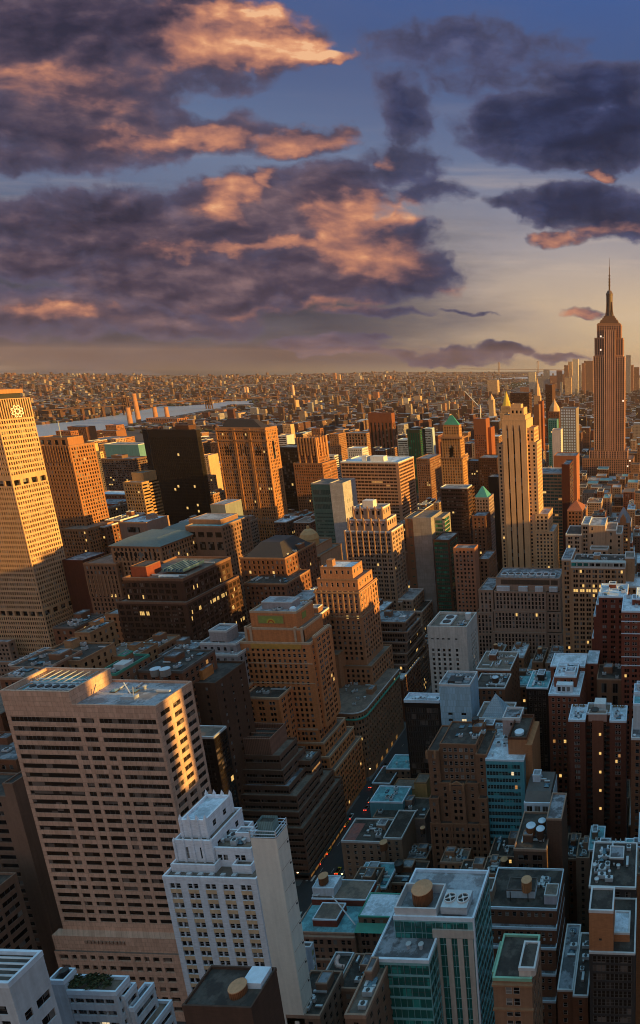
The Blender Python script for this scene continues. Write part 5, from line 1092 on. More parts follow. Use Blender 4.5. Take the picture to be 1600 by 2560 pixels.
    b.bulk(at(1265,2240,Y+4).x, at(1336,2240,Y+4).x, Y+5, Y+11, z, 3.6, [wm('white_siding', (.55,.6,.66)), R_DARK, TRIMD]); b.bulk(at(1362,2240,Y+4).x, x1-.2, Y+2.5, Y+8, z, 4, [wm('lilac_siding', (.5,.46,.52)), R_BRN, TRIM]); b.bulk(at(1200,2230,Y+6).x, at(1236,2230,Y+6).x, Y+3, Y+9, z-3, 8, [M_STONE, R_DARK, TRIM])
    for xx in (at(1276,2260,Y+3).x, at(1320,2260,Y+3).x): q = MB(); q.box(xx-.15, xx+.15, Y+3.3, Y+3.6, z, z+4.4, 0); b.part('tank_frame_post', q, [DKMETAL])
    b.clutter(7, (at(1325,2240,Y).x, x1-4, Y+8, Y+17, z), big=False); b.done()
    p_ = atz(1316, 2193, z+10); water_tank(p_.x, p_.y, z+3.6, 1.95, 4.6, 'tall tan cylindrical tank on the brown setback loft roof', LIDO, .6, wm('tan_tank', (.50,.26,.13), 'ribs', joint=.5), True)
    b = Bld('office_building', 'ornate corner building with green parapet and white stone roof kiosk at bottom centre right', 'building', wm('ornate_tan_corner', (.30,.21,.15)), GL, FRW, lit=0, trim=flatmat('mint_coping', (.22,.42,.30), .6))
    Y = 128; t = b.px(1232, 1329, 2452, Y, 13, f=PAIR(5.2,1.5,3.9,2.2,.4,top=2.4), r=PAIR(4.5,1.4,3.9,2.2,.4), roof=R_DARK, par=.7); z = t[4]
    a0, a1 = at(1298,2430,Y+1).x, at(1338,2430,Y+1).x; q = MB(); q.prism([(a0,Y+.6),(a1-1,Y+.6),(a1,Y+1.6),(a1,Y+7),(a1-1.2,Y+8.4),(a0+1.6,Y+8.4),(a0+.4,Y+7),(a0,Y+5)], z, z+3.2, 0, 1); b.part('roof_kiosk', q, [wm('white_kiosk', (.58,.50,.46)), R_DARK]); q = MB(); q.ring(a0-.1, a1+.1, Y+.5, Y+8.5, z+2.7, z+3.6, .5); b.part('kiosk_coping', q, [TRIM])
    for zz in (z-1.6, z-10.0): q = MB(); q.box(t[0]-.2, t[1]+.3, Y-.7, Y+.02, zz, zz+.6, 0); b.part('cornice', q, [M_TAN])
    b.px(1231, 1254, 2440, Y+3, 9, f=None, roof=R_DARK, par=1.4); b.clutter(3, (t[0]+4,a0-.5,Y+2,Y+11,z), big=False); b.done()
    b = Bld('low_building', 'long narrow low building with grey metal roof right of the setback loft', 'building', M_BRICK, GL, FRW, lit=.02, trim=TRIM)
    b.px(1393, 1432, 2478, 168, 26, f=P(3,1.3,3.6,1.8), roof=R_MID, par=.5, litrow={0:12}); b.clutter(3, big=False); b.px(1432, 1470, 2492, 164, 24, f=P(2.8,1,3.6,1.8), roof=R_DARK, par=.4, litrow={0:9}); b.clutter(4, big=False); b.done()
    b = Bld('office_building', 'dark glassy block with a tan brick penthouse at the bottom right', 'building', wm('near_black_brick', (.05,.042,.04)), GLB, FRM, lit=.0, trim=TRIM)
    Y = 150; x0, x1, z = at(1473,2384,Y).x, at(1588,2384,Y).x, at(1530,2384,Y).z
    b.tier(x0, x1, Y, Y+20, 0, z, dict(p=1.35,w=1.05,fh=3.4,h=2.3,top=1.2), None, roof=R_DARK, par=.4)
    pt = b.tier(x0, at(1533,2284,Y).x, Y+.5, Y+9, z, at(1500,2284,Y).z, dict(cols=[(3.0,3.9)], rows=[(4.2,5.1)]), None, roof=R_DARK, par=.7, mi=1); b.second = M_TANBR
    q = b.px(1533, 1574, 2335, Y+4, 8, z0=z, f=P(3,.9,4,1), roof=R_BLUE, par=.4, mi=1); b.px(1472, 1590, 2222, Y+20, 20, f=P(), roof=R_DARK, par=.5); r_ = b.roofs[-1]
    b.clutter(10, r_[:5]); b.clutter(6, (r_[0]+1,r_[0]+6,r_[2]+1,r_[3]-1,r_[4]), big=False); b.done()
    for (xl, xr, yt, Yk, d_, wl, rm, lab) in (
        (1440,1473,2148,232,12,M_STONE,R_DARK,'small grey three-storey townhouse in deep shade right of the loft with tanks'),
        (1470,1508,2128,236,15,M_GBRN,R_TEAL,'townhouse with a bright cyan roof in the dark blocks on the right'),
        (1486,1560,2160,216,12,M_STONE,R_BLUE,'low church-like building with white pinnacles in the dark blocks on the right'),
        (1410,1444,2150,238,16,M_BRICK,R_DARK,'low red-brown house beside the long blank loft wall'),
        (1560,1620,2172,214,16,M_GBRN,R_TEAL,'low house with a teal roof at the right edge, above the dark glassy block'),
        (1596,1660,2110,222,18,M_BRICK,R_TEAL,'narrow house with bright teal roof cut by the right edge'),
        (1592,1660,2190,186,12,M_TANBR,R_BRN,'tan brick wall with white pipe at the right edge'),
        (1140,1215,2205,228,12,M_STONE,R_DARK,'pale low house with dark roof behind the fans of the green glass tower'),
        (1205,1252,2188,226,10,M_TANBR,R_DARK,'tan brick stair block with dark hatch roof behind the fans'),
        (1222,1290,2145,240,14,M_GBRN,R_DARK,'dark roofed house in front of the brown stepped-bay block'),
        (880,965,2222,238,15,M_GBRN,R_TEAL,'house with long turquoise roof strip above the big wooden tank'),
        (960,1050,2212,244,14,M_BRICK,R_DARK,'house with green-edged dark roof and water tank left of the big wooden tank'),
        (1000,1066,2150,262,10,M_STONE,R_MID,'small grey house beside the cream corner building'),
        (862,925,2240,230,16,M_GBRN,R_DARK,'black tarred roof beside the avenue crosswalk'),
        (1100,1165,2160,240,9,M_TAN,R_BRN,'stone block with white round vent behind the big wooden tank')):
        b = Bld('low_building', lab, 'building', wl, GL, FRM, lit=.02, trim=TRIMB if rm in (R_TEAL, R_BLUE) else M_STONE); t = b.px(xl, xr, yt, Yk, d_, f=P(3,1.2,3.5,1.8,top=1.1), r=P(3,1.2,3.5,1.8,top=1.1), roof=rm, par=.7); b.clutter(6)
        if 'pinnacles' in lab:
            for i in range(7): q = MB(); xx = t[0]+(t[1]-t[0])*i/6; q.box(xx-.25, xx+.25, t[3]-.5, t[3], t[4], t[4]+1.6, 0); q.pyramid(xx-.25, xx+.25, t[3]-.5, t[3], t[4]+1.6, t[4]+(3.2 if i % 3 == 0 else 2.4), 0); b.part('pinnacle', q, [TRIM])
        b.done()
        if 'water tank left' in lab: water_tank(t[0]+5, t[2]+7, t[4], 2.1, 4.2, 'dark wooden water tank on the green-edged roof left of the big tank', DKMETAL, 1.5, wm('dark_tank', (.07,.05,.04)))
    for xx, yy, lab in ((1488,2158,'rear one of a pair of pale blue tank lids in the dark right-hand blocks'),(1486,2178,'front one of a pair of pale blue tank lids in the dark right-hand blocks')):
        p_ = atz(xx, yy, 27); water_tank(p_.x, p_.y, 22, 1.5, 3.6, lab, LIDB, 1.2)
    p_ = atz(1260, 2145, 42); water_tank(p_.x, p_.y, 36.5, 1.6, 3.6, 'small water tank with tan lid on the dark roof before the brown stepped-bay block', LIDO, 1.2, wm('dark_tank', (.07,.05,.04)))
    p_ = atz(1056, 2065, 36); water_tank(p_.x, p_.y, 30, 1.2, 3.0, 'little tan-lidded tank at the left foot of the brown stepped-bay block', LIDO, 2.0, wm('dark_tank', (.07,.05,.04)))
right_side()

def mid_left():
    # octagonal-style slab tower with the sunlit side
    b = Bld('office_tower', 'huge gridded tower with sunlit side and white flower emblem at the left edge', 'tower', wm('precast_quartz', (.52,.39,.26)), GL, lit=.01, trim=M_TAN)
    Y = 430; x1 = at(-18,1004,Y).x; z = at(-18,1004,Y).z+1.5; y1 = back_y(x1, Y, z, 74); D = y1-Y; x0 = x1-60; fh = 3.75; p = 1.72
    zc = z-15                                                     # louvred crown
    zb1 = at(84,1200,Y+D).z; zb2 = at(190,1510,Y+D).z
    def band(z0, z1):
        nr = int((z1-z0)/fh); r = [(z1-z0-(i+1)*fh+.9, z1-z0-(i+1)*fh+3.15) for i in range(nr)][::-1]
        for O, u, W in (((x0,Y,z0),(1,0,0),60.0), ((x1,Y,z0),(0,1,0),D)):
            b.face(O, u, W, z1-z0, cols_even(W, p, 1.0, .5), r, .25, lit=.012 if u[0] else 0.0)
    zu = zb1+5; zm = zb2+5
    band(0, zb2); band(zm, zb1); band(zu, zc)
    for z0, z1 in ((zb2, zm), (zb1, zu)):
        for O, u, W in (((x0,Y,z0),(1,0,0),60.0), ((x1,Y,z0),(0,1,0),D)): b.face(O, u, W, z1-z0, cols_even(W, 5.4, 4.5, .3), [(.4, z1-z0-.4)], 1.2, lit=0)
    for O, u, W in (((x0,Y,zc),(1,0,0),60.0), ((x1,Y,zc),(0,1,0),D)): b.face(O, u, W, z-zc, cols_even(W, p, 1.0, .5), [(.6, z-zc-.5)], .6, lit=0)
    b.plain((x1, y1, 0), (-1,0,0), 60, z); b.plain((x0, y1, 0), (0,-1,0), D, z); b.foot.append((x0, x1, Y, y1)); b.roofs.append((x0, x1, Y, y1, z, R_BRN, 0, .3))
    q = MB(); q.box(x0+3, x1-2.5, Y+3, y1-4, z+.02, z+3.6, 0); b.part('recessed_storey', q, [DKMETAL])
    q = MB(); q.box(x0+2, x1-1, Y+1.5, y1-3, z+3.6, z+6.6, 0); b.part('roof_slab', q, [wm('roof_slab_tan', (.42,.26,.14))])
    # flower-like emblem on the sunny crown
    cy, cz = Y+D*.55, at(33,1028,Y+D*.55).z; EMB = flatmat('white_emblem', (.9,.84,.75), .5, var=.05)
    for k in range(8):
        a = math.pi/4*k+.39; ca, sa = math.cos(a), math.sin(a); q = MB()
        pt = lambda r, t: (x1+.75, cy+r*ca-t*sa, cz+r*sa+t*ca)
        for sg in (1, -1):                                        # two bent strokes make one petal
            for (r0, t0), (r1, t1) in (((1.3,.12),(3.1,1.25)), ((3.1,1.25),(4.7,.1))):
                dx, dy = r1-r0, t1-t0; L = math.hypot(dx, dy); nx, ny = -dy/L*.3, dx/L*.3
                o_ = [pt(r0-nx, sg*(t0-ny)), pt(r1-nx, sg*(t1-ny)), pt(r1+nx, sg*(t1+ny)), pt(r0+nx, sg*(t0+ny))]; q.quad(o_ if sg > 0 else o_[::-1])
        b.part('emblem_petal', q, [EMB])
    b.done()
    b = Bld('office_tower', 'tall brown tower with arched window tops and a gold-lit roof box beside the emblem tower', 'tower', wm('arched_brown', (.34,.19,.10)), GL, lit=.04, trim=M_TAN)
    Y = 545; F = P(2.5,1.15,3.6,2.0); t = b.px(96, 173, 1116, Y, 26, f=F, r=F, roof=R_BRN, par=.6); z = t[4]
    for i in range(12):
        q = MB(); xx = t[0]+.6+i*2.5; q.box(xx-.4, xx+.4, Y-.5, Y+.02, z-15, z+.4, 0); b.part('arched_fin', q, [wm('arched_brown', (.34,.19,.10))])
    b.px(92, 168, 1096, Y+5, 16, z0=z, f=P(6,3,9,4), roof=R_DARK); b.px(150, 216, 1325, Y-14, 34, f=F, r=F, roof=R_BRN); 
    q = MB(); q.tube(((t[0]+t[1])/2, Y+9, z+7), ((t[0]+t[1])/2, Y+9, z+22), .25, 5); b.part('antenna', q, [METAL]); b.done()
    b = Bld('office_tower', 'dark maroon windowless tower wall right of the emblem tower', 'tower', wm('maroon_brick', (.10,.035,.025), 'brick'), GL, lit=0); b.px(155, 206, 1402, 452, 22, f=None, r=P(), roof=R_MID, par=.4); b.done()
    b = Bld('office_building', 'brown classical block with tall pilasters behind the lit black-framed block', 'building', M_MBRN, GL, lit=.06, trim=M_TAN); t = b.px(208, 290, 1412, 440, 30, f=P(2.8,1.2,3.8,2.3), r=P(), roof=R_BRN); 
    for i in range(10): q = MB(); xx = t[0]+.3+i*(t[1]-t[0]-1)/9; q.box(xx, xx+.7, 439.6, 440.02, t[4]-26, t[4]-9, 0); b.part('pilaster', q, [M_TAN])
    b.done()
    b = Bld('office_building', 'tan palazzo block with a grey-green hipped roof and arcaded top floors', 'building', wm('palazzo_stone', (.36,.23,.145)), GL, FRM, lit=.06, trim=M_TAN)
    def pal(xl, xr, yt, Yk, dep):
        t = b.px(xl, xr, yt, Yk, dep, f=P(2.9,1.25,3.9,2.2), r=P(2.9,1.25,3.9,2.2), roof=R_DARK, par=.3); z = t[4]
        q = MB(); q.pyramid(t[0]-1, t[1]+1, t[2]-1, t[3]+1, z+.3, z+5, 0, .55); b.part('hipped_roof', q, [flatmat('grey_green_roof', (.13,.16,.15), .6)])
        q = MB(); q.box(t[0]-.8, t[1]+.8, t[2]-.8, t[2]+.02, z-.6, z+.2, 0); b.part('cornice', q, [M_TAN])
        for i in range(9): q = MB(); xx = t[0]+3+i*(t[1]-t[0]-7)/8.5; q.quad([(xx,t[2]-.05,z-9.5),(xx+1.7,t[2]-.05,z-9.5),(xx+1.7,t[2]-.05,z-5),(xx+.85,t[2]-.05,z-4.2),(xx,t[2]-.05,z-5)]); b.part('arched_window', q, [GL])
    pal(276, 400, 1367, 445, 40); pal(385, 468, 1338, 490, 34); b.done()
    b = Bld('office_building', 'round-cornered pale pink roof block in front of the black tower', 'building', wm('pale_rose_stone', (.36,.28,.25)), GL, lit=.03); b.px(298, 366, 1308, 520, 26, f=dict(cols=[(6,18)], rows=[(at(366,1308,520).z-9, at(366,1308,520).z-4)]), roof=R_BLUE); b.clutter(4); b.done()
    b = Bld('office_building', 'brown block with a white-edged flat roof below the dark brick apartments', 'building', M_BRICK, GL, lit=.02, trim=TRIM); b.px(214, 262, 1318, 545, 30, f=P(), r=P(), roof=R_BLUE); b.px(262, 300, 1302, 560, 30, f=P(), r=P(), roof=R_BRN); b.clutter(5); b.done()
    b = Bld('office_building', 'blocky tan tower base with four big dark openings and a grey roof box', 'building', wm('blocky_tan', (.27,.18,.13)), GLB, lit=.04, trim=M_STONE)
    Y = 480; t = b.px(463, 553, 1318, Y, 36, f=dict(cols=[(2.4+i*7.4, 7.6+i*7.4) for i in range(4)], rows=[(at(553,1318,Y).z-20, at(553,1318,Y).z-13), (at(553,1318,Y).z-9, at(553,1318,Y).z-4.5)]), r=P(), roof=R_TEAL)
    b.px(471, 551, 1300, Y+8, 22, z0=t[4], f=None, roof=R_GREY, par=.3); b.px(525, 562, 1262, Y+34, 22, z0=0, f=None, roof=R_GREY, par=.3, mi=1); b.second = wm('grey_green_box', (.22,.23,.22)); b.done()
    b = Bld('office_building', 'big black-framed office block with rows of yellow lit windows and a glazed sawtooth roof', 'building', wm('black_brown_frame', (.075,.042,.03)), GLB, lit=.06, trim=wm('roof_edge_brown', (.20,.13,.10)))
    Y = 330; x0, x1 = at(296,1455,Y).x, at(447,1455,Y).x; z = at(370,1455,Y).z; W = x1-x0; D = 42
    F = lambda W: dict(cols=[(1.2+i*3.95+j*.95, 1.2+i*3.95+j*.95+.85) for i in range(int((W-1.5)/3.95)) for j in range(3)], rows=rows_even(z, 3.75, 2.5, 2.0, 2))
    b.tier(x0, x1, Y+3, Y+3+D, 0, z, F(W), dict(F(D), lit=.10), roof=R_BRN, par=1.3, pw=.7, litrow={3:9, 4:6, 6:2, 10:6, 11:5, 14:12})
    b.tier(x0-3, x1+3, Y-1, Y+D+4, 0, z-13, dict(cols=[(1.2+i*3.95+j*.95, 1.2+i*3.95+j*.95+.85) for i in range(int((W+4)/3.95)) for j in range(3)], rows=rows_even(z-13, 3.75, 2.5, 1.5, 2)), dict(cols=[(1.2+i*3.95+j*.95, 1.2+i*3.95+j*.95+.85) for i in range(12) for j in range(3)], rows=rows_even(z-13, 3.75, 2.5, 1.5, 2), lit=.12), roof=R_BRN, par=.9, litrow={1:5, 7:8, 8:7, 11:14})
    for i in range(6):
        q = MB(); xx = x0+15+i*2.4; q.loft([[(xx,Y+13,z+1.6),(xx+2.3,Y+13,z+1.6),(xx+2.3,Y+31,z+1.6),(xx,Y+31,z+1.6)], [(xx+1.9,Y+13,z+3.6),(xx+2.3,Y+13,z+3.6),(xx+2.3,Y+31,z+3.6),(xx+1.9,Y+31,z+3.6)]]); b.part('sawtooth_skylight', q, [GLBLUE])
    b.bulk(x0+1.5, x0+11, Y+8, Y+19, z, 6.5, [M_RED, R_DARK, wm('roof_edge_brown', (.20,.13,.10))])
    for i in range(4): q = MB(); q.tube((x0+19+i*3, Y+7, z+.9), (x0+21.6+i*3, Y+7.6, z+.9), .8, 8); b.part('duct', q, [METAL])
    for yy in (Y+10, Y+34): q = MB(); q.box(x0+12, x1-3, yy, yy+.7, z+.4, z+1.1, 0); b.part('duct', q, [METAL])
    b.done()
    b = Bld('office_building', 'lilac-grey brick building with boxed roof plant left of the orange setback tower', 'building', M_GREYW, GL, FRM, lit=.03, trim=TRIM)
    Y = 296; t = b.px(494, 594, 1640, Y, 20, f=P(3.6,1.4,3.9,1.9), r=P(3.6,1.4,3.9,1.9), roof=R_GREY, litrow={3:14}); b.px(500, 590, 1612, Y+4, 14, z0=t[4], f=P(3.6,1.4,3.9,1.9), roof=R_MID); u = b.px(522, 566, 1580, Y+6, 9, z0=t[4], f=dict(cols=[(1,4.2),(4.8,8)], rows=[(3.6,5.4)]), roof=R_MID); b.clutter(5, t[:5], big=False); b.done()
    b = Bld('office_building', 'dark brown blank block with a sunlit wooden roof cabin left of the lilac-grey building', 'building', wm('dun_brown_brick', (.115,.07,.05), 'brick'), GL, lit=.02)
    Y = 258; t = b.px(455, 538, 1712, Y, 22, f=P(6,1.0,4,1.6), r=P(6,1.0,4,1.6), roof=R_DARK); q = MB(); c0, c1 = at(459,1690,Y+4).x, at(508,1690,Y+4).x; q.box(c0, c1, Y+4, Y+11, t[4], t[4]+5.2, 0, tmi=1); b.part('roof_cabin', q, [wm('orange_wood', (.55,.26,.09), 'ribs', joint=.7), R_MID]); b.done()
    b = Bld('office_building', 'dark low roof with two grey water tanks behind the pink tower', 'building', M_BRICK, GL, lit=.02, trim=TRIMD)
    Y = 252; t = b.px(346, 455, 1682, Y, 22, f=P(), r=P(), roof=R_DARK); b.clutter(5); b.done()
    for i, xx in enumerate((388, 412)):
        p_ = atz(xx, 1672, t[4]+4); water_tank(p_.x, p_.y, t[4], 2.0, 3.2, ('left' if i == 0 else 'right')+' of two grey cone-topped tanks behind the pink tower', LIDB, .8, wm('grey_tank', (.30,.27,.25)))
    b = Bld('office_building', 'tan building with a green copper cornice along its side behind the pink tower', 'building', M_MBRN, GL, FRW, lit=.04, trim=COPPER)
    t = b.px(240, 290, 1688, 242, 24, f=P(), r=P(3,1.3,3.7,1.9), roof=R_DARK, xb=374); q = MB(); q.box(t[0]+4, t[0]+9, 247, 252, t[4], t[4]+2.4, 0); b.part('white_roof_box', q, [TRIM]); b.clutter(5); b.done()
    for (xl, xr, yt, Yk, d_, wl, rm, tr, lab) in (
        (222,262,1560,330,18,M_BEIGE,R_MID,M_TAN,'beige front of the high brick-sided block below the emblem tower'),
        (262,308,1538,334,20,M_TANBR,R_GREY,M_TAN,'tan blank brick-sided block with grey tanks on top, below the emblem tower'),
        (132,186,1572,322,20,M_BRICK,R_DARK,TRIMD,'dark maroon brick block with ducts under the emblem tower'),
        (186,224,1585,300,16,M_BEIGE,R_BRN,M_TAN,'narrow beige block with arched windows below the emblem tower'),
        (70,200,1655,268,20,M_BEIGE,R_DARK,M_TAN,'low beige building with dark roof and bent white duct above the pink tower'),
        (25,120,1672,258,18,M_MBRN,R_DARK,M_STONE,'low brown building with dark lozenge roof above the pink tower, at left'),
        (0,130,1700,244,10,M_BRICK,R_BRN,M_STONE,'brown building just behind the plant screen of the pink tower'),
        (243,335,1645,285,16,M_BEIGE,R_BRN,M_TAN,'beige building with square roof enclosure and grey tanks behind the pink tower'),
        (335,396,1622,300,16,M_MBRN,R_BRN,M_TAN,'brown building with roof box beneath the lit black-framed block'),
        (396,462,1642,290,18,M_GBRN,R_MID,TRIMD,'grey-brown flat block beneath the lit black-framed block, at its right'),
        (600,712,1398,400,40,M_BRICK,R_DARK,M_TAN,'dark classical building with black mansard roof left of the domed tower base'),
        (610,715,1462,384,30,M_BRICK,R_DARK,M_TAN,'dark brick lower block in front of the black mansard building'),
        (650,745,1520,372,30,M_MBRN,R_GREY,TRIM,'grey-roofed low block between the orange and salmon towers'),
        (700,790,1545,352,16,M_MBRN,R_MID,TRIM,'brown low block tucked left of the salmon tower'),
        (742,786,1500,392,22,M_GBRN,R_BLUE,TRIMB,'dark block with a pale blue roof touching the salmon tower on its left')):
        b = Bld('office_building', lab, 'building', wl, GL, FRM, lit=.04, trim=tr); t = b.px(xl, xr, yt, Yk, d_, f=P(3,1.25,3.7,1.9), r=P(3.4,1.2,3.7,1.9) if 'blank' not in lab else None, roof=rm, par=.8); b.clutter(6)
        if 'mansard' in lab and 'black mansard roof' in lab:
            q = MB(); q.pyramid(t[0]+2, t[1]-2, t[2]+2, t[3]-2, t[4], t[4]+9, 0, .5); b.part('mansard_roof', q, [flatmat('black_mansard', (.035,.028,.025), .6)])
        b.done()
    b = Bld('office_building', 'classical building with a columned upper storey and small gold dome', 'building', wm('column_stone', (.42,.31,.23)), GL, lit=.12, trim=M_TAN)
    Y = 450; t = b.px(726, 800, 1392, Y, 34, f=P(2.6,1.2,3.8,2.2,top=15), r=P(2.6,1.2,3.8,2.2,top=15), roof=R_BRN); z = t[4]
    q = MB(); q.quad([(t[0]+.8,Y-.03,z-13),(t[1]-.8,Y-.03,z-13),(t[1]-.8,Y-.03,z-2.4),(t[0]+.8,Y-.03,z-2.4)]); b.part('colonnade_shade_sheet', q, [flatmat('painted_recess_shade', (.03,.02,.016), .8)])  # flat dark sheet on the wall; shade behind the columns is its colour
    for i in range(11): q = MB(); xx = t[0]+1+i*(t[1]-t[0]-2)/10; q.tube((xx, Y-.6, z-13), (xx, Y-.6, z-2.4), .55, 8); b.part('column', q, [wm('column_stone', (.42,.31,.23))])
    for zz in (z-14, z-2.4, z-.4): q = MB(); q.box(t[0]-.8, t[1]+.8, Y-1.3, Y+.02, zz, zz+.9, 0); b.part('cornice', q, [M_TAN])
    u = b.px(732, 790, 1368, Y+4, 24, z0=z, f=P(3,1.4,4,2), roof=R_BRN); q = MB(); q.lathe((u[0]+u[1])/2, Y+12, [(7, u[4]), (7, u[4]+5), (7.4, u[4]+5), (6, u[4]+9), (3.4, u[4]+12), (1.2, u[4]+13), (1, u[4]+15), (.05, u[4]+15.5)], 12); b.part('dome', q, [flatmat('bronze_gold_roof', (.42,.24,.10), .5)]); b.done()
mid_left()

def upper_mid():
    def simple(name, lab, cat, wall, xl, xr, yt, Y, dep=30, f=None, r=None, glass=None, lit=.02, xb=None, roof=None, trim=None, extra=None, **k):
        b = Bld(name, lab, cat, wall, glass or GL, lit=lit, trim=trim); t = b.px(xl, xr, yt, Y, dep, xb=xb, f=f, r=r, roof=roof or R_MID, **k)
        if extra: extra(b, t)
        return b.done()
    W2 = lambda w=1.4: P(3.0,w,3.7,1.9)
    # masonry giant with hipped dark roof
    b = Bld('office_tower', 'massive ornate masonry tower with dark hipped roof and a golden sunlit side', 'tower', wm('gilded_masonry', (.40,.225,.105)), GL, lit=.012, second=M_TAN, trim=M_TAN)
    Y = 645; F = P(2.5,1.15,3.7,2.1); x0, x1 = at(538,1072,Y).x, at(663,1070,Y).x; z = at(600,1071,Y).z; y1 = back_y(x1, Y, z, 692); D = y1-Y
    zb = at(600,1296,Y).z
    b.tier(x0, x1, Y, y1, zb-6, z, F, dict(F, mx=2), roof=R_BRN, par=1.2)
    b.tier(x0-8, x0+20, Y-5, y1+4, 0, zb, F, F, roof=R_BRN); b.tier(x1-25, x1+9, Y-5, y1+6, 0, zb, F, dict(F), roof=R_BRN); b.tier(x0+20, x1-25, Y-1, y1, 0, zb+2, F, None, roof=R_BRN)
    b.tier(x1-22, x1+13, Y-9, y1+12, 0, zb-30, F, F, roof=R_BRN); b.tier(x0-12, x0+16, Y-9, y1, 0, zb-30, F, F, roof=R_BRN, litrow={3:8, 4:8})
    q = MB(); q.loft([[(x0+4,Y+4,z),(x1-6,Y+4,z),(x1-6,y1-3,z),(x0+4,y1-3,z)], [(x0+9,Y+8,z+9),(x1-17,Y+8,z+9),(x1-17,y1-6,z+9),(x0+9,y1-6,z+9)]]); b.part('hipped_roof', q, [flatmat('black_roof_tile', (.03,.022,.018), .6)])
    for zz, e in ((z-3, .9), (z-14, .5), (z-45, .4)): q = MB(); q.box(x0-e, x1+e, Y-e, Y+.02, zz, zz+1.2, 0); q.box(x1, x1+e, Y+.02, y1, zz, zz+1.2, 0); b.part('cornice', q, [M_TAN])
    for c in (.2, .5, .8):
        for k in range(3): q = MB(); xx = x0+(x1-x0)*c+(k-1)*2.3; q.quad([(xx-.5,Y-.06,z-29),(xx+.5,Y-.06,z-29),(xx+.5,Y-.06,z-19),(xx,Y-.06,z-18),(xx-.5,Y-.06,z-19)]); b.part('arched_window', q, [GL])
    q = MB(); q.quad([(x1+.06,Y+D*.4,z-34),(x1+.06,Y+D*.6,z-34),(x1+.06,Y+D*.6,z-14),(x1+.06,Y+D*.5,z-12),(x1+.06,Y+D*.4,z-14)]); b.part('arched_window', q, [GL])
    for c in (0,.33,.36,.64,.67,.98): q = MB(); xx = x0+(x1-x0)*c; q.box(xx, xx+1.1, Y-.5, Y+.02, zb, z, 0); b.part('pier', q, [wm('gilded_masonry', (.40,.215,.105))])
    b.done()
    # black tower
    b = Bld('glass_tower', 'black glass tower with scattered yellow windows', 'tower', M_BLK, glassmat('black_glass', (.010,.008,.007), .3, .25, (.014,.011,.010)), lit=.012); Y = 700
    x0, x1, z = at(352,1078,Y).x, at(490,1075,Y).x, at(420,1076,Y).z; y1 = back_y(x1, Y, z, 500)
    rows = rows_even(z, 3.8, 2.9, 8, 2); n = int((x1-x0-8.4)/2.2)
    b.tier(x0+8, x1, Y, y1, 0, z, dict(cols=[(.2+2.2*i, 2.3+2.2*i) for i in range(n)], rows=rows, dep=.1), dict(cols=[(.2+2.2*i, 2.3+2.2*i) for i in range(int((y1-Y-.5)/2.2))], rows=rows, dep=.1), roof=R_DARK, par=.6, litrow={32:40, 33:25, 22:20, 21:10})
    q = MB(); q.prism([(x0-4,Y+12),(x0+8,Y-.05),(x0+8,y1),(x0-4,y1)], 0, z, 0); b.part('chamfered_flank', q, [M_BLK]); q = MB(); q.box(x0+34, x0+50, Y+10, Y+22, z, z+5, 0); b.part('penthouse', q, [M_DBRN]); b.done()
    simple('glass_tower', 'black slab tower between the ornate masonry tower and the fin-crowned tower', 'tower', M_BLK, 690, 745, 1120, 780, 30, P(2.2,1.9,3.8,2.6), P(2.2,1.9,3.8,2.6), GLB, .015)
    # fin-crowned tower
    b = Bld('office_tower', 'brown art deco tower with a crown of upright stone fins', 'tower', wm('fin_brown', (.34,.18,.095)), GL, lit=.02, trim=M_TAN); Y = 740; F = P(2.6,1.2,3.7,2.1)
    lo = b.px(733, 806, 1160, Y, 34, f=F, r=F, roof=R_BRN); t = b.px(745, 790, 1112, Y+3, 26, z0=lo[4], f=F, r=F, roof=R_BRN); u = b.px(749, 785, 1098, Y+5, 20, z0=t[4], f=None, roof=R_BRN)
    for i in range(7):
        for yy in (Y+2, Y+27): q = MB(); xx = t[0]+(t[1]-t[0])*i/6; q.box(xx-.8, xx+.8, yy, yy+2.4, lo[4]+(10 if i%2 else 0), t[4]+9, 0); b.part('crown_fin', q, [wm('fin_tan', (.44,.26,.14))])
    for i in range(4): q = MB(); yy = t[2]+2+i*6.5; q.box(t[1]-.4, t[1]+1.4, yy, yy+1.8, lo[4]+8, t[4]+9, 0); b.part('crown_fin', q, [wm('fin_tan', (.44,.26,.14))])
    b.done()
    # green-white slab
    b = Bld('office_tower', 'slim office slab with green glass front, pale blank wall and glowing yellow side', 'tower', wm('pale_lilac_panel', (.46,.43,.44), 'panel', joint=(3,1.2)), glassmat('grey_green_glass', (.03,.07,.06), .2, .5, (.12,.16,.14)), lit=.02); Y = 560
    x0, xm, x1, z = at(774,1211,Y).x, at(824,1211,Y).x, at(856,1207,Y).x, at(820,1209,Y).z; y1 = back_y(x1, Y, z, 888)
    b.mi = 0; b.second = wm('green_spandrel', (.09,.16,.13)); b.tier(x0, xm, Y+2, y1, 0, z-1, dict(cols=[(1.2, xm-x0-1.4)], fh=3.7, h=2.0, rows=[r_ for r_ in rows_even(z-1, 3.7, 1.8, 28, 2)]+[(z-11.5, z-6.5), (z-18.5, z-13.5), (z-25.5, z-20.5)]), None, roof=R_BRN, par=.8, mi=1)
    b.tier(xm, x1, Y, y1, 0, z, None, dict(cols=[(6,7),(10,11),(15,16)], rows=[(z-20-9*i, z-16.5-9*i) for i in range(9)]), roof=R_BRN, par=.8); b.done()
    # banded block
    b = Bld('office_tower', 'wide banded office block with striped red-brown front and sunlit striped side', 'tower', wm('banded_stone', (.44,.30,.22)), glassmat('copper_tint_glass', (.045,.020,.012), .18, .5, (.14,.07,.035)), lit=.02, litm=LITW, trim=TRIM); Y = 650
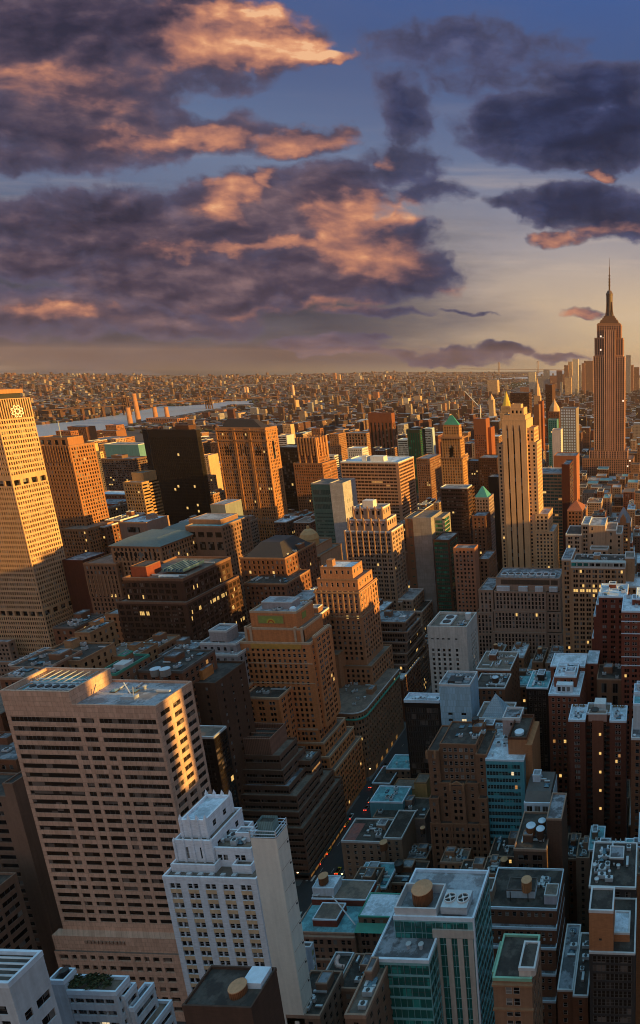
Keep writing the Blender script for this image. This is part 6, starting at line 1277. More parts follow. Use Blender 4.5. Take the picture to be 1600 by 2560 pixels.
    x0, x1, z = at(851,1157,Y).x, at(996,1157,Y).x, at(920,1157,Y).z; y1 = back_y(x1, Y, z, 1034); D = y1-Y
    rows = rows_even(z, 3.75, 2.1, 1.5, 2); b.tier(x0, x1, Y, y1, 0, z, dict(cols=[(.6+i*4, 4.4+i*4) for i in range(int((x1-x0-1)/4))], rows=rows, dep=.3, lit=.10), dict(cols=[(.6+i*4, 4.45+i*4) for i in range(int((D-1)/4))], rows=rows, dep=.4, lit=0), roof=R_BLUE, par=1.2)
    for a0, a1 in ((.30,.38),(.45,.68)): q = MB(); q.box(x0+(x1-x0)*a0, x0+(x1-x0)*a1, Y+10, Y+20, z, z+5.5, 0); b.part('penthouse', q, [wm('white_plaster', (.6,.56,.52))])
    b.done()
    b = Bld('office_building', 'grey blank concrete block with a green striped glass side', 'building', wm('blank_grey_concrete', (.34,.30,.28), 'panel', joint=(6,3.4)), GLG, lit=.05); Y = 520; b.second = M_MBRN
    x0, xm, x1 = at(1011,1296,Y).x, at(1031,1296,Y).x, at(1077,1296,Y).x; z = at(1040,1296,Y).z
    b.tier(xm, x1, Y, Y+28, 0, z, None, None, roof=R_BRN); b.tier(x0, xm, Y+.5, Y+26, 0, z-.5, dict(cols=[(3,5.5)], fh=7.5, h=.9), None, roof=R_BRN, mi=1); b.tier(x1, at(1104,1302,Y+6).x, Y+8, Y+30, 0, z-2, RIB(10,3.8,2.6), RIB(20,3.8,2.6), roof=R_BRN); b.done()
    simple('office_building', 'dark block with glinting green ribbon glass right of the grey blank concrete block', 'building', M_DBRN, 1083, 1124, 1352, 505, 26, RIB(13,3.7,2.4), RIB(24,3.7,2.4), GLG, .04)
    simple('office_building', 'slim rose-brown building with an orange sunlit side below the dark brown slab', 'building', wm('rose_brown', (.38,.21,.145)), 1133, 1186, 1373, 480, 26, W2(), None, xb=1195)
    simple('office_tower', 'dark brown flat-topped slab with striped sunlit edge below the green-pyramid tower', 'tower', M_DBRN, 1101, 1169, 1221, 600, 30, P(2.2,1.7,3.8,1.6), RIB(24,3.8,1.9), GLB, .01, xb=1180, trim=TRIM)
    def pyr(apex, mt, ins=.1):
        def f(b, t): q = MB(); q.pyramid(t[0]+ins*(t[1]-t[0]), t[1]-ins*(t[1]-t[0]), t[2]+2, t[3]-2, t[4], at((pr(((t[0]+t[1])/2,(t[2]+t[3])/2,t[4]))[0]), apex, (t[2]+t[3])/2).z, 0, .12); b.part('pyramid_roof', q, [mt])
        return f
    TEALP = flatmat('teal_copper_roof', (.06,.27,.26), .6, sc=.2)
    b = Bld('office_tower', 'golden tan tower with a green copper pyramid roof', 'tower', wm('golden_tan', (.46,.29,.14)), GL, lit=.02, trim=M_TAN); Y = 780; F = P(3,1.4,3.7,2.1)
    t = b.px(1102, 1156, 1146, Y, 28, xb=1167, f=F, r=F, roof=R_BRN); u = b.px(1103, 1150, 1094, Y+1, 24, xb=1160, z0=t[4], f=F, r=F, roof=R_BRN); v = b.px(1107, 1147, 1064, Y+3, 22, xb=1153, z0=u[4], f=F, r=F, roof=R_BRN); pyr(1038, COPPER, .0)(b, v)
    for zz in (t[4]-1, u[4]-1.5): q = MB(); q.box(t[0]-1, t[1]+1, Y-1, Y+.02, zz, zz+1.6, 0); q.box(t[1], t[1]+1, Y, Y+26, zz, zz+1.6, 0); b.part('cornice', q, [M_TAN])
    q = MB(); xx = (u[0]+u[1])/2; q.quad([(xx-2.4,Y+.9,u[4]-26),(xx+2.4,Y+.9,u[4]-26),(xx+2.4,Y+.9,u[4]-12),(xx,Y+.9,u[4]-9),(xx-2.4,Y+.9,u[4]-12)]); b.part('arched_window', q, [GL]); b.done()
    simple('office_tower', 'pinkish tower with teal copper pyramid roof beside the dark brown slab', 'tower', wm('pinkish_stone', (.36,.24,.21)), 1181, 1222, 1246, 640, 24, P(3,1.5,3.7,2.1), P(3,1.5,3.7,2.1), extra=pyr(1216, TEALP), xb=1234)
    simple('office_building', 'narrow brown building wedged under the teal-roofed pinkish tower', 'building', M_BRICK, 1180, 1214, 1292, 560, 24, W2(), W2(), xb=1226)
    simple('office_building', 'brown deep-set building between the teal-roofed tower and the slender cream tower', 'building', M_MBRN, 1196, 1222, 1400, 500, 30, W2(), W2(), xb=1240)
    simple('office_building', 'dark brown office slab behind the teal-roofed pinkish tower', 'building', M_DBRN, 1196, 1243, 1146, 830, 30, P(2.6,1.2,3.8,1.8), None, lit=.03)
    simple('glass_tower', 'nearly black shaft against the left side of the slender cream tower', 'tower', M_BLK, 1220, 1246, 1194, 700, 20, None, None, GLB)
    # slender cream tower
    b = Bld('office_tower', 'slender cream art deco tower with three black vertical stripes', 'tower', wm('slender_cream', (.56,.42,.27)), GL, FRW, lit=.03, trim=M_CREAM); Y = 560
    x0, x1 = at(1254,1052,Y).x, at(1315,1052,Y).x; z = at(1290,1052,Y).z; W = x1-x0; zw = at(1250,1113,Y).z
    F = P(3.3,1.5,3.62,1.95)
    b.tier(x0, x1, Y, Y+32, 0, z, dict(cols=[(W*c-.7, W*c+.7) for c in (.22,.47,.73)], rows=[(10, z-9)], dep=.8, lit=0), dict(cols=[(3,4.4)], rows=[(10,z-12)]), roof=R_BRN, par=1.0)
    b.px(1243, 1256, 1113, Y+2.5, 24, f=dict(F, mx=.3), roof=R_BRN); b.px(1314, 1335, 1072, Y+3, 22, f=dict(F, mx=.4), r=F, roof=R_BRN); b.px(1314, 1342, 1108, Y+2.2, 24, f=dict(F, mx=.6), r=F, roof=R_BRN)
    b.px(1338, 1371, 1287, Y+1.4, 26, f=dict(F, mx=.5), r=F, roof=R_GREY); b.px(1338, 1384, 1331, Y+.7, 30, f=dict(F, mx=.5), r=F, roof=R_GREY, litrow={9:6,8:4})
    a = b.px(1256, 1313, 1040, Y+2, 26, z0=z, f=P(1.6,.7,9,3.6,top=.6,bot=.2), roof=R_BRN); c = b.px(1274, 1309, 1022, Y+5, 16, z0=a[4], f=P(3,1.6,4,2.4), roof=R_BRN); d = b.px(1278, 1302, 1013, Y+7, 10, z0=c[4], f=None, roof=R_TEAL)
    for cc in (.22,.47,.73): q = MB(); xx = x0+W*cc; q.loft([[(xx-.7,Y-.1,z-9),(xx+.7,Y-.1,z-9),(xx+.7,Y+.3,z-9),(xx-.7,Y+.3,z-9)], [(xx-.1,Y-.1,z-4),(xx+.1,Y-.1,z-4),(xx+.1,Y+.3,z-4),(xx-.1,Y+.3,z-4)]]); b.part('stripe_finial', q, [M_DBRN])
    for xx in (x0+1, x0+4.5): q = MB(); q.lathe(xx, Y+6, [(1.2,z+1),(1.2,z+4),(.1,z+4.8)], 10); b.part('roof_urn', q, [TRIM])
    b.done()
    simple('glass_tower', 'office block with stacked green and tan bands right of the slender cream tower', 'tower', wm('sandy_band', (.40,.29,.19)), 1344, 1406, 1184, 660, 34, RIB(27,3.7,2.2,n=6,gap=.3), None, glassmat('sea_green_glass', (.02,.07,.065), .15, .6, (.12,.15,.10)), .06, trim=TRIM)
    simple('glass_tower', 'dark maroon slab tower right of the banded green block', 'tower', wm('maroon_slab', (.09,.03,.022)), 1404, 1424, 1163, 655, 34, None, RIB(30,3.7,2), GLB)
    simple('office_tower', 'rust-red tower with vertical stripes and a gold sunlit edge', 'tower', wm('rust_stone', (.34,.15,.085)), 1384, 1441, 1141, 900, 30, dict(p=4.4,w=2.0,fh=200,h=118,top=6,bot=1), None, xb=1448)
    simple('office_tower', 'white tower with bright square grid windows and gold edge left of the skyscraper with mast', 'tower', wm('white_grid', (.24,.19,.18)), 1400, 1440, 1022, 1150, 26, P(4.2,2.6,5.2,2.9), None, glassmat('painted_reflection_glass', (.62,.66,.76), .3, .5, (.7,.72,.8)), .0, xb=1447)  # bright reflection in the windows is put into the glass colour
    simple('glass_tower', 'thin teal glass tower left of the white grid tower', 'tower', wm('teal_tower', (.08,.22,.23)), 1370, 1392, 1050, 1120, 20, P(3,2.4,3.8,2.8), None, GLT)
    simple('office_tower', 'thin white blank tower in front of the teal glass tower', 'tower', wm('white_blank', (.52,.44,.43)), 1380, 1402, 1075, 1060, 22, dict(cols=[(14,14.8)], fh=4, h=1.2), None)
    simple('office_tower', 'red-brown octagon-like tower with dark vertical stripes', 'tower', wm('red_brown_rib', (.22,.09,.05)), 919, 978, 1034, 1200, 40, dict(p=6.6,w=3.4,fh=400,h=118,top=18,bot=4,dep=.8), dict(p=6.6,w=3.4,fh=400,h=118,top=18,bot=4), GLB, 0, xb=986)
    simple('office_tower', 'dark green glass tower with a gold sunlit side', 'tower', wm('dark_green_rib', (.03,.042,.03)), 1017, 1049, 1075, 1000, 24, dict(p=3.6,w=2.2,fh=400,h=90,top=5,bot=2), RIB(24,3.7,1.8), GLG, .01, xb=1058)
    simple('office_tower', 'tower under construction wrapped in orange netting with a crane mast', 'tower', wm('orange_netting', (.26,.11,.06)), 1183, 1214, 1048, 1000, 24, P(3,1.2,4,2,top=26), None, extra=lambda b, t: (b.part('crane_mast', (lambda q: (q.tube(((t[0]+t[1])/2, t[2]+8, t[4]), ((t[0]+t[1])/2, t[2]+8, t[4]+22), .9, 6), q.tube(((t[0]+t[1])/2, t[2]+8, t[4]+18), ((t[0]+t[1])/2-26, t[2]+14, t[4]+44), .7, 6), q)[-1])(MB()), [TRIM])))
    simple('office_building', 'orange-red netted building right of the crane tower', 'building', wm('red_netting', (.26,.10,.055)), 1214, 1227, 1070, 1010, 24, None, None)
    # gold pyramid
    b = Bld('office_tower', 'pale stone tower topped by a steep gilded pyramid', 'tower', M_CREAM, GL, lit=0); Y = 1815; t = b.px(1250, 1278, 1034, Y, 36, f=W2(), roof=R_BRN); u = b.px(1253, 1275, 1016, Y+3, 28, z0=t[4], f=W2(), roof=R_BRN); zt = at(1263,976,Y+14).z; q = MB(); q.lathe((u[0]+u[1])/2, Y+17, [(13.5, u[4]), (2.6, zt-8), (1.2, zt-6), (.1, zt)], 8); b.part('gilded_pyramid', q, [GOLD]); b.done()
    simple('office_tower', 'flat dark brown slab tower behind the slender cream tower', 'tower', M_DBRN, 1275, 1322, 983, 1560, 34, P(3,2,3.8,1.6), P(3,2,3.8,1.6), GLB, .0, xb=1329)
    def spire(dz): return lambda b, t: b.part('spire', (lambda q: (q.lathe((t[0]+t[1])/2, (t[2]+t[3])/2, [((t[1]-t[0])*.5, t[4]), ((t[1]-t[0])*.42, t[4]+dz*.35), ((t[1]-t[0])*.12, t[4]+dz*.75), (.1, t[4]+dz)], 8), q)[-1])(MB()), [M_CREAM])
    simple('clock_tower', 'slender campanile tower with a pointed white and gold spire', 'tower', M_CREAM, 1335, 1350, 990, 2000, 24, W2(), W2(), extra=spire(58))
    simple('clock_tower', 'pale rounded-top tower left of the gilded pyramid', 'tower', wm('pale_lemon', (.55,.48,.38)), 1221, 1233, 1000, 2150, 24, W2(), W2(), extra=spire(22))
    simple('glass_tower', 'thin bronze tower pair, its darker left shaft, right of the campanile', 'tower', wm('bronze_rib', (.22,.12,.07)), 1334, 1347, 1012, 1420, 22, dict(p=4,w=2.2,fh=400,h=150,top=4,bot=2), None, GLB, 0)
    simple('glass_tower', 'thin red-brown shaft with sunlit right edge beside the bronze tower pair', 'tower', wm('red_shaft', (.24,.09,.05)), 1346, 1356, 1004, 1450, 22, None, None, GLB, 0)
    simple('glass_tower', 'black-capped stepped tower left of the white grid tower', 'tower', M_DBRN, 1363, 1380, 962, 1650, 24, dict(p=4,w=2.4,fh=4.2,h=1.8,top=18), None, GLB, 0, xb=1388)
    simple('office_tower', 'dark tower with gold-lit dome cap in front of the black-capped tower', 'tower', M_BRICK, 1370, 1398, 1030, 1240, 26, W2(), W2(), extra=spire(26))
    # far-left group
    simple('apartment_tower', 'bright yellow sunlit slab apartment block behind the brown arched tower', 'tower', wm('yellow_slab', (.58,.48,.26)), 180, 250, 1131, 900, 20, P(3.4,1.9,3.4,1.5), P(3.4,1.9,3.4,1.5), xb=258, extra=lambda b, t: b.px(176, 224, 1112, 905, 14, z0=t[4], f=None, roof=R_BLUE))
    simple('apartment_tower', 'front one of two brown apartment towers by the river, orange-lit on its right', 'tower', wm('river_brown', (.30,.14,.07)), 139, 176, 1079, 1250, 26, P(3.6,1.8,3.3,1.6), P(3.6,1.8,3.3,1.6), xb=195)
    simple('apartment_tower', 'rear one of two brown apartment towers by the river, in shade', 'tower', wm('river_brown_painted_shade', (.22,.11,.06)), 168, 214, 1068, 1420, 26, P(3.6,1.8,3.3,1.6), None)  # shade is put into this darker copy of the wall colour
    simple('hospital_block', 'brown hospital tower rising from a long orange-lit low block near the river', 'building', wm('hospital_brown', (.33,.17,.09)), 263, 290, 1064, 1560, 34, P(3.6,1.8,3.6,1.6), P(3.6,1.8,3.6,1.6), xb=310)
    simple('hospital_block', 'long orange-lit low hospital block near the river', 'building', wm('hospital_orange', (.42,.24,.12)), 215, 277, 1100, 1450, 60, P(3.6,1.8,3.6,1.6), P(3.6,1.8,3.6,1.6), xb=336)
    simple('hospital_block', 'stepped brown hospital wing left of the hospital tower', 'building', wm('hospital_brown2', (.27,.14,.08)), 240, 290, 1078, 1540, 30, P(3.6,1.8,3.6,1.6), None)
    simple('glass_tower', 'teal glass block with dark stripes left of the black tower', 'tower', wm('teal_block', (.12,.27,.29)), 260, 345, 1112, 980, 24, dict(p=9,w=3.2,fh=400,h=150,top=3,bot=1), None, GLT, 0, trim=TRIM)
    simple('apartment_tower', 'dark grey-brown apartment tower with white roof cabin left of the black tower', 'tower', wm('grey_brown_apts', (.17,.12,.095)), 252, 330, 1149, 790, 26, P(3,1.9,3.2,1.5), P(3,1.9,3.2,1.5), extra=lambda b, t: b.px(278, 304, 1140, 798, 10, z0=t[4], f=None, roof=R_BLUE))
    simple('office_tower', 'cream tower of horizontal bands in front of the black tower', 'tower', wm('cream_band', (.46,.33,.18)), 307, 354, 1208, 640, 26, dict(p=2.6,w=1.6,fh=3.7,h=1.9), RIB(24,3.7,1.6), xb=372, extra=lambda b, t: b.px(328, 357, 1184, 655, 18, f=None, roof=R_BRN))
    simple('apartment_block', 'long dark red brick apartment block among the low roofs left of the cream banded tower', 'building', M_RED, 216, 290, 1262, 680, 30, P(3,1.6,3.2,1.5), P(3,1.6,3.2,1.5))
    simple('apartment_block', 'brown and white apartment block above the long dark red one', 'building', M_BRICK, 232, 318, 1238, 720, 24, P(3,1.6,3.2,1.5), P(3,1.6,3.2,1.5), roof=R_BLUE)
    simple('apartment_tower', 'tan striped apartment tower squeezed between the black and the masonry tower', 'tower', M_TAN, 508, 532, 1190, 800, 26, P(3,1.6,3.2,1.5), P(3,1.6,3.2,1.5), xb=540)
    simple('apartment_tower', 'cream-lit tower right behind the black tower', 'tower', M_CREAM, 500, 520, 1140, 900, 22, P(3,1.6,3.2,1.5), None)
    simple('apartment_block', 'white stepped apartment building right of the fin-crowned tower', 'building', wm('white_stepped', (.55,.50,.48)), 812, 836, 1140, 920, 24, RIB(14,3.5,1.5), RIB(22,3.5,1.5), xb=846)
    simple('apartment_block', 'white-roofed apartment block behind the banded office block', 'building', wm('white_stepped', (.55,.50,.48)), 868, 905, 1122, 930, 26, W2(), W2(), roof=R_BLUE, xb=920)
    simple('apartment_tower', 'plain tan-brown apartment slab left of the red-brown striped tower', 'tower', wm('plain_tan_brown', (.33,.20,.115)), 822, 846, 1086, 1060, 24, P(3.2,1.6,3.2,1.5), P(3.2,1.6,3.2,1.5), xb=864)
    simple('apartment_block', 'long tan arcaded armoury-like block left of the red-brown striped tower', 'building', M_TAN, 862, 916, 1084, 1250, 34, P(6,3,6,4), P())
    simple('apartment_tower', 'brown tower pair joined at the top left of the plain tan-brown slab', 'tower', wm('brown_pair', (.29,.15,.085)), 778, 800, 1072, 1300, 26, W2(), W2(), xb=808)
    simple('apartment_tower', 'tall cream tower behind the masonry giant on its right', 'tower', M_CREAM, 706, 726, 1062, 1350, 24, W2(), None, xb=735)
    simple('apartment_tower', 'white balconied tower right beside the masonry giant', 'tower', wm('white_balcony', (.5,.46,.46)), 694, 716, 1090, 1000, 22, RIB(14,3.3,1.5), None)
    simple('apartment_block', 'tan slab building behind the green-pyramid tower on its left', 'building', M_MBRN, 1040, 1074, 1148, 900, 30, W2(), W2(), xb=1102)
    simple('office_building', 'pale blue glass-roofed block left of the dark green glass tower', 'building', wm('pale_blue_block', (.35,.42,.5)), 994, 1018, 1100, 1120, 24, RIB(20,3.6,1.8), None, roof=R_BLUE)
    simple('office_building', 'bright blue-white block right of the dark green glass tower', 'building', wm('pale_blue_block', (.35,.42,.5)), 1058, 1076, 1072, 1300, 24, RIB(20,3.6,1.8), None, roof=R_BLUE)
    simple('office_building', 'brown mid-height block left of the slender cream tower, behind the crane tower', 'building', M_BRICK, 1168, 1196, 1154, 840, 30, W2(), W2(), xb=1206)
upper_mid()

def mast_tower():
    b = Bld('skyscraper', 'tallest setback skyscraper with a mast and needle antenna above all roofs', 'skyscraper', wm('mast_tower_limestone', (.46,.29,.22)), glassmat('aluminium_spandrel_glass', (.05,.032,.026), .3, .4, (.10,.07,.055)), FRM, lit=.02, trim=M_TAN, litm=litmat('pale_lit_window', (1.0,.72,.5), .9)); Y = 1290
    S = lambda z0, z1: dict(p=4.5,w=2.5,fh=3.9,h=3.3,top=2.0,bot=.2,mx=.9,dep=.5)
    def t(xl, xr, yt, dy, dep, z0, st=True, **k): return b.px(xl, xr, yt, Y+dy, dep, z0=z0, f=S(0,0) if st else None, r=S(0,0) if st else None, roof=R_BRN, par=.8, **k)
    t(1440, 1590, 1190, -6, 62, 0); t(1456, 1584, 1148, -2, 54, 0); t(1473, 1569, 1128, 0, 48, 0)
    z1 = at(1520,1108,Y).z
    body = t(1483, 1562, 892, 4, 41, 0); sh = t(1486, 1558, 846, 6, 37, body[4]); up = t(1492, 1553, 812, 8, 33, sh[4]-12)
    ctr = t(1510, 1538, 826, 3.2, 30, 0)
    tp = t(1494, 1551, 809, 9, 31, up[4], False); cx, cy = (tp[0]+tp[1])/2, Y+8+16
    q = MB(); hw = 17.5
    z = tp[4]
    for w_, h0, h1 in ((19,0,4.2),(17.5,4.2,7.5),(14,7.5,11.5),(11.5,11.5,15)): q.box(cx-w_, cx+w_, cy-w_*.75, cy+w_*.75, z+h0, z+h1, 0)
    b.part('mast_base', q, [wm('mast_base_stone', (.20,.14,.11))])
    zt = at(1522,726,cy).z; zd = at(1522,735,cy).z
    q = MB(); q.lathe(cx, cy, [(8.6, z+15), (7.4, z+22), (6.6, zd-18), (6.6, zd-3), (7.2, zd-2.6), (7.2, zd), (6.2, zd+2), (4.2, zd+6), (1.8, zt), (1.2, zt+1)], 16); b.part('mooring_mast', q, [wm('mast_metal', (.16,.13,.115), 'ribs', joint=1.6, rough=.5)])
    for a in range(4):
        q = MB(); an = a*math.pi/2+.785; q.loft([[(cx+math.cos(an)*r-.9,cy+math.sin(an)*r-.9,zz),(cx+math.cos(an)*r+.9,cy+math.sin(an)*r-.9,zz),(cx+math.cos(an)*r+.9,cy+math.sin(an)*r+.9,zz),(cx+math.cos(an)*r-.9,cy+math.sin(an)*r+.9,zz)] for r, zz in ((11,z+15),(8.4,z+26),(7.0,zd-16))]); b.part('mast_wing', q, [wm('mast_base_stone', (.20,.14,.11))])
    ztip = at(1522,645,cy).z; q = MB(); q.lathe(cx, cy, [(1.7, zt), (1.5, zt+22), (.9, zt+23), (.8, zt+44), (.4, zt+45), (.25, ztip)], 8); b.part('antenna', q, [wm('antenna_dark', (.09,.06,.045))])
    for i in range(4): q = MB(); q.box(cx-2, cx+2, cy-.4, cy+.4, zt+9+i*6, zt+11+i*6, 0); b.part('antenna_panel', q, [wm('antenna_dark', (.09,.06,.045))])
    for i in range(15):                                           # bright stone piers between the window strips
        q = MB(); xx = body[0]+1.0+i*(body[1]-body[0]-2)/14; q.box(xx-.55, xx+.55, Y+3.4, Y+4.02, z1-60, body[4], 0)
        if not ctr[0]-1 < xx < ctr[1]+1: b.part('stone_pier', q, [wm('bright_pier', (.66,.48,.37))])
    for i in range(6): q = MB(); xx = ctr[0]+.6+i*(ctr[1]-ctr[0]-1.2)/5; q.box(xx-.6, xx+.6, Y+2.6, Y+3.22, z1-50, ctr[4]+1, 0); b.part('stone_pier', q, [wm('bright_pier', (.66,.48,.37))])
    for xr_, n in (((1473,1569), 14),):
        x0, x1 = at(1473,1128,Y).x, at(1569,1128,Y).x; zz = at(1520,1128,Y).z
        for i in range(n+1): q = MB(); xx = x0+.5+i*(x1-x0-1)/n; q.box(xx-.5, xx+.5, Y-.6, Y+.02, 20, zz+.4, 0); b.part('stone_pier', q, [wm('bright_pier', (.66,.48,.37))])
    b.done()
mast_tower()

# ================================================================== ground, water, streets
def sheet(name, pts, z, mat, kind='structure'):
    me = bpy.data.meshes.new(name); me.from_pydata([(p[0], p[1], z) for p in pts], [], [tuple(range(len(pts)))]); me.materials.append(mat); me.update()
    if me.polygons[0].normal.z < 0: me.flip_normals()
    o = bpy.data.objects.new(name, me); C.objects.link(o); o['kind'] = kind; return o
G = flatmat('city_ground', (.055,.045,.042), .9, sc=.02, var=.4); ASPH = flatmat('asphalt', (.042,.040,.042), .85, sc=.4, var=.2); PAVE = flatmat('pavement_concrete', (.13,.12,.115), .85, sc=.5); PAINT = flatmat('road_paint', (.55,.53,.50), .7)
far_edge = [atz(x, y, 0) for x, y in ((1700,925),(1300,929),(1000,931),(700,937),(400,946),(100,955),(-100,962))]
sheet('ground', [(-26000,-600),(12000,-600),(12000,far_edge[0].y)]+[(p.x, p.y) for p in far_edge]+[(-26000,far_edge[-1].y*.9)], 0.0, G)
def water_mat():
    mt, k, b = principled('river_water'); P_ = k.new('ShaderNodeNewGeometry').outputs['Position']
    b.inputs['Base Color'].default_value = (.42,.48,.52,1); b.inputs['Roughness'].default_value = .3; b.inputs['Specular IOR Level'].default_value = .8  # sky reflection is put into the pale base colour
    bm = k.new('ShaderNodeBump'); bm.inputs['Strength'].default_value = .25; bm.inputs['Distance'].default_value = 3.0
    k.l.new(k.noise(k.vec('MULTIPLY', P_, (.02,.05,0)), 1.0, 4, .6), bm.inputs['Height']); k.l.new(bm.outputs[0], b.inputs['Normal']); return mt
WATER = water_mat()
A = lambda x, y: (x/2.7, 900+y/2.7)
B_ = lambda x, y: (520+x/2.7, 900+y/2.7)
up_ = [A(120,447),A(225,440),A(400,424),A(540,408),A(700,385),A(830,358),A(1000,330),A(1080,312),A(1200,312),A(1290,306),A(1400,297),A(1512,284),B_(120,279),B_(300,274)]
lo_ = [B_(306,297),B_(200,300),B_(80,316),A(1500,326),A(1360,345),A(1200,374),A(1020,390),A(900,432),A(700,485),A(580,522),A(400,560),A(120,580)]
RIVER = [tuple(atz(x, y, .5)[:2]) for x, y in up_+lo_]
sheet('river', RIVER, .5, WATER)
BAYS = [[(1243,972),(1250,965),(1290,958),(1322,955),(1322,966),(1285,970)], [(1230,947),(1319,942),(1319,948),(1236,950)], [(1338,942),(1345,932),(1366,927),(1420,926),(1420,936),(1380,940)], [(1592,938),(1594,924),(1625,922),(1625,942)]]
BAYW = [[tuple(atz(x, y, .5)[:2]) for x, y in q] for q in BAYS]
for q in BAYW: sheet('bay', q, .5, WATER)
def inside(x, y, poly):
    r = False; n = len(poly); j = n-1
    for i in range(n):
        if (poly[i][1] > y) != (poly[j][1] > y) and x < (poly[j][0]-poly[i][0])*(y-poly[i][1])/(poly[j][1]-poly[i][1])+poly[i][0]: r = not r
        j = i
    return r
# streets
AVX = [(-1190,30),(-975,30),(-780,30),(-600,24),(-465,36),(-320,26),(-165,24),(112,32)]
sheet('avenue', [(-177,-100),(-153,-100),(-153,1800),(-177,1800)], .008, ASPH)
for yy in (166, 246, 327, 407): sheet('street', [(-330,yy-5),(-177.01,yy-5),(-177.01,yy+5),(-330,yy+5)], .008, ASPH); sheet('street', [(-152.99,yy-5),(100,yy-5),(100,yy+5),(-152.99,yy+5)], .008, ASPH)
def kerb(x0, x1, y0, y1):
    mb = MB(); mb.box(x0, x1, y0, y1, 0, .14, 0); mb.build('pavement', [PAVE])['kind'] = 'structure'
for y0, y1 in ((173,239),(253,320),(334,400),(414,480)): kerb(-182,-177,y0,y1); kerb(-153,-148,y0,y1)
for i in range(9):                                               # crosswalk bars
    for yy in (236.2,): sheet('crosswalk_bar', [(-175.6+i*2.5,yy-2.2),(-174.5+i*2.5,yy-2.2),(-174.5+i*2.5,yy+2.2),(-175.6+i*2.5,yy+2.2)], .016, PAINT)
    sheet('crosswalk_bar', [(-175.6+i*2.5,256.2),(-174.5+i*2.5,256.2),(-174.5+i*2.5,260.0),(-175.6+i*2.5,260.0)], .016, PAINT)
for i in range(7):
    for xx in (-150.5,): sheet('crosswalk_bar', [(xx-2.2,241.4+i*1.4),(xx+2.2,241.4+i*1.4),(xx+2.2,242.1+i*1.4),(xx-2.2,242.1+i*1.4)], .016, PAINT)
for i in range(40):
    for xx in (-171,-165,-159): sheet('lane_line', [(xx-.08,262+i*9),(xx+.08,262+i*9),(xx+.08,265+i*9),(xx-.08,265+i*9)], .016, PAINT) if i % 2 == 0 and i < 26 else None

# cars on the avenue, heading away: body, cabin and lamps
def make_car(x, y, col, rev, i):
    t = empty('car', (x, y, 0), 'small car standing or driving on the dark avenue', 'car', 'cars on the avenue'); s = -1 if rev else 1
    q = MB(); q.loft([[(x-.9,y-2.2,.3),(x+.9,y-2.2,.3),(x+.9,y+2.2,.3),(x-.9,y+2.2,.3)],[(x-.92,y-2.25,.7),(x+.92,y-2.25,.7),(x+.92,y+2.25,.7),(x-.92,y+2.25,.7)],[(x-.85,y-2.1,.95),(x+.85,y-2.1,.95),(x+.85,y+2.1,.95),(x-.85,y+2.1,.95)]]); q.build('body', [col], t)
    q = MB(); q.loft([[(x-.8,y-1.3,.95),(x+.8,y-1.3,.95),(x+.8,y+1.2,.95),(x-.8,y+1.2,.95)],[(x-.62,y-.9,1.45),(x+.62,y-.9,1.45),(x+.62,y+.7,1.45),(x-.62,y+.7,1.45)]]); q.build('cabin', [GL], t)
    for sx in (-.62, .62):
        q = MB(); q.box(x+sx-.2, x+sx+.2, y-2.31, y-2.24, .6, .85, 0); q.build('headlight' if rev else 'tail_light', [litmat('headlamp', (1,.85,.6), 6.0) if rev else litmat('tail_lamp', (1,.05,.02), 5.0)], t)
        for sy in (-1.35, 1.35): w = MB(); w.tube((x+sx*1.25-.12, y+sy, .33), (x+sx*1.25+.12, y+sy, .33), .33, 10); w.build('wheel', [DKMETAL], t)
CARC = [flatmat('yellow_car_paint', (.60,.36,.03), .35), flatmat('black_car_paint', (.02,.02,.022), .3), flatmat('white_car_paint', (.6,.6,.6), .35), flatmat('grey_car_paint', (.2,.2,.22), .35)]
for i in range(24):
    xx = (-174,-168,-162,-156)[rng.randrange(4)]+rng.uniform(-.3,.3); make_car(xx, 262+i*6.6+rng.uniform(0,2), CARC[rng.choice((0,0,1,2,3))], False, i)
for xx, yy in ((-166,229),(-171,221),(-160,214)): make_car(xx, yy, CARC[0], False, 0)
for yy, g in ((252.5,0),(334,1),(240,1)):
    for xx in (-178.2, -151.8):
        t = empty('street_lamp', (xx, yy, 0), 'tall street lamp on the pavement of the dark avenue', 'street lamp', 'lamps along the avenue')
        q = MB(); q.tube((xx,yy,.14),(xx,yy,8.5),.12,6); q.tube((xx,yy,8.5),(xx+(1.8 if xx < -165 else -1.8),yy,8.9),.08,6); q.build('pole', [DKMETAL], t)
        q = MB(); e = xx+(1.8 if xx < -165 else -1.8); q.box(e-.35,e+.35,yy-.18,yy+.18,8.75,8.95,0,True); q.build('lamp_head', [litmat('street_lamp_glow', (1,.55,.2), 4.0)], t)

# ================================================================== unseen towers added west, heights and gaps shaped to shade the blocks in view
for (y0, y1, x0, h) in ((-190,-110,140,214),(-100,-20,135,206),(-18,62,140,222),(64,127,138,212),(129,157,140,205),(157.6,167.4,140,146),(168,190,140,205),(196,262,142,186),(266,316,146,197),(320,366,150,138),(372,436,150,200),(440,495,150,150),(500,560,150,150),(568,640,150,144),(650,720,160,128),(730,800,160,112)):
    b = Bld('office_tower', 'office tower on the next avenue to the west, outside the picture', 'tower', M_TAN, GL, lit=0, group='unseen towers added to the west for shade'); b.tier(x0, x0+46, y0, y1, 0, h, P(3.4,1.7,3.8,2), None, roof=R_MID); b.done()

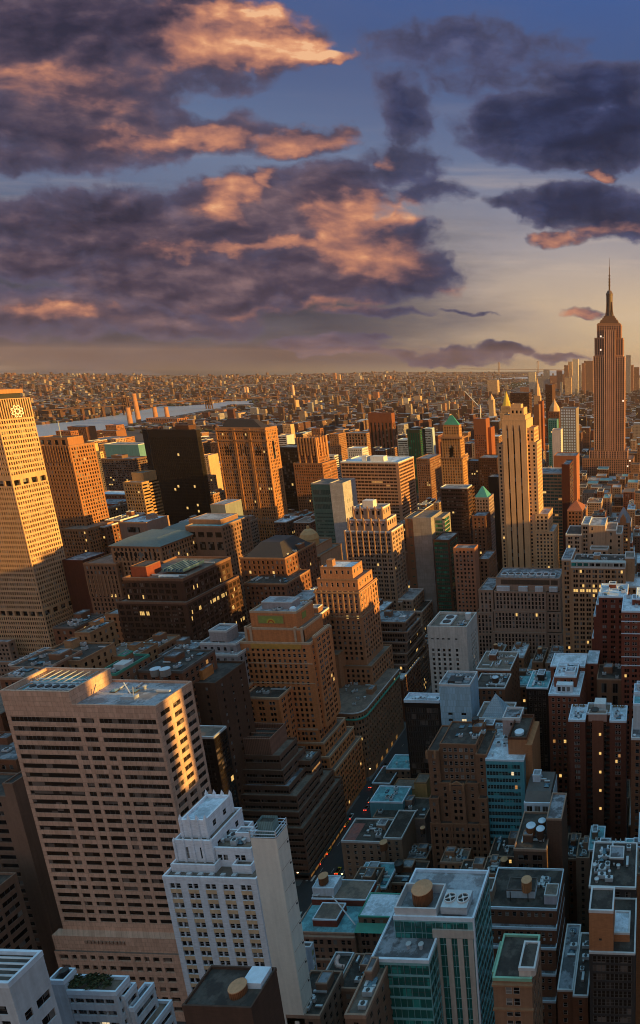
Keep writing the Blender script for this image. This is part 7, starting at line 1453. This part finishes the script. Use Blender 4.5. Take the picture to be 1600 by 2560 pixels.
# ================================================================== ordinary buildings of the street grid
ROWS = [246+80.4*k for k in range(-3, 26)]
def clear(x0, x1, y0, y1, gap=.6):
    for f in FOOT:
        if x0 < f[1]+gap and x1 > f[0]-gap and y0 < f[3]+gap and y1 > f[2]-gap: return False
    return True
def hidden(p):
    """is the point behind one of the named buildings, seen from the camera"""
    dx, dy, dz = p[0]-EYE.x, p[1]-EYE.y, p[2]-EYE.z
    for (a, b, c, d, h) in BOXES:
        if c > p[1]: continue
        t0, t1 = (c/dy, min(d/dy, .999)) if dy > 0 else (1, 0)
        if t0 >= t1: continue
        if dx != 0:
            u, v = sorted((a/dx, b/dx)); t0 = max(t0, u); t1 = min(t1, v)
        elif not a < 0 < b: continue
        if t0 >= t1: continue
        if min(EYE.z+dz*t0, EYE.z+dz*t1) < h: return True
    return False
FW = [('brown brick', wm('infill_brown_brick', (.20,.11,.075), 'brick')), ('dark red brick', wm('infill_red_brick', (.19,.075,.05), 'brick')), ('tan brick', wm('infill_tan_brick', (.32,.20,.125), 'brick')), ('grey stone', wm('infill_grey_stone', (.28,.23,.20))), ('pale stone', wm('infill_pale_stone', (.42,.34,.28))), ('umber brick', wm('infill_umber', (.13,.08,.06), 'brick'))]
FR = [R_DARK, R_MID, R_DARK, R_BRN, R_BLUE, R_TEAL, R_DARK, R_BRN, R_GREY]
lots = []
rg = random.Random(21)
for k in range(len(ROWS)-1):
    ya, yb = ROWS[k]+8, ROWS[k+1]-8; ym = (ya+yb)/2
    for j in range(len(AVX)-1):
        xa, xb = AVX[j][0]+AVX[j][1]/2+4, AVX[j+1][0]-AVX[j+1][1]/2-4
        for r0, r1 in ((ya, ym-rg.uniform(0,3)), (ym+rg.uniform(0,3), yb)):
            x = xa
            while x < xb-6:
                w = min(rg.uniform(11, 27), xb-x)
                if xb-x-w < 8: w = xb-x
                lots.append((x, x+w-.3, r0, r1)); x += w
def lot_height(y, x):
    if y < 330: return rg.choice((14,16,18,20,24,28,34)) if x > -150 else rg.choice((22,28,34,42,50))
    if y < 520: return rg.uniform(20,55) if x > -150 else rg.uniform(30,75)
    if y < 800: return rg.choice((28,36,45,55,65,80,95)) if x < -150 else rg.choice((18,24,30,40,52,60))
    if y < 1400: return rg.choice((22,28,34,42,50,60,75,95)) if x < -150 else rg.choice((18,24,30,36,45,55))
    return rg.choice((16,20,24,30,40,55,75))
cand = []
for (x0, x1, y0, y1) in lots:
    if y0 < 60: continue
    h = lot_height(y0, x0)
    if not clear(x0, x1, y0, y1):
        ok = False
        for f in (.5, .35):                                      # try a smaller lot at either side
            for (a, c, d, e) in ((x0, x0+(x1-x0)*f, y0, y1), (x1-(x1-x0)*f, x1, y0, y1), (x0, x1, y0, y0+(y1-y0)*f), (x0, x1, y1-(y1-y0)*f, y1)):
                if c-a > 6 and e-d > 6 and clear(a, c, d, e): x0, x1, y0, y1 = a, c, d, e; ok = True; break
            if ok: break
        if not ok: continue
    if y0 < 500: h *= .85
    pts = [(x0, y0, h), ((x0+x1)/2, y0, h), (x1, y0, h), (x1, y1, h), (x0, y1, h), ((x0+x1)/2, y0, h*.5)]
    vis = 0
    for q in pts:
        px_, py_ = pr(q)
        if -20 < px_ < 1625 and 0 < py_ < 2600 and not hidden(q): vis += 1
    if vis: cand.append((y0*1.0-vis*12, x0, x1, y0, y1, h, vis))
cand.sort(); rest_lots = []
DIST = lambda x, y: ('in the near shaded blocks west of the avenue' if x > -150 else 'in the near blocks east of the avenue') if y < 420 else (('in the blocks before the mast skyscraper' if x > -150 else 'in the mid-distance blocks left of the avenue') if y < 900 else 'in the hazy blocks beyond the tall towers')
nb = 0
for (_, x0, x1, y0, y1, h, vis) in cand:
    if nb >= 290: rest_lots.append((x0, x1, y0, y1, h)); continue
    kind, wl = FW[rg.randrange(6)]; rm = FR[rg.randrange(9)]
    b = Bld('city_building', 'ordinary %s building %s' % (kind, DIST(x0, y0)), 'building', wl, GL, FRM, lit=.05 if y0 < 900 else .02, group='ordinary %s buildings %s' % (kind, DIST(x0, y0)), trim=(TRIM if rg.random() < .4 else M_STONE)); b.rng = random.Random(nb*7+3); b.nopart = y0 > 330
    F = P(rg.choice((2.7,3.1,3.6)), rg.choice((1.2,1.4,1.6)), 3.6, rg.choice((1.7,1.9,2.1)))
    if h > 38 and rg.random() < .6:
        b.tier(x0, x1, y0, y1, 0, h*.68, F, F, roof=rm, par=.7); ins = min(4, (x1-x0)*.18); t = b.tier(x0+ins, x1-ins, y0+3, y1-3, h*.68, h, F, F, roof=rm, par=.7)
    else: t = b.tier(x0, x1, y0, y1, 0, h, F, F, roof=rm, par=.7)
    if y0 < 950: b.clutter(10 if y0 < 420 else 4)
    b.done(); nb += 1
    if y0 < 700 and rg.random() < .28 and x1-x0 > 9:
        r_ = rg.uniform(1.5,2.1); kd = rg.choice((('dark', DKMETAL, wm('dark_tank', (.07,.05,.04))), ('tan', LIDO, WOOD), ('pale', LIDB, WOOD)))
        t_ = water_tank(rg.uniform(t[0]+2.5, t[1]-2.5), rg.uniform(t[2]+3, t[3]-2.5), t[4], r_, rg.uniform(3,4), 'ordinary %s-lidded water tank %s' % (kd[0], DIST(x0, y0)), kd[1], 2.0, kd[2])

# ================================================================== the far city: thousands of roofs nobody could count
FACW = facademat('far_facades', [(.095,.032,.024),(.14,.058,.038),(.072,.030,.025),(.20,.105,.068),(.11,.046,.032),(.32,.23,.17),(.055,.03,.026),(.14,.08,.052),(.08,.042,.034),(.27,.24,.23),(.09,.045,.034),(.07,.04,.03)], pitch=4.2, floor=4.6, ww=.42, wh=.42)
mb = MB(); rf = random.Random(5)
def infr(x, y, z=0, m=30):
    a, c = pr((x, y, z)); return -m < a < 1600+m and c < 2600
SHORE = sorted(lo_)
def shore(px_):
    for (a, b), (c, d) in zip(SHORE, SHORE[1:]):
        if a <= px_ <= c: return b+(d-b)*(px_-a)/max(1e-6, c-a)
    return None
def cap(x, y, h):
    """keep roofs on the near bank below the water's edge"""
    while h > 4:
        a, b = pr((x, y, h)); s_ = shore(a)
        if s_ is None or b > s_+1.5 or pr((x, y, 0))[1] < s_: return h
        h *= .8
    return 0
for (x0, x1, y0, y1, h) in rest_lots:
    h = cap((x0+x1)/2, y0, h)
    if h: mb.box(x0, x1, y0, y1, 0, h)
y = ROWS[-1]
while y < 13500:
    st = 24 if y < 3000 else 29 if y < 5200 else 44 if y < 9000 else 75
    x = -1.12*y-200; col_ = int(y) % 9
    while x < .02*y+60:
        w = st*rf.uniform(.82,1.02); xx = x+rf.uniform(0, st*.04); col_ += 1
        if col_ % 9 == 0: x += st*.6; continue
        if not (infr(xx, y) or infr(xx, y, 60)) or inside(xx+w/2, y+w/2, RIVER) or inside(xx-20, y-20, RIVER) or any(inside(xx+w/2, y+w/2, q) or inside(xx, y, q) for q in BAYW): x += st; continue
        east = x < -1500-.1*y
        r = rf.random()
        if y > 9000 and pr((xx, y, 0))[1] < 930+max(0, 1000-pr((xx, y, 0))[0])*.027: x += st; continue
        h = rf.uniform(6,12) if r < .86 else rf.uniform(12,24) if r < .97 else rf.uniform(28,50)
        if y < 3200 and not east: h *= 1.6
        if r > .97: w = rf.uniform(18,30)
        h = cap(xx, y, h)
        if h and rf.random() < .93 and clear(xx, xx+w, y, y+w*.9, 2): mb.box(xx, xx+w, y, y+st*rf.uniform(.42,.62), 0, h)
        x += st
    y += st
o = mb.build('distant_city', [FACW]); o['kind'] = 'stuff'
tag(o, 'thousands of small distant roofs and house blocks fading towards the horizon', 'city')
# dark tree masses along the far streets and shores
LEAF = flatmat('distant_foliage', (.030,.034,.018), .9, sc=.05, var=.4)
mb = MB()
for i in range(6000):
    y = 1700+(rf.random()**.7)*7500; x = -rf.random()*1.1*y+.02*y
    if inside(x, y, RIVER) or not infr(x, y) or not cap(x, y, 14) > 10: continue
    for _ in range(3):
        a, r, hh = rf.random()*6.28, rf.uniform(4,13), rf.uniform(7,14); cx, cy = x+rf.uniform(-25,25), y+rf.uniform(-8,8); n = 7
        mb.loft([[(cx+r*s_*math.cos(6.283*i_/n+a)*rf.uniform(.8,1.2), cy+r*s_*math.sin(6.283*i_/n+a), hh*z_) for i_ in range(n)] for s_, z_ in ((.6,.1),(1,.45),(.75,.85),(.2,1))])
o = mb.build('distant_trees', [LEAF]); o['kind'] = 'stuff'; tag(o, 'dark masses of distant street trees between the far roofs', 'trees')

# distant landmarks one can pick out
def far_tower(name, lab, cat, group, xl, xr, yt, Y, wl, dep=None):
    a, c = at(xl, yt, Y), at(xr, yt, Y)
    mb = MB(); mb.box(a.x, c.x, Y, Y+(dep or max(18, (c.x-a.x)*.8)), 0, c.z, 0); o = mb.build(name, [wl]); tag(o, lab, cat, group); FOOT.append((a.x, c.x, Y, Y+60, c.z)); return o
FT = [facademat('far_tower_'+n, [c], 4.6, 5, .4, .45) for n, c in (('rust',(.34,.15,.09)),('tan',(.52,.33,.20)),('grey',(.30,.26,.25)),('brown',(.26,.13,.085)),('pale',(.62,.50,.38)))]
for i, (xl, xr, yt) in enumerate(((831,838,932),(843,849,936),(886,900,939),(901,907,944),(956,962,937),(964,975,940),(768,776,946),(790,802,947),(805,826,954),(744,749,944),(997,1004,950),(1014,1018,949),(930,950,955),(700,708,955),(686,694,953),(672,678,955),(616,622,958),(648,652,953))):
    far_tower('distant_tower', 'distant tower of the hazy downtown cluster on the horizon left of centre', 'tower', 'towers of the distant downtown across the river', xl, xr, yt, 7600+(i*131)%900, FT[i%5])
for i, (xl, xr, yt) in enumerate(((719,738,1000),(745,756,1000),(758,770,1001),(773,787,1000),(791,801,1002),(804,822,1000),(728,746,1026),(936,950,1010),(958,970,1012),(985,1000,1003),(873,891,984),(905,921,986),(932,944,980),(655,668,1030),(1002,1020,996),(1034,1050,990),(1095,1112,1008),(1120,1135,1005))):
    far_tower('housing_slab', 'warm-lit distant housing slab in the middle of the far city', 'apartment block', 'housing slabs in the far city', xl, xr, yt, 3000+(i*173)%900+(900 if yt < 990 else 0), FT[(i*2+1)%5])
for i, (xl, xr, yt) in enumerate(((150,178,1000),(128,150,1006),(205,216,998),(228,241,993),(243,254,993),(166,196,999),(217,232,1010),(94,119,1023),(300,318,1010),(244,252,1016),(540,560,1024),(526,548,1034),(555,575,1032),(575,600,1032))):
    far_tower('housing_slab', 'warm-lit distant housing slab beside the river on the left', 'apartment block', 'housing slabs by the river', xl, xr, yt, (4300 if xl < 330 else 2500)+(i*97)%500, FT[(i*2)%5])
for i, (xl, xr, yt) in enumerate(((1218,1243,950),(1321,1338,930),(1358,1372,924),(1391,1404,926),(1410,1421,913),(1420,1430,904),(1431,1445,898),(1445,1452,912),(1454,1462,908),(1460,1482,902),(1454,1475,922),(1470,1484,935),(1345,1366,942),(1372,1392,940),(1392,1410,936),(1412,1428,944),(1430,1446,940),(1565,1577,888),(1565,1584,912),(1585,1598,918),(1566,1580,934),(1580,1600,945),(1400,1406,955),(1300,1322,968))):
    far_tower('distant_tower', 'hazy distant downtown tower behind the mast skyscraper', 'tower', 'downtown towers behind the mast skyscraper', xl, xr, yt, 4700+(i*211)%1500, FT[(i*3+1)%5])

# suspension bridge over the river, with its two towers
def bridge():
    IRON = wm('bridge_iron', (.10,.06,.045)); p1, p2 = atz(320,1037,0), atz(524,1022,0); ty = (p1+p2)/2
    t = empty('suspension_bridge', (ty.x, ty.y, 0), 'iron suspension bridge with two trestle towers crossing the river', 'bridge')
    d = (p2-p1).normalized(); n = Vector((-d.y, d.x, 0)); L = (p2-p1).length
    tops = []
    for p in (p1, p2):
        z = at(320 if p is p1 else 524, 992 if p is p1 else 989, p.y).z; tops.append(z); q = MB()
        for s in (-14, 14):
            for e in (-7, 7): a = p+n*s+d*e; q.tube((a.x, a.y, 0), (a.x-d.x*e*.5, a.y-d.y*e*.5, z), 3.0, 6)
        for zz in (z*.35, z*.55, z*.75, z*.97): a, c = p-n*15, p+n*15; q.tube((a.x,a.y,zz), (c.x,c.y,zz), 3.0, 6)
        q.build('tower', [IRON], t)
    zd = 42; q = MB()
    a, c = p1-d*L*1.0, p2+d*L*1.1
    q.loft([[tuple(o_+n*s+Vector((0,0,zd+h))) for s, h in ((-9,0),(9,0),(9,4),(-9,4))] for o_ in (a, c)]); q.build('deck', [IRON], t)
    for s in (-16, 16):
        q = MB(); pts = []
        for i in range(41):
            u = -.6+2.2*i/40; o_ = p1+d*L*u+n*s
            if u < 0: z = tops[0]+(zd-tops[0])*(-u/.6)
            elif u > 1: z = tops[1]+(zd-tops[1])*((u-1)/.6)
            else: z = zd+10+((tops[0]*(1-u)+tops[1]*u)-zd-10)*(2*u-1)**2
            pts.append((o_.x, o_.y, z))
        for i in range(40): q.tube(pts[i], pts[i+1], 1.6, 5)
        q.build('cable', [IRON], t)
    for i in range(8):
        for u in (-.15-i*.1,): o_ = p1+d*L*u; q = MB(); q.box(o_.x-4, o_.x+4, o_.y-6, o_.y+6, 0, zd, 0); q.build('pier', [IRON], t)
bridge()
BR = wm('stack_brick', (.42,.25,.16))
for i, (x, yb, yt, lab) in enumerate(((327,1062,1019,'leftmost tall smokestack by the river'),(348,1059,984,'second and tallest smokestack by the river'),(392,1056,1017,'third smokestack by the river, above the power station'),(421,1055,1017,'rightmost smokestack by the river, above the power station'))):
    p = atz(x, yb, 0); z = at(x, yt, p.y).z; mb = MB(); mb.lathe(p.x, p.y, [(9, 0), (8, z*.5), (7, z*.93), (7.6, z*.935), (7.6, z)], 12); o = mb.build('smokestack', [BR]); tag(o, lab, 'smokestack', 'smokestacks by the river')
p = at(365, 1046, 2300); b = Bld('power_station', 'long brick power station below the river smokestacks', 'building', wm('power_brick', (.34,.16,.085), 'brick'), GL, lit=0); b.px(365, 443, 1047, 2420, 60, f=P(9,4,14,8), r=P(9,4,14,8), roof=R_BRN); b.done()
for i, (x, yb, yt, lab) in enumerate(((614,985,967,'left one of a far white pair of stacks'),(620,985,967,'right one of a far white pair of stacks'),(735,993,963,'single far red-white stack right of the bridge'))):
    p = atz(x, yb, 0); z = at(x, yt, p.y).z; mb = MB(); mb.lathe(p.x, p.y, [(10, 0), (8, z)], 10); tag(mb.build('smokestack', [wm('pale_stack', (.55,.45,.38))]), lab, 'smokestack', 'far stacks beyond the river')
# far narrows bridge, only a breath in the haze
t = empty('suspension_bridge', (-2000, 14500, 0), 'very distant pale suspension bridge in the haze near the horizon', 'bridge')
q1, q2 = at(1247, 906, 14500), at(1344, 903, 14500)
for q_ in (q1, q2): mb = MB(); [mb.box(q_.x-22+s, q_.x-12+s, 14500, 14520, 0, q_.z, 0) for s in (0, 30)]; mb.box(q_.x-12, q_.x+8, 14502, 14518, q_.z-22, q_.z-4, 0); mb.build('tower', [M_STONE], t)
mb = MB(); mb.box(q1.x-900, q2.x+900, 14495, 14525, 70, 82, 0); mb.build('deck', [M_STONE], t)

# ================================================================== evening haze: one closed box of even air
mb = MB(); mb.box(-26500, 4000, -700, 15000, -1.0, 470, 0, True); hz = mb.build('haze', [])
hm = bpy.data.materials.new('evening_haze'); hm.use_nodes = True; ht = hm.node_tree; ht.nodes.clear()
hv = ht.nodes.new('ShaderNodeVolumePrincipled'); ho = ht.nodes.new('ShaderNodeOutputMaterial'); ht.links.new(hv.outputs[0], ho.inputs['Volume'])
hv.inputs['Color'].default_value = (.84,.62,.50,1); hv.inputs['Density'].default_value = 2.2e-5; hv.inputs['Anisotropy'].default_value = 0.2
hz.data.materials.append(hm); hz['kind'] = 'stuff'
tag(hz, 'thin evening haze over the whole city', 'haze')
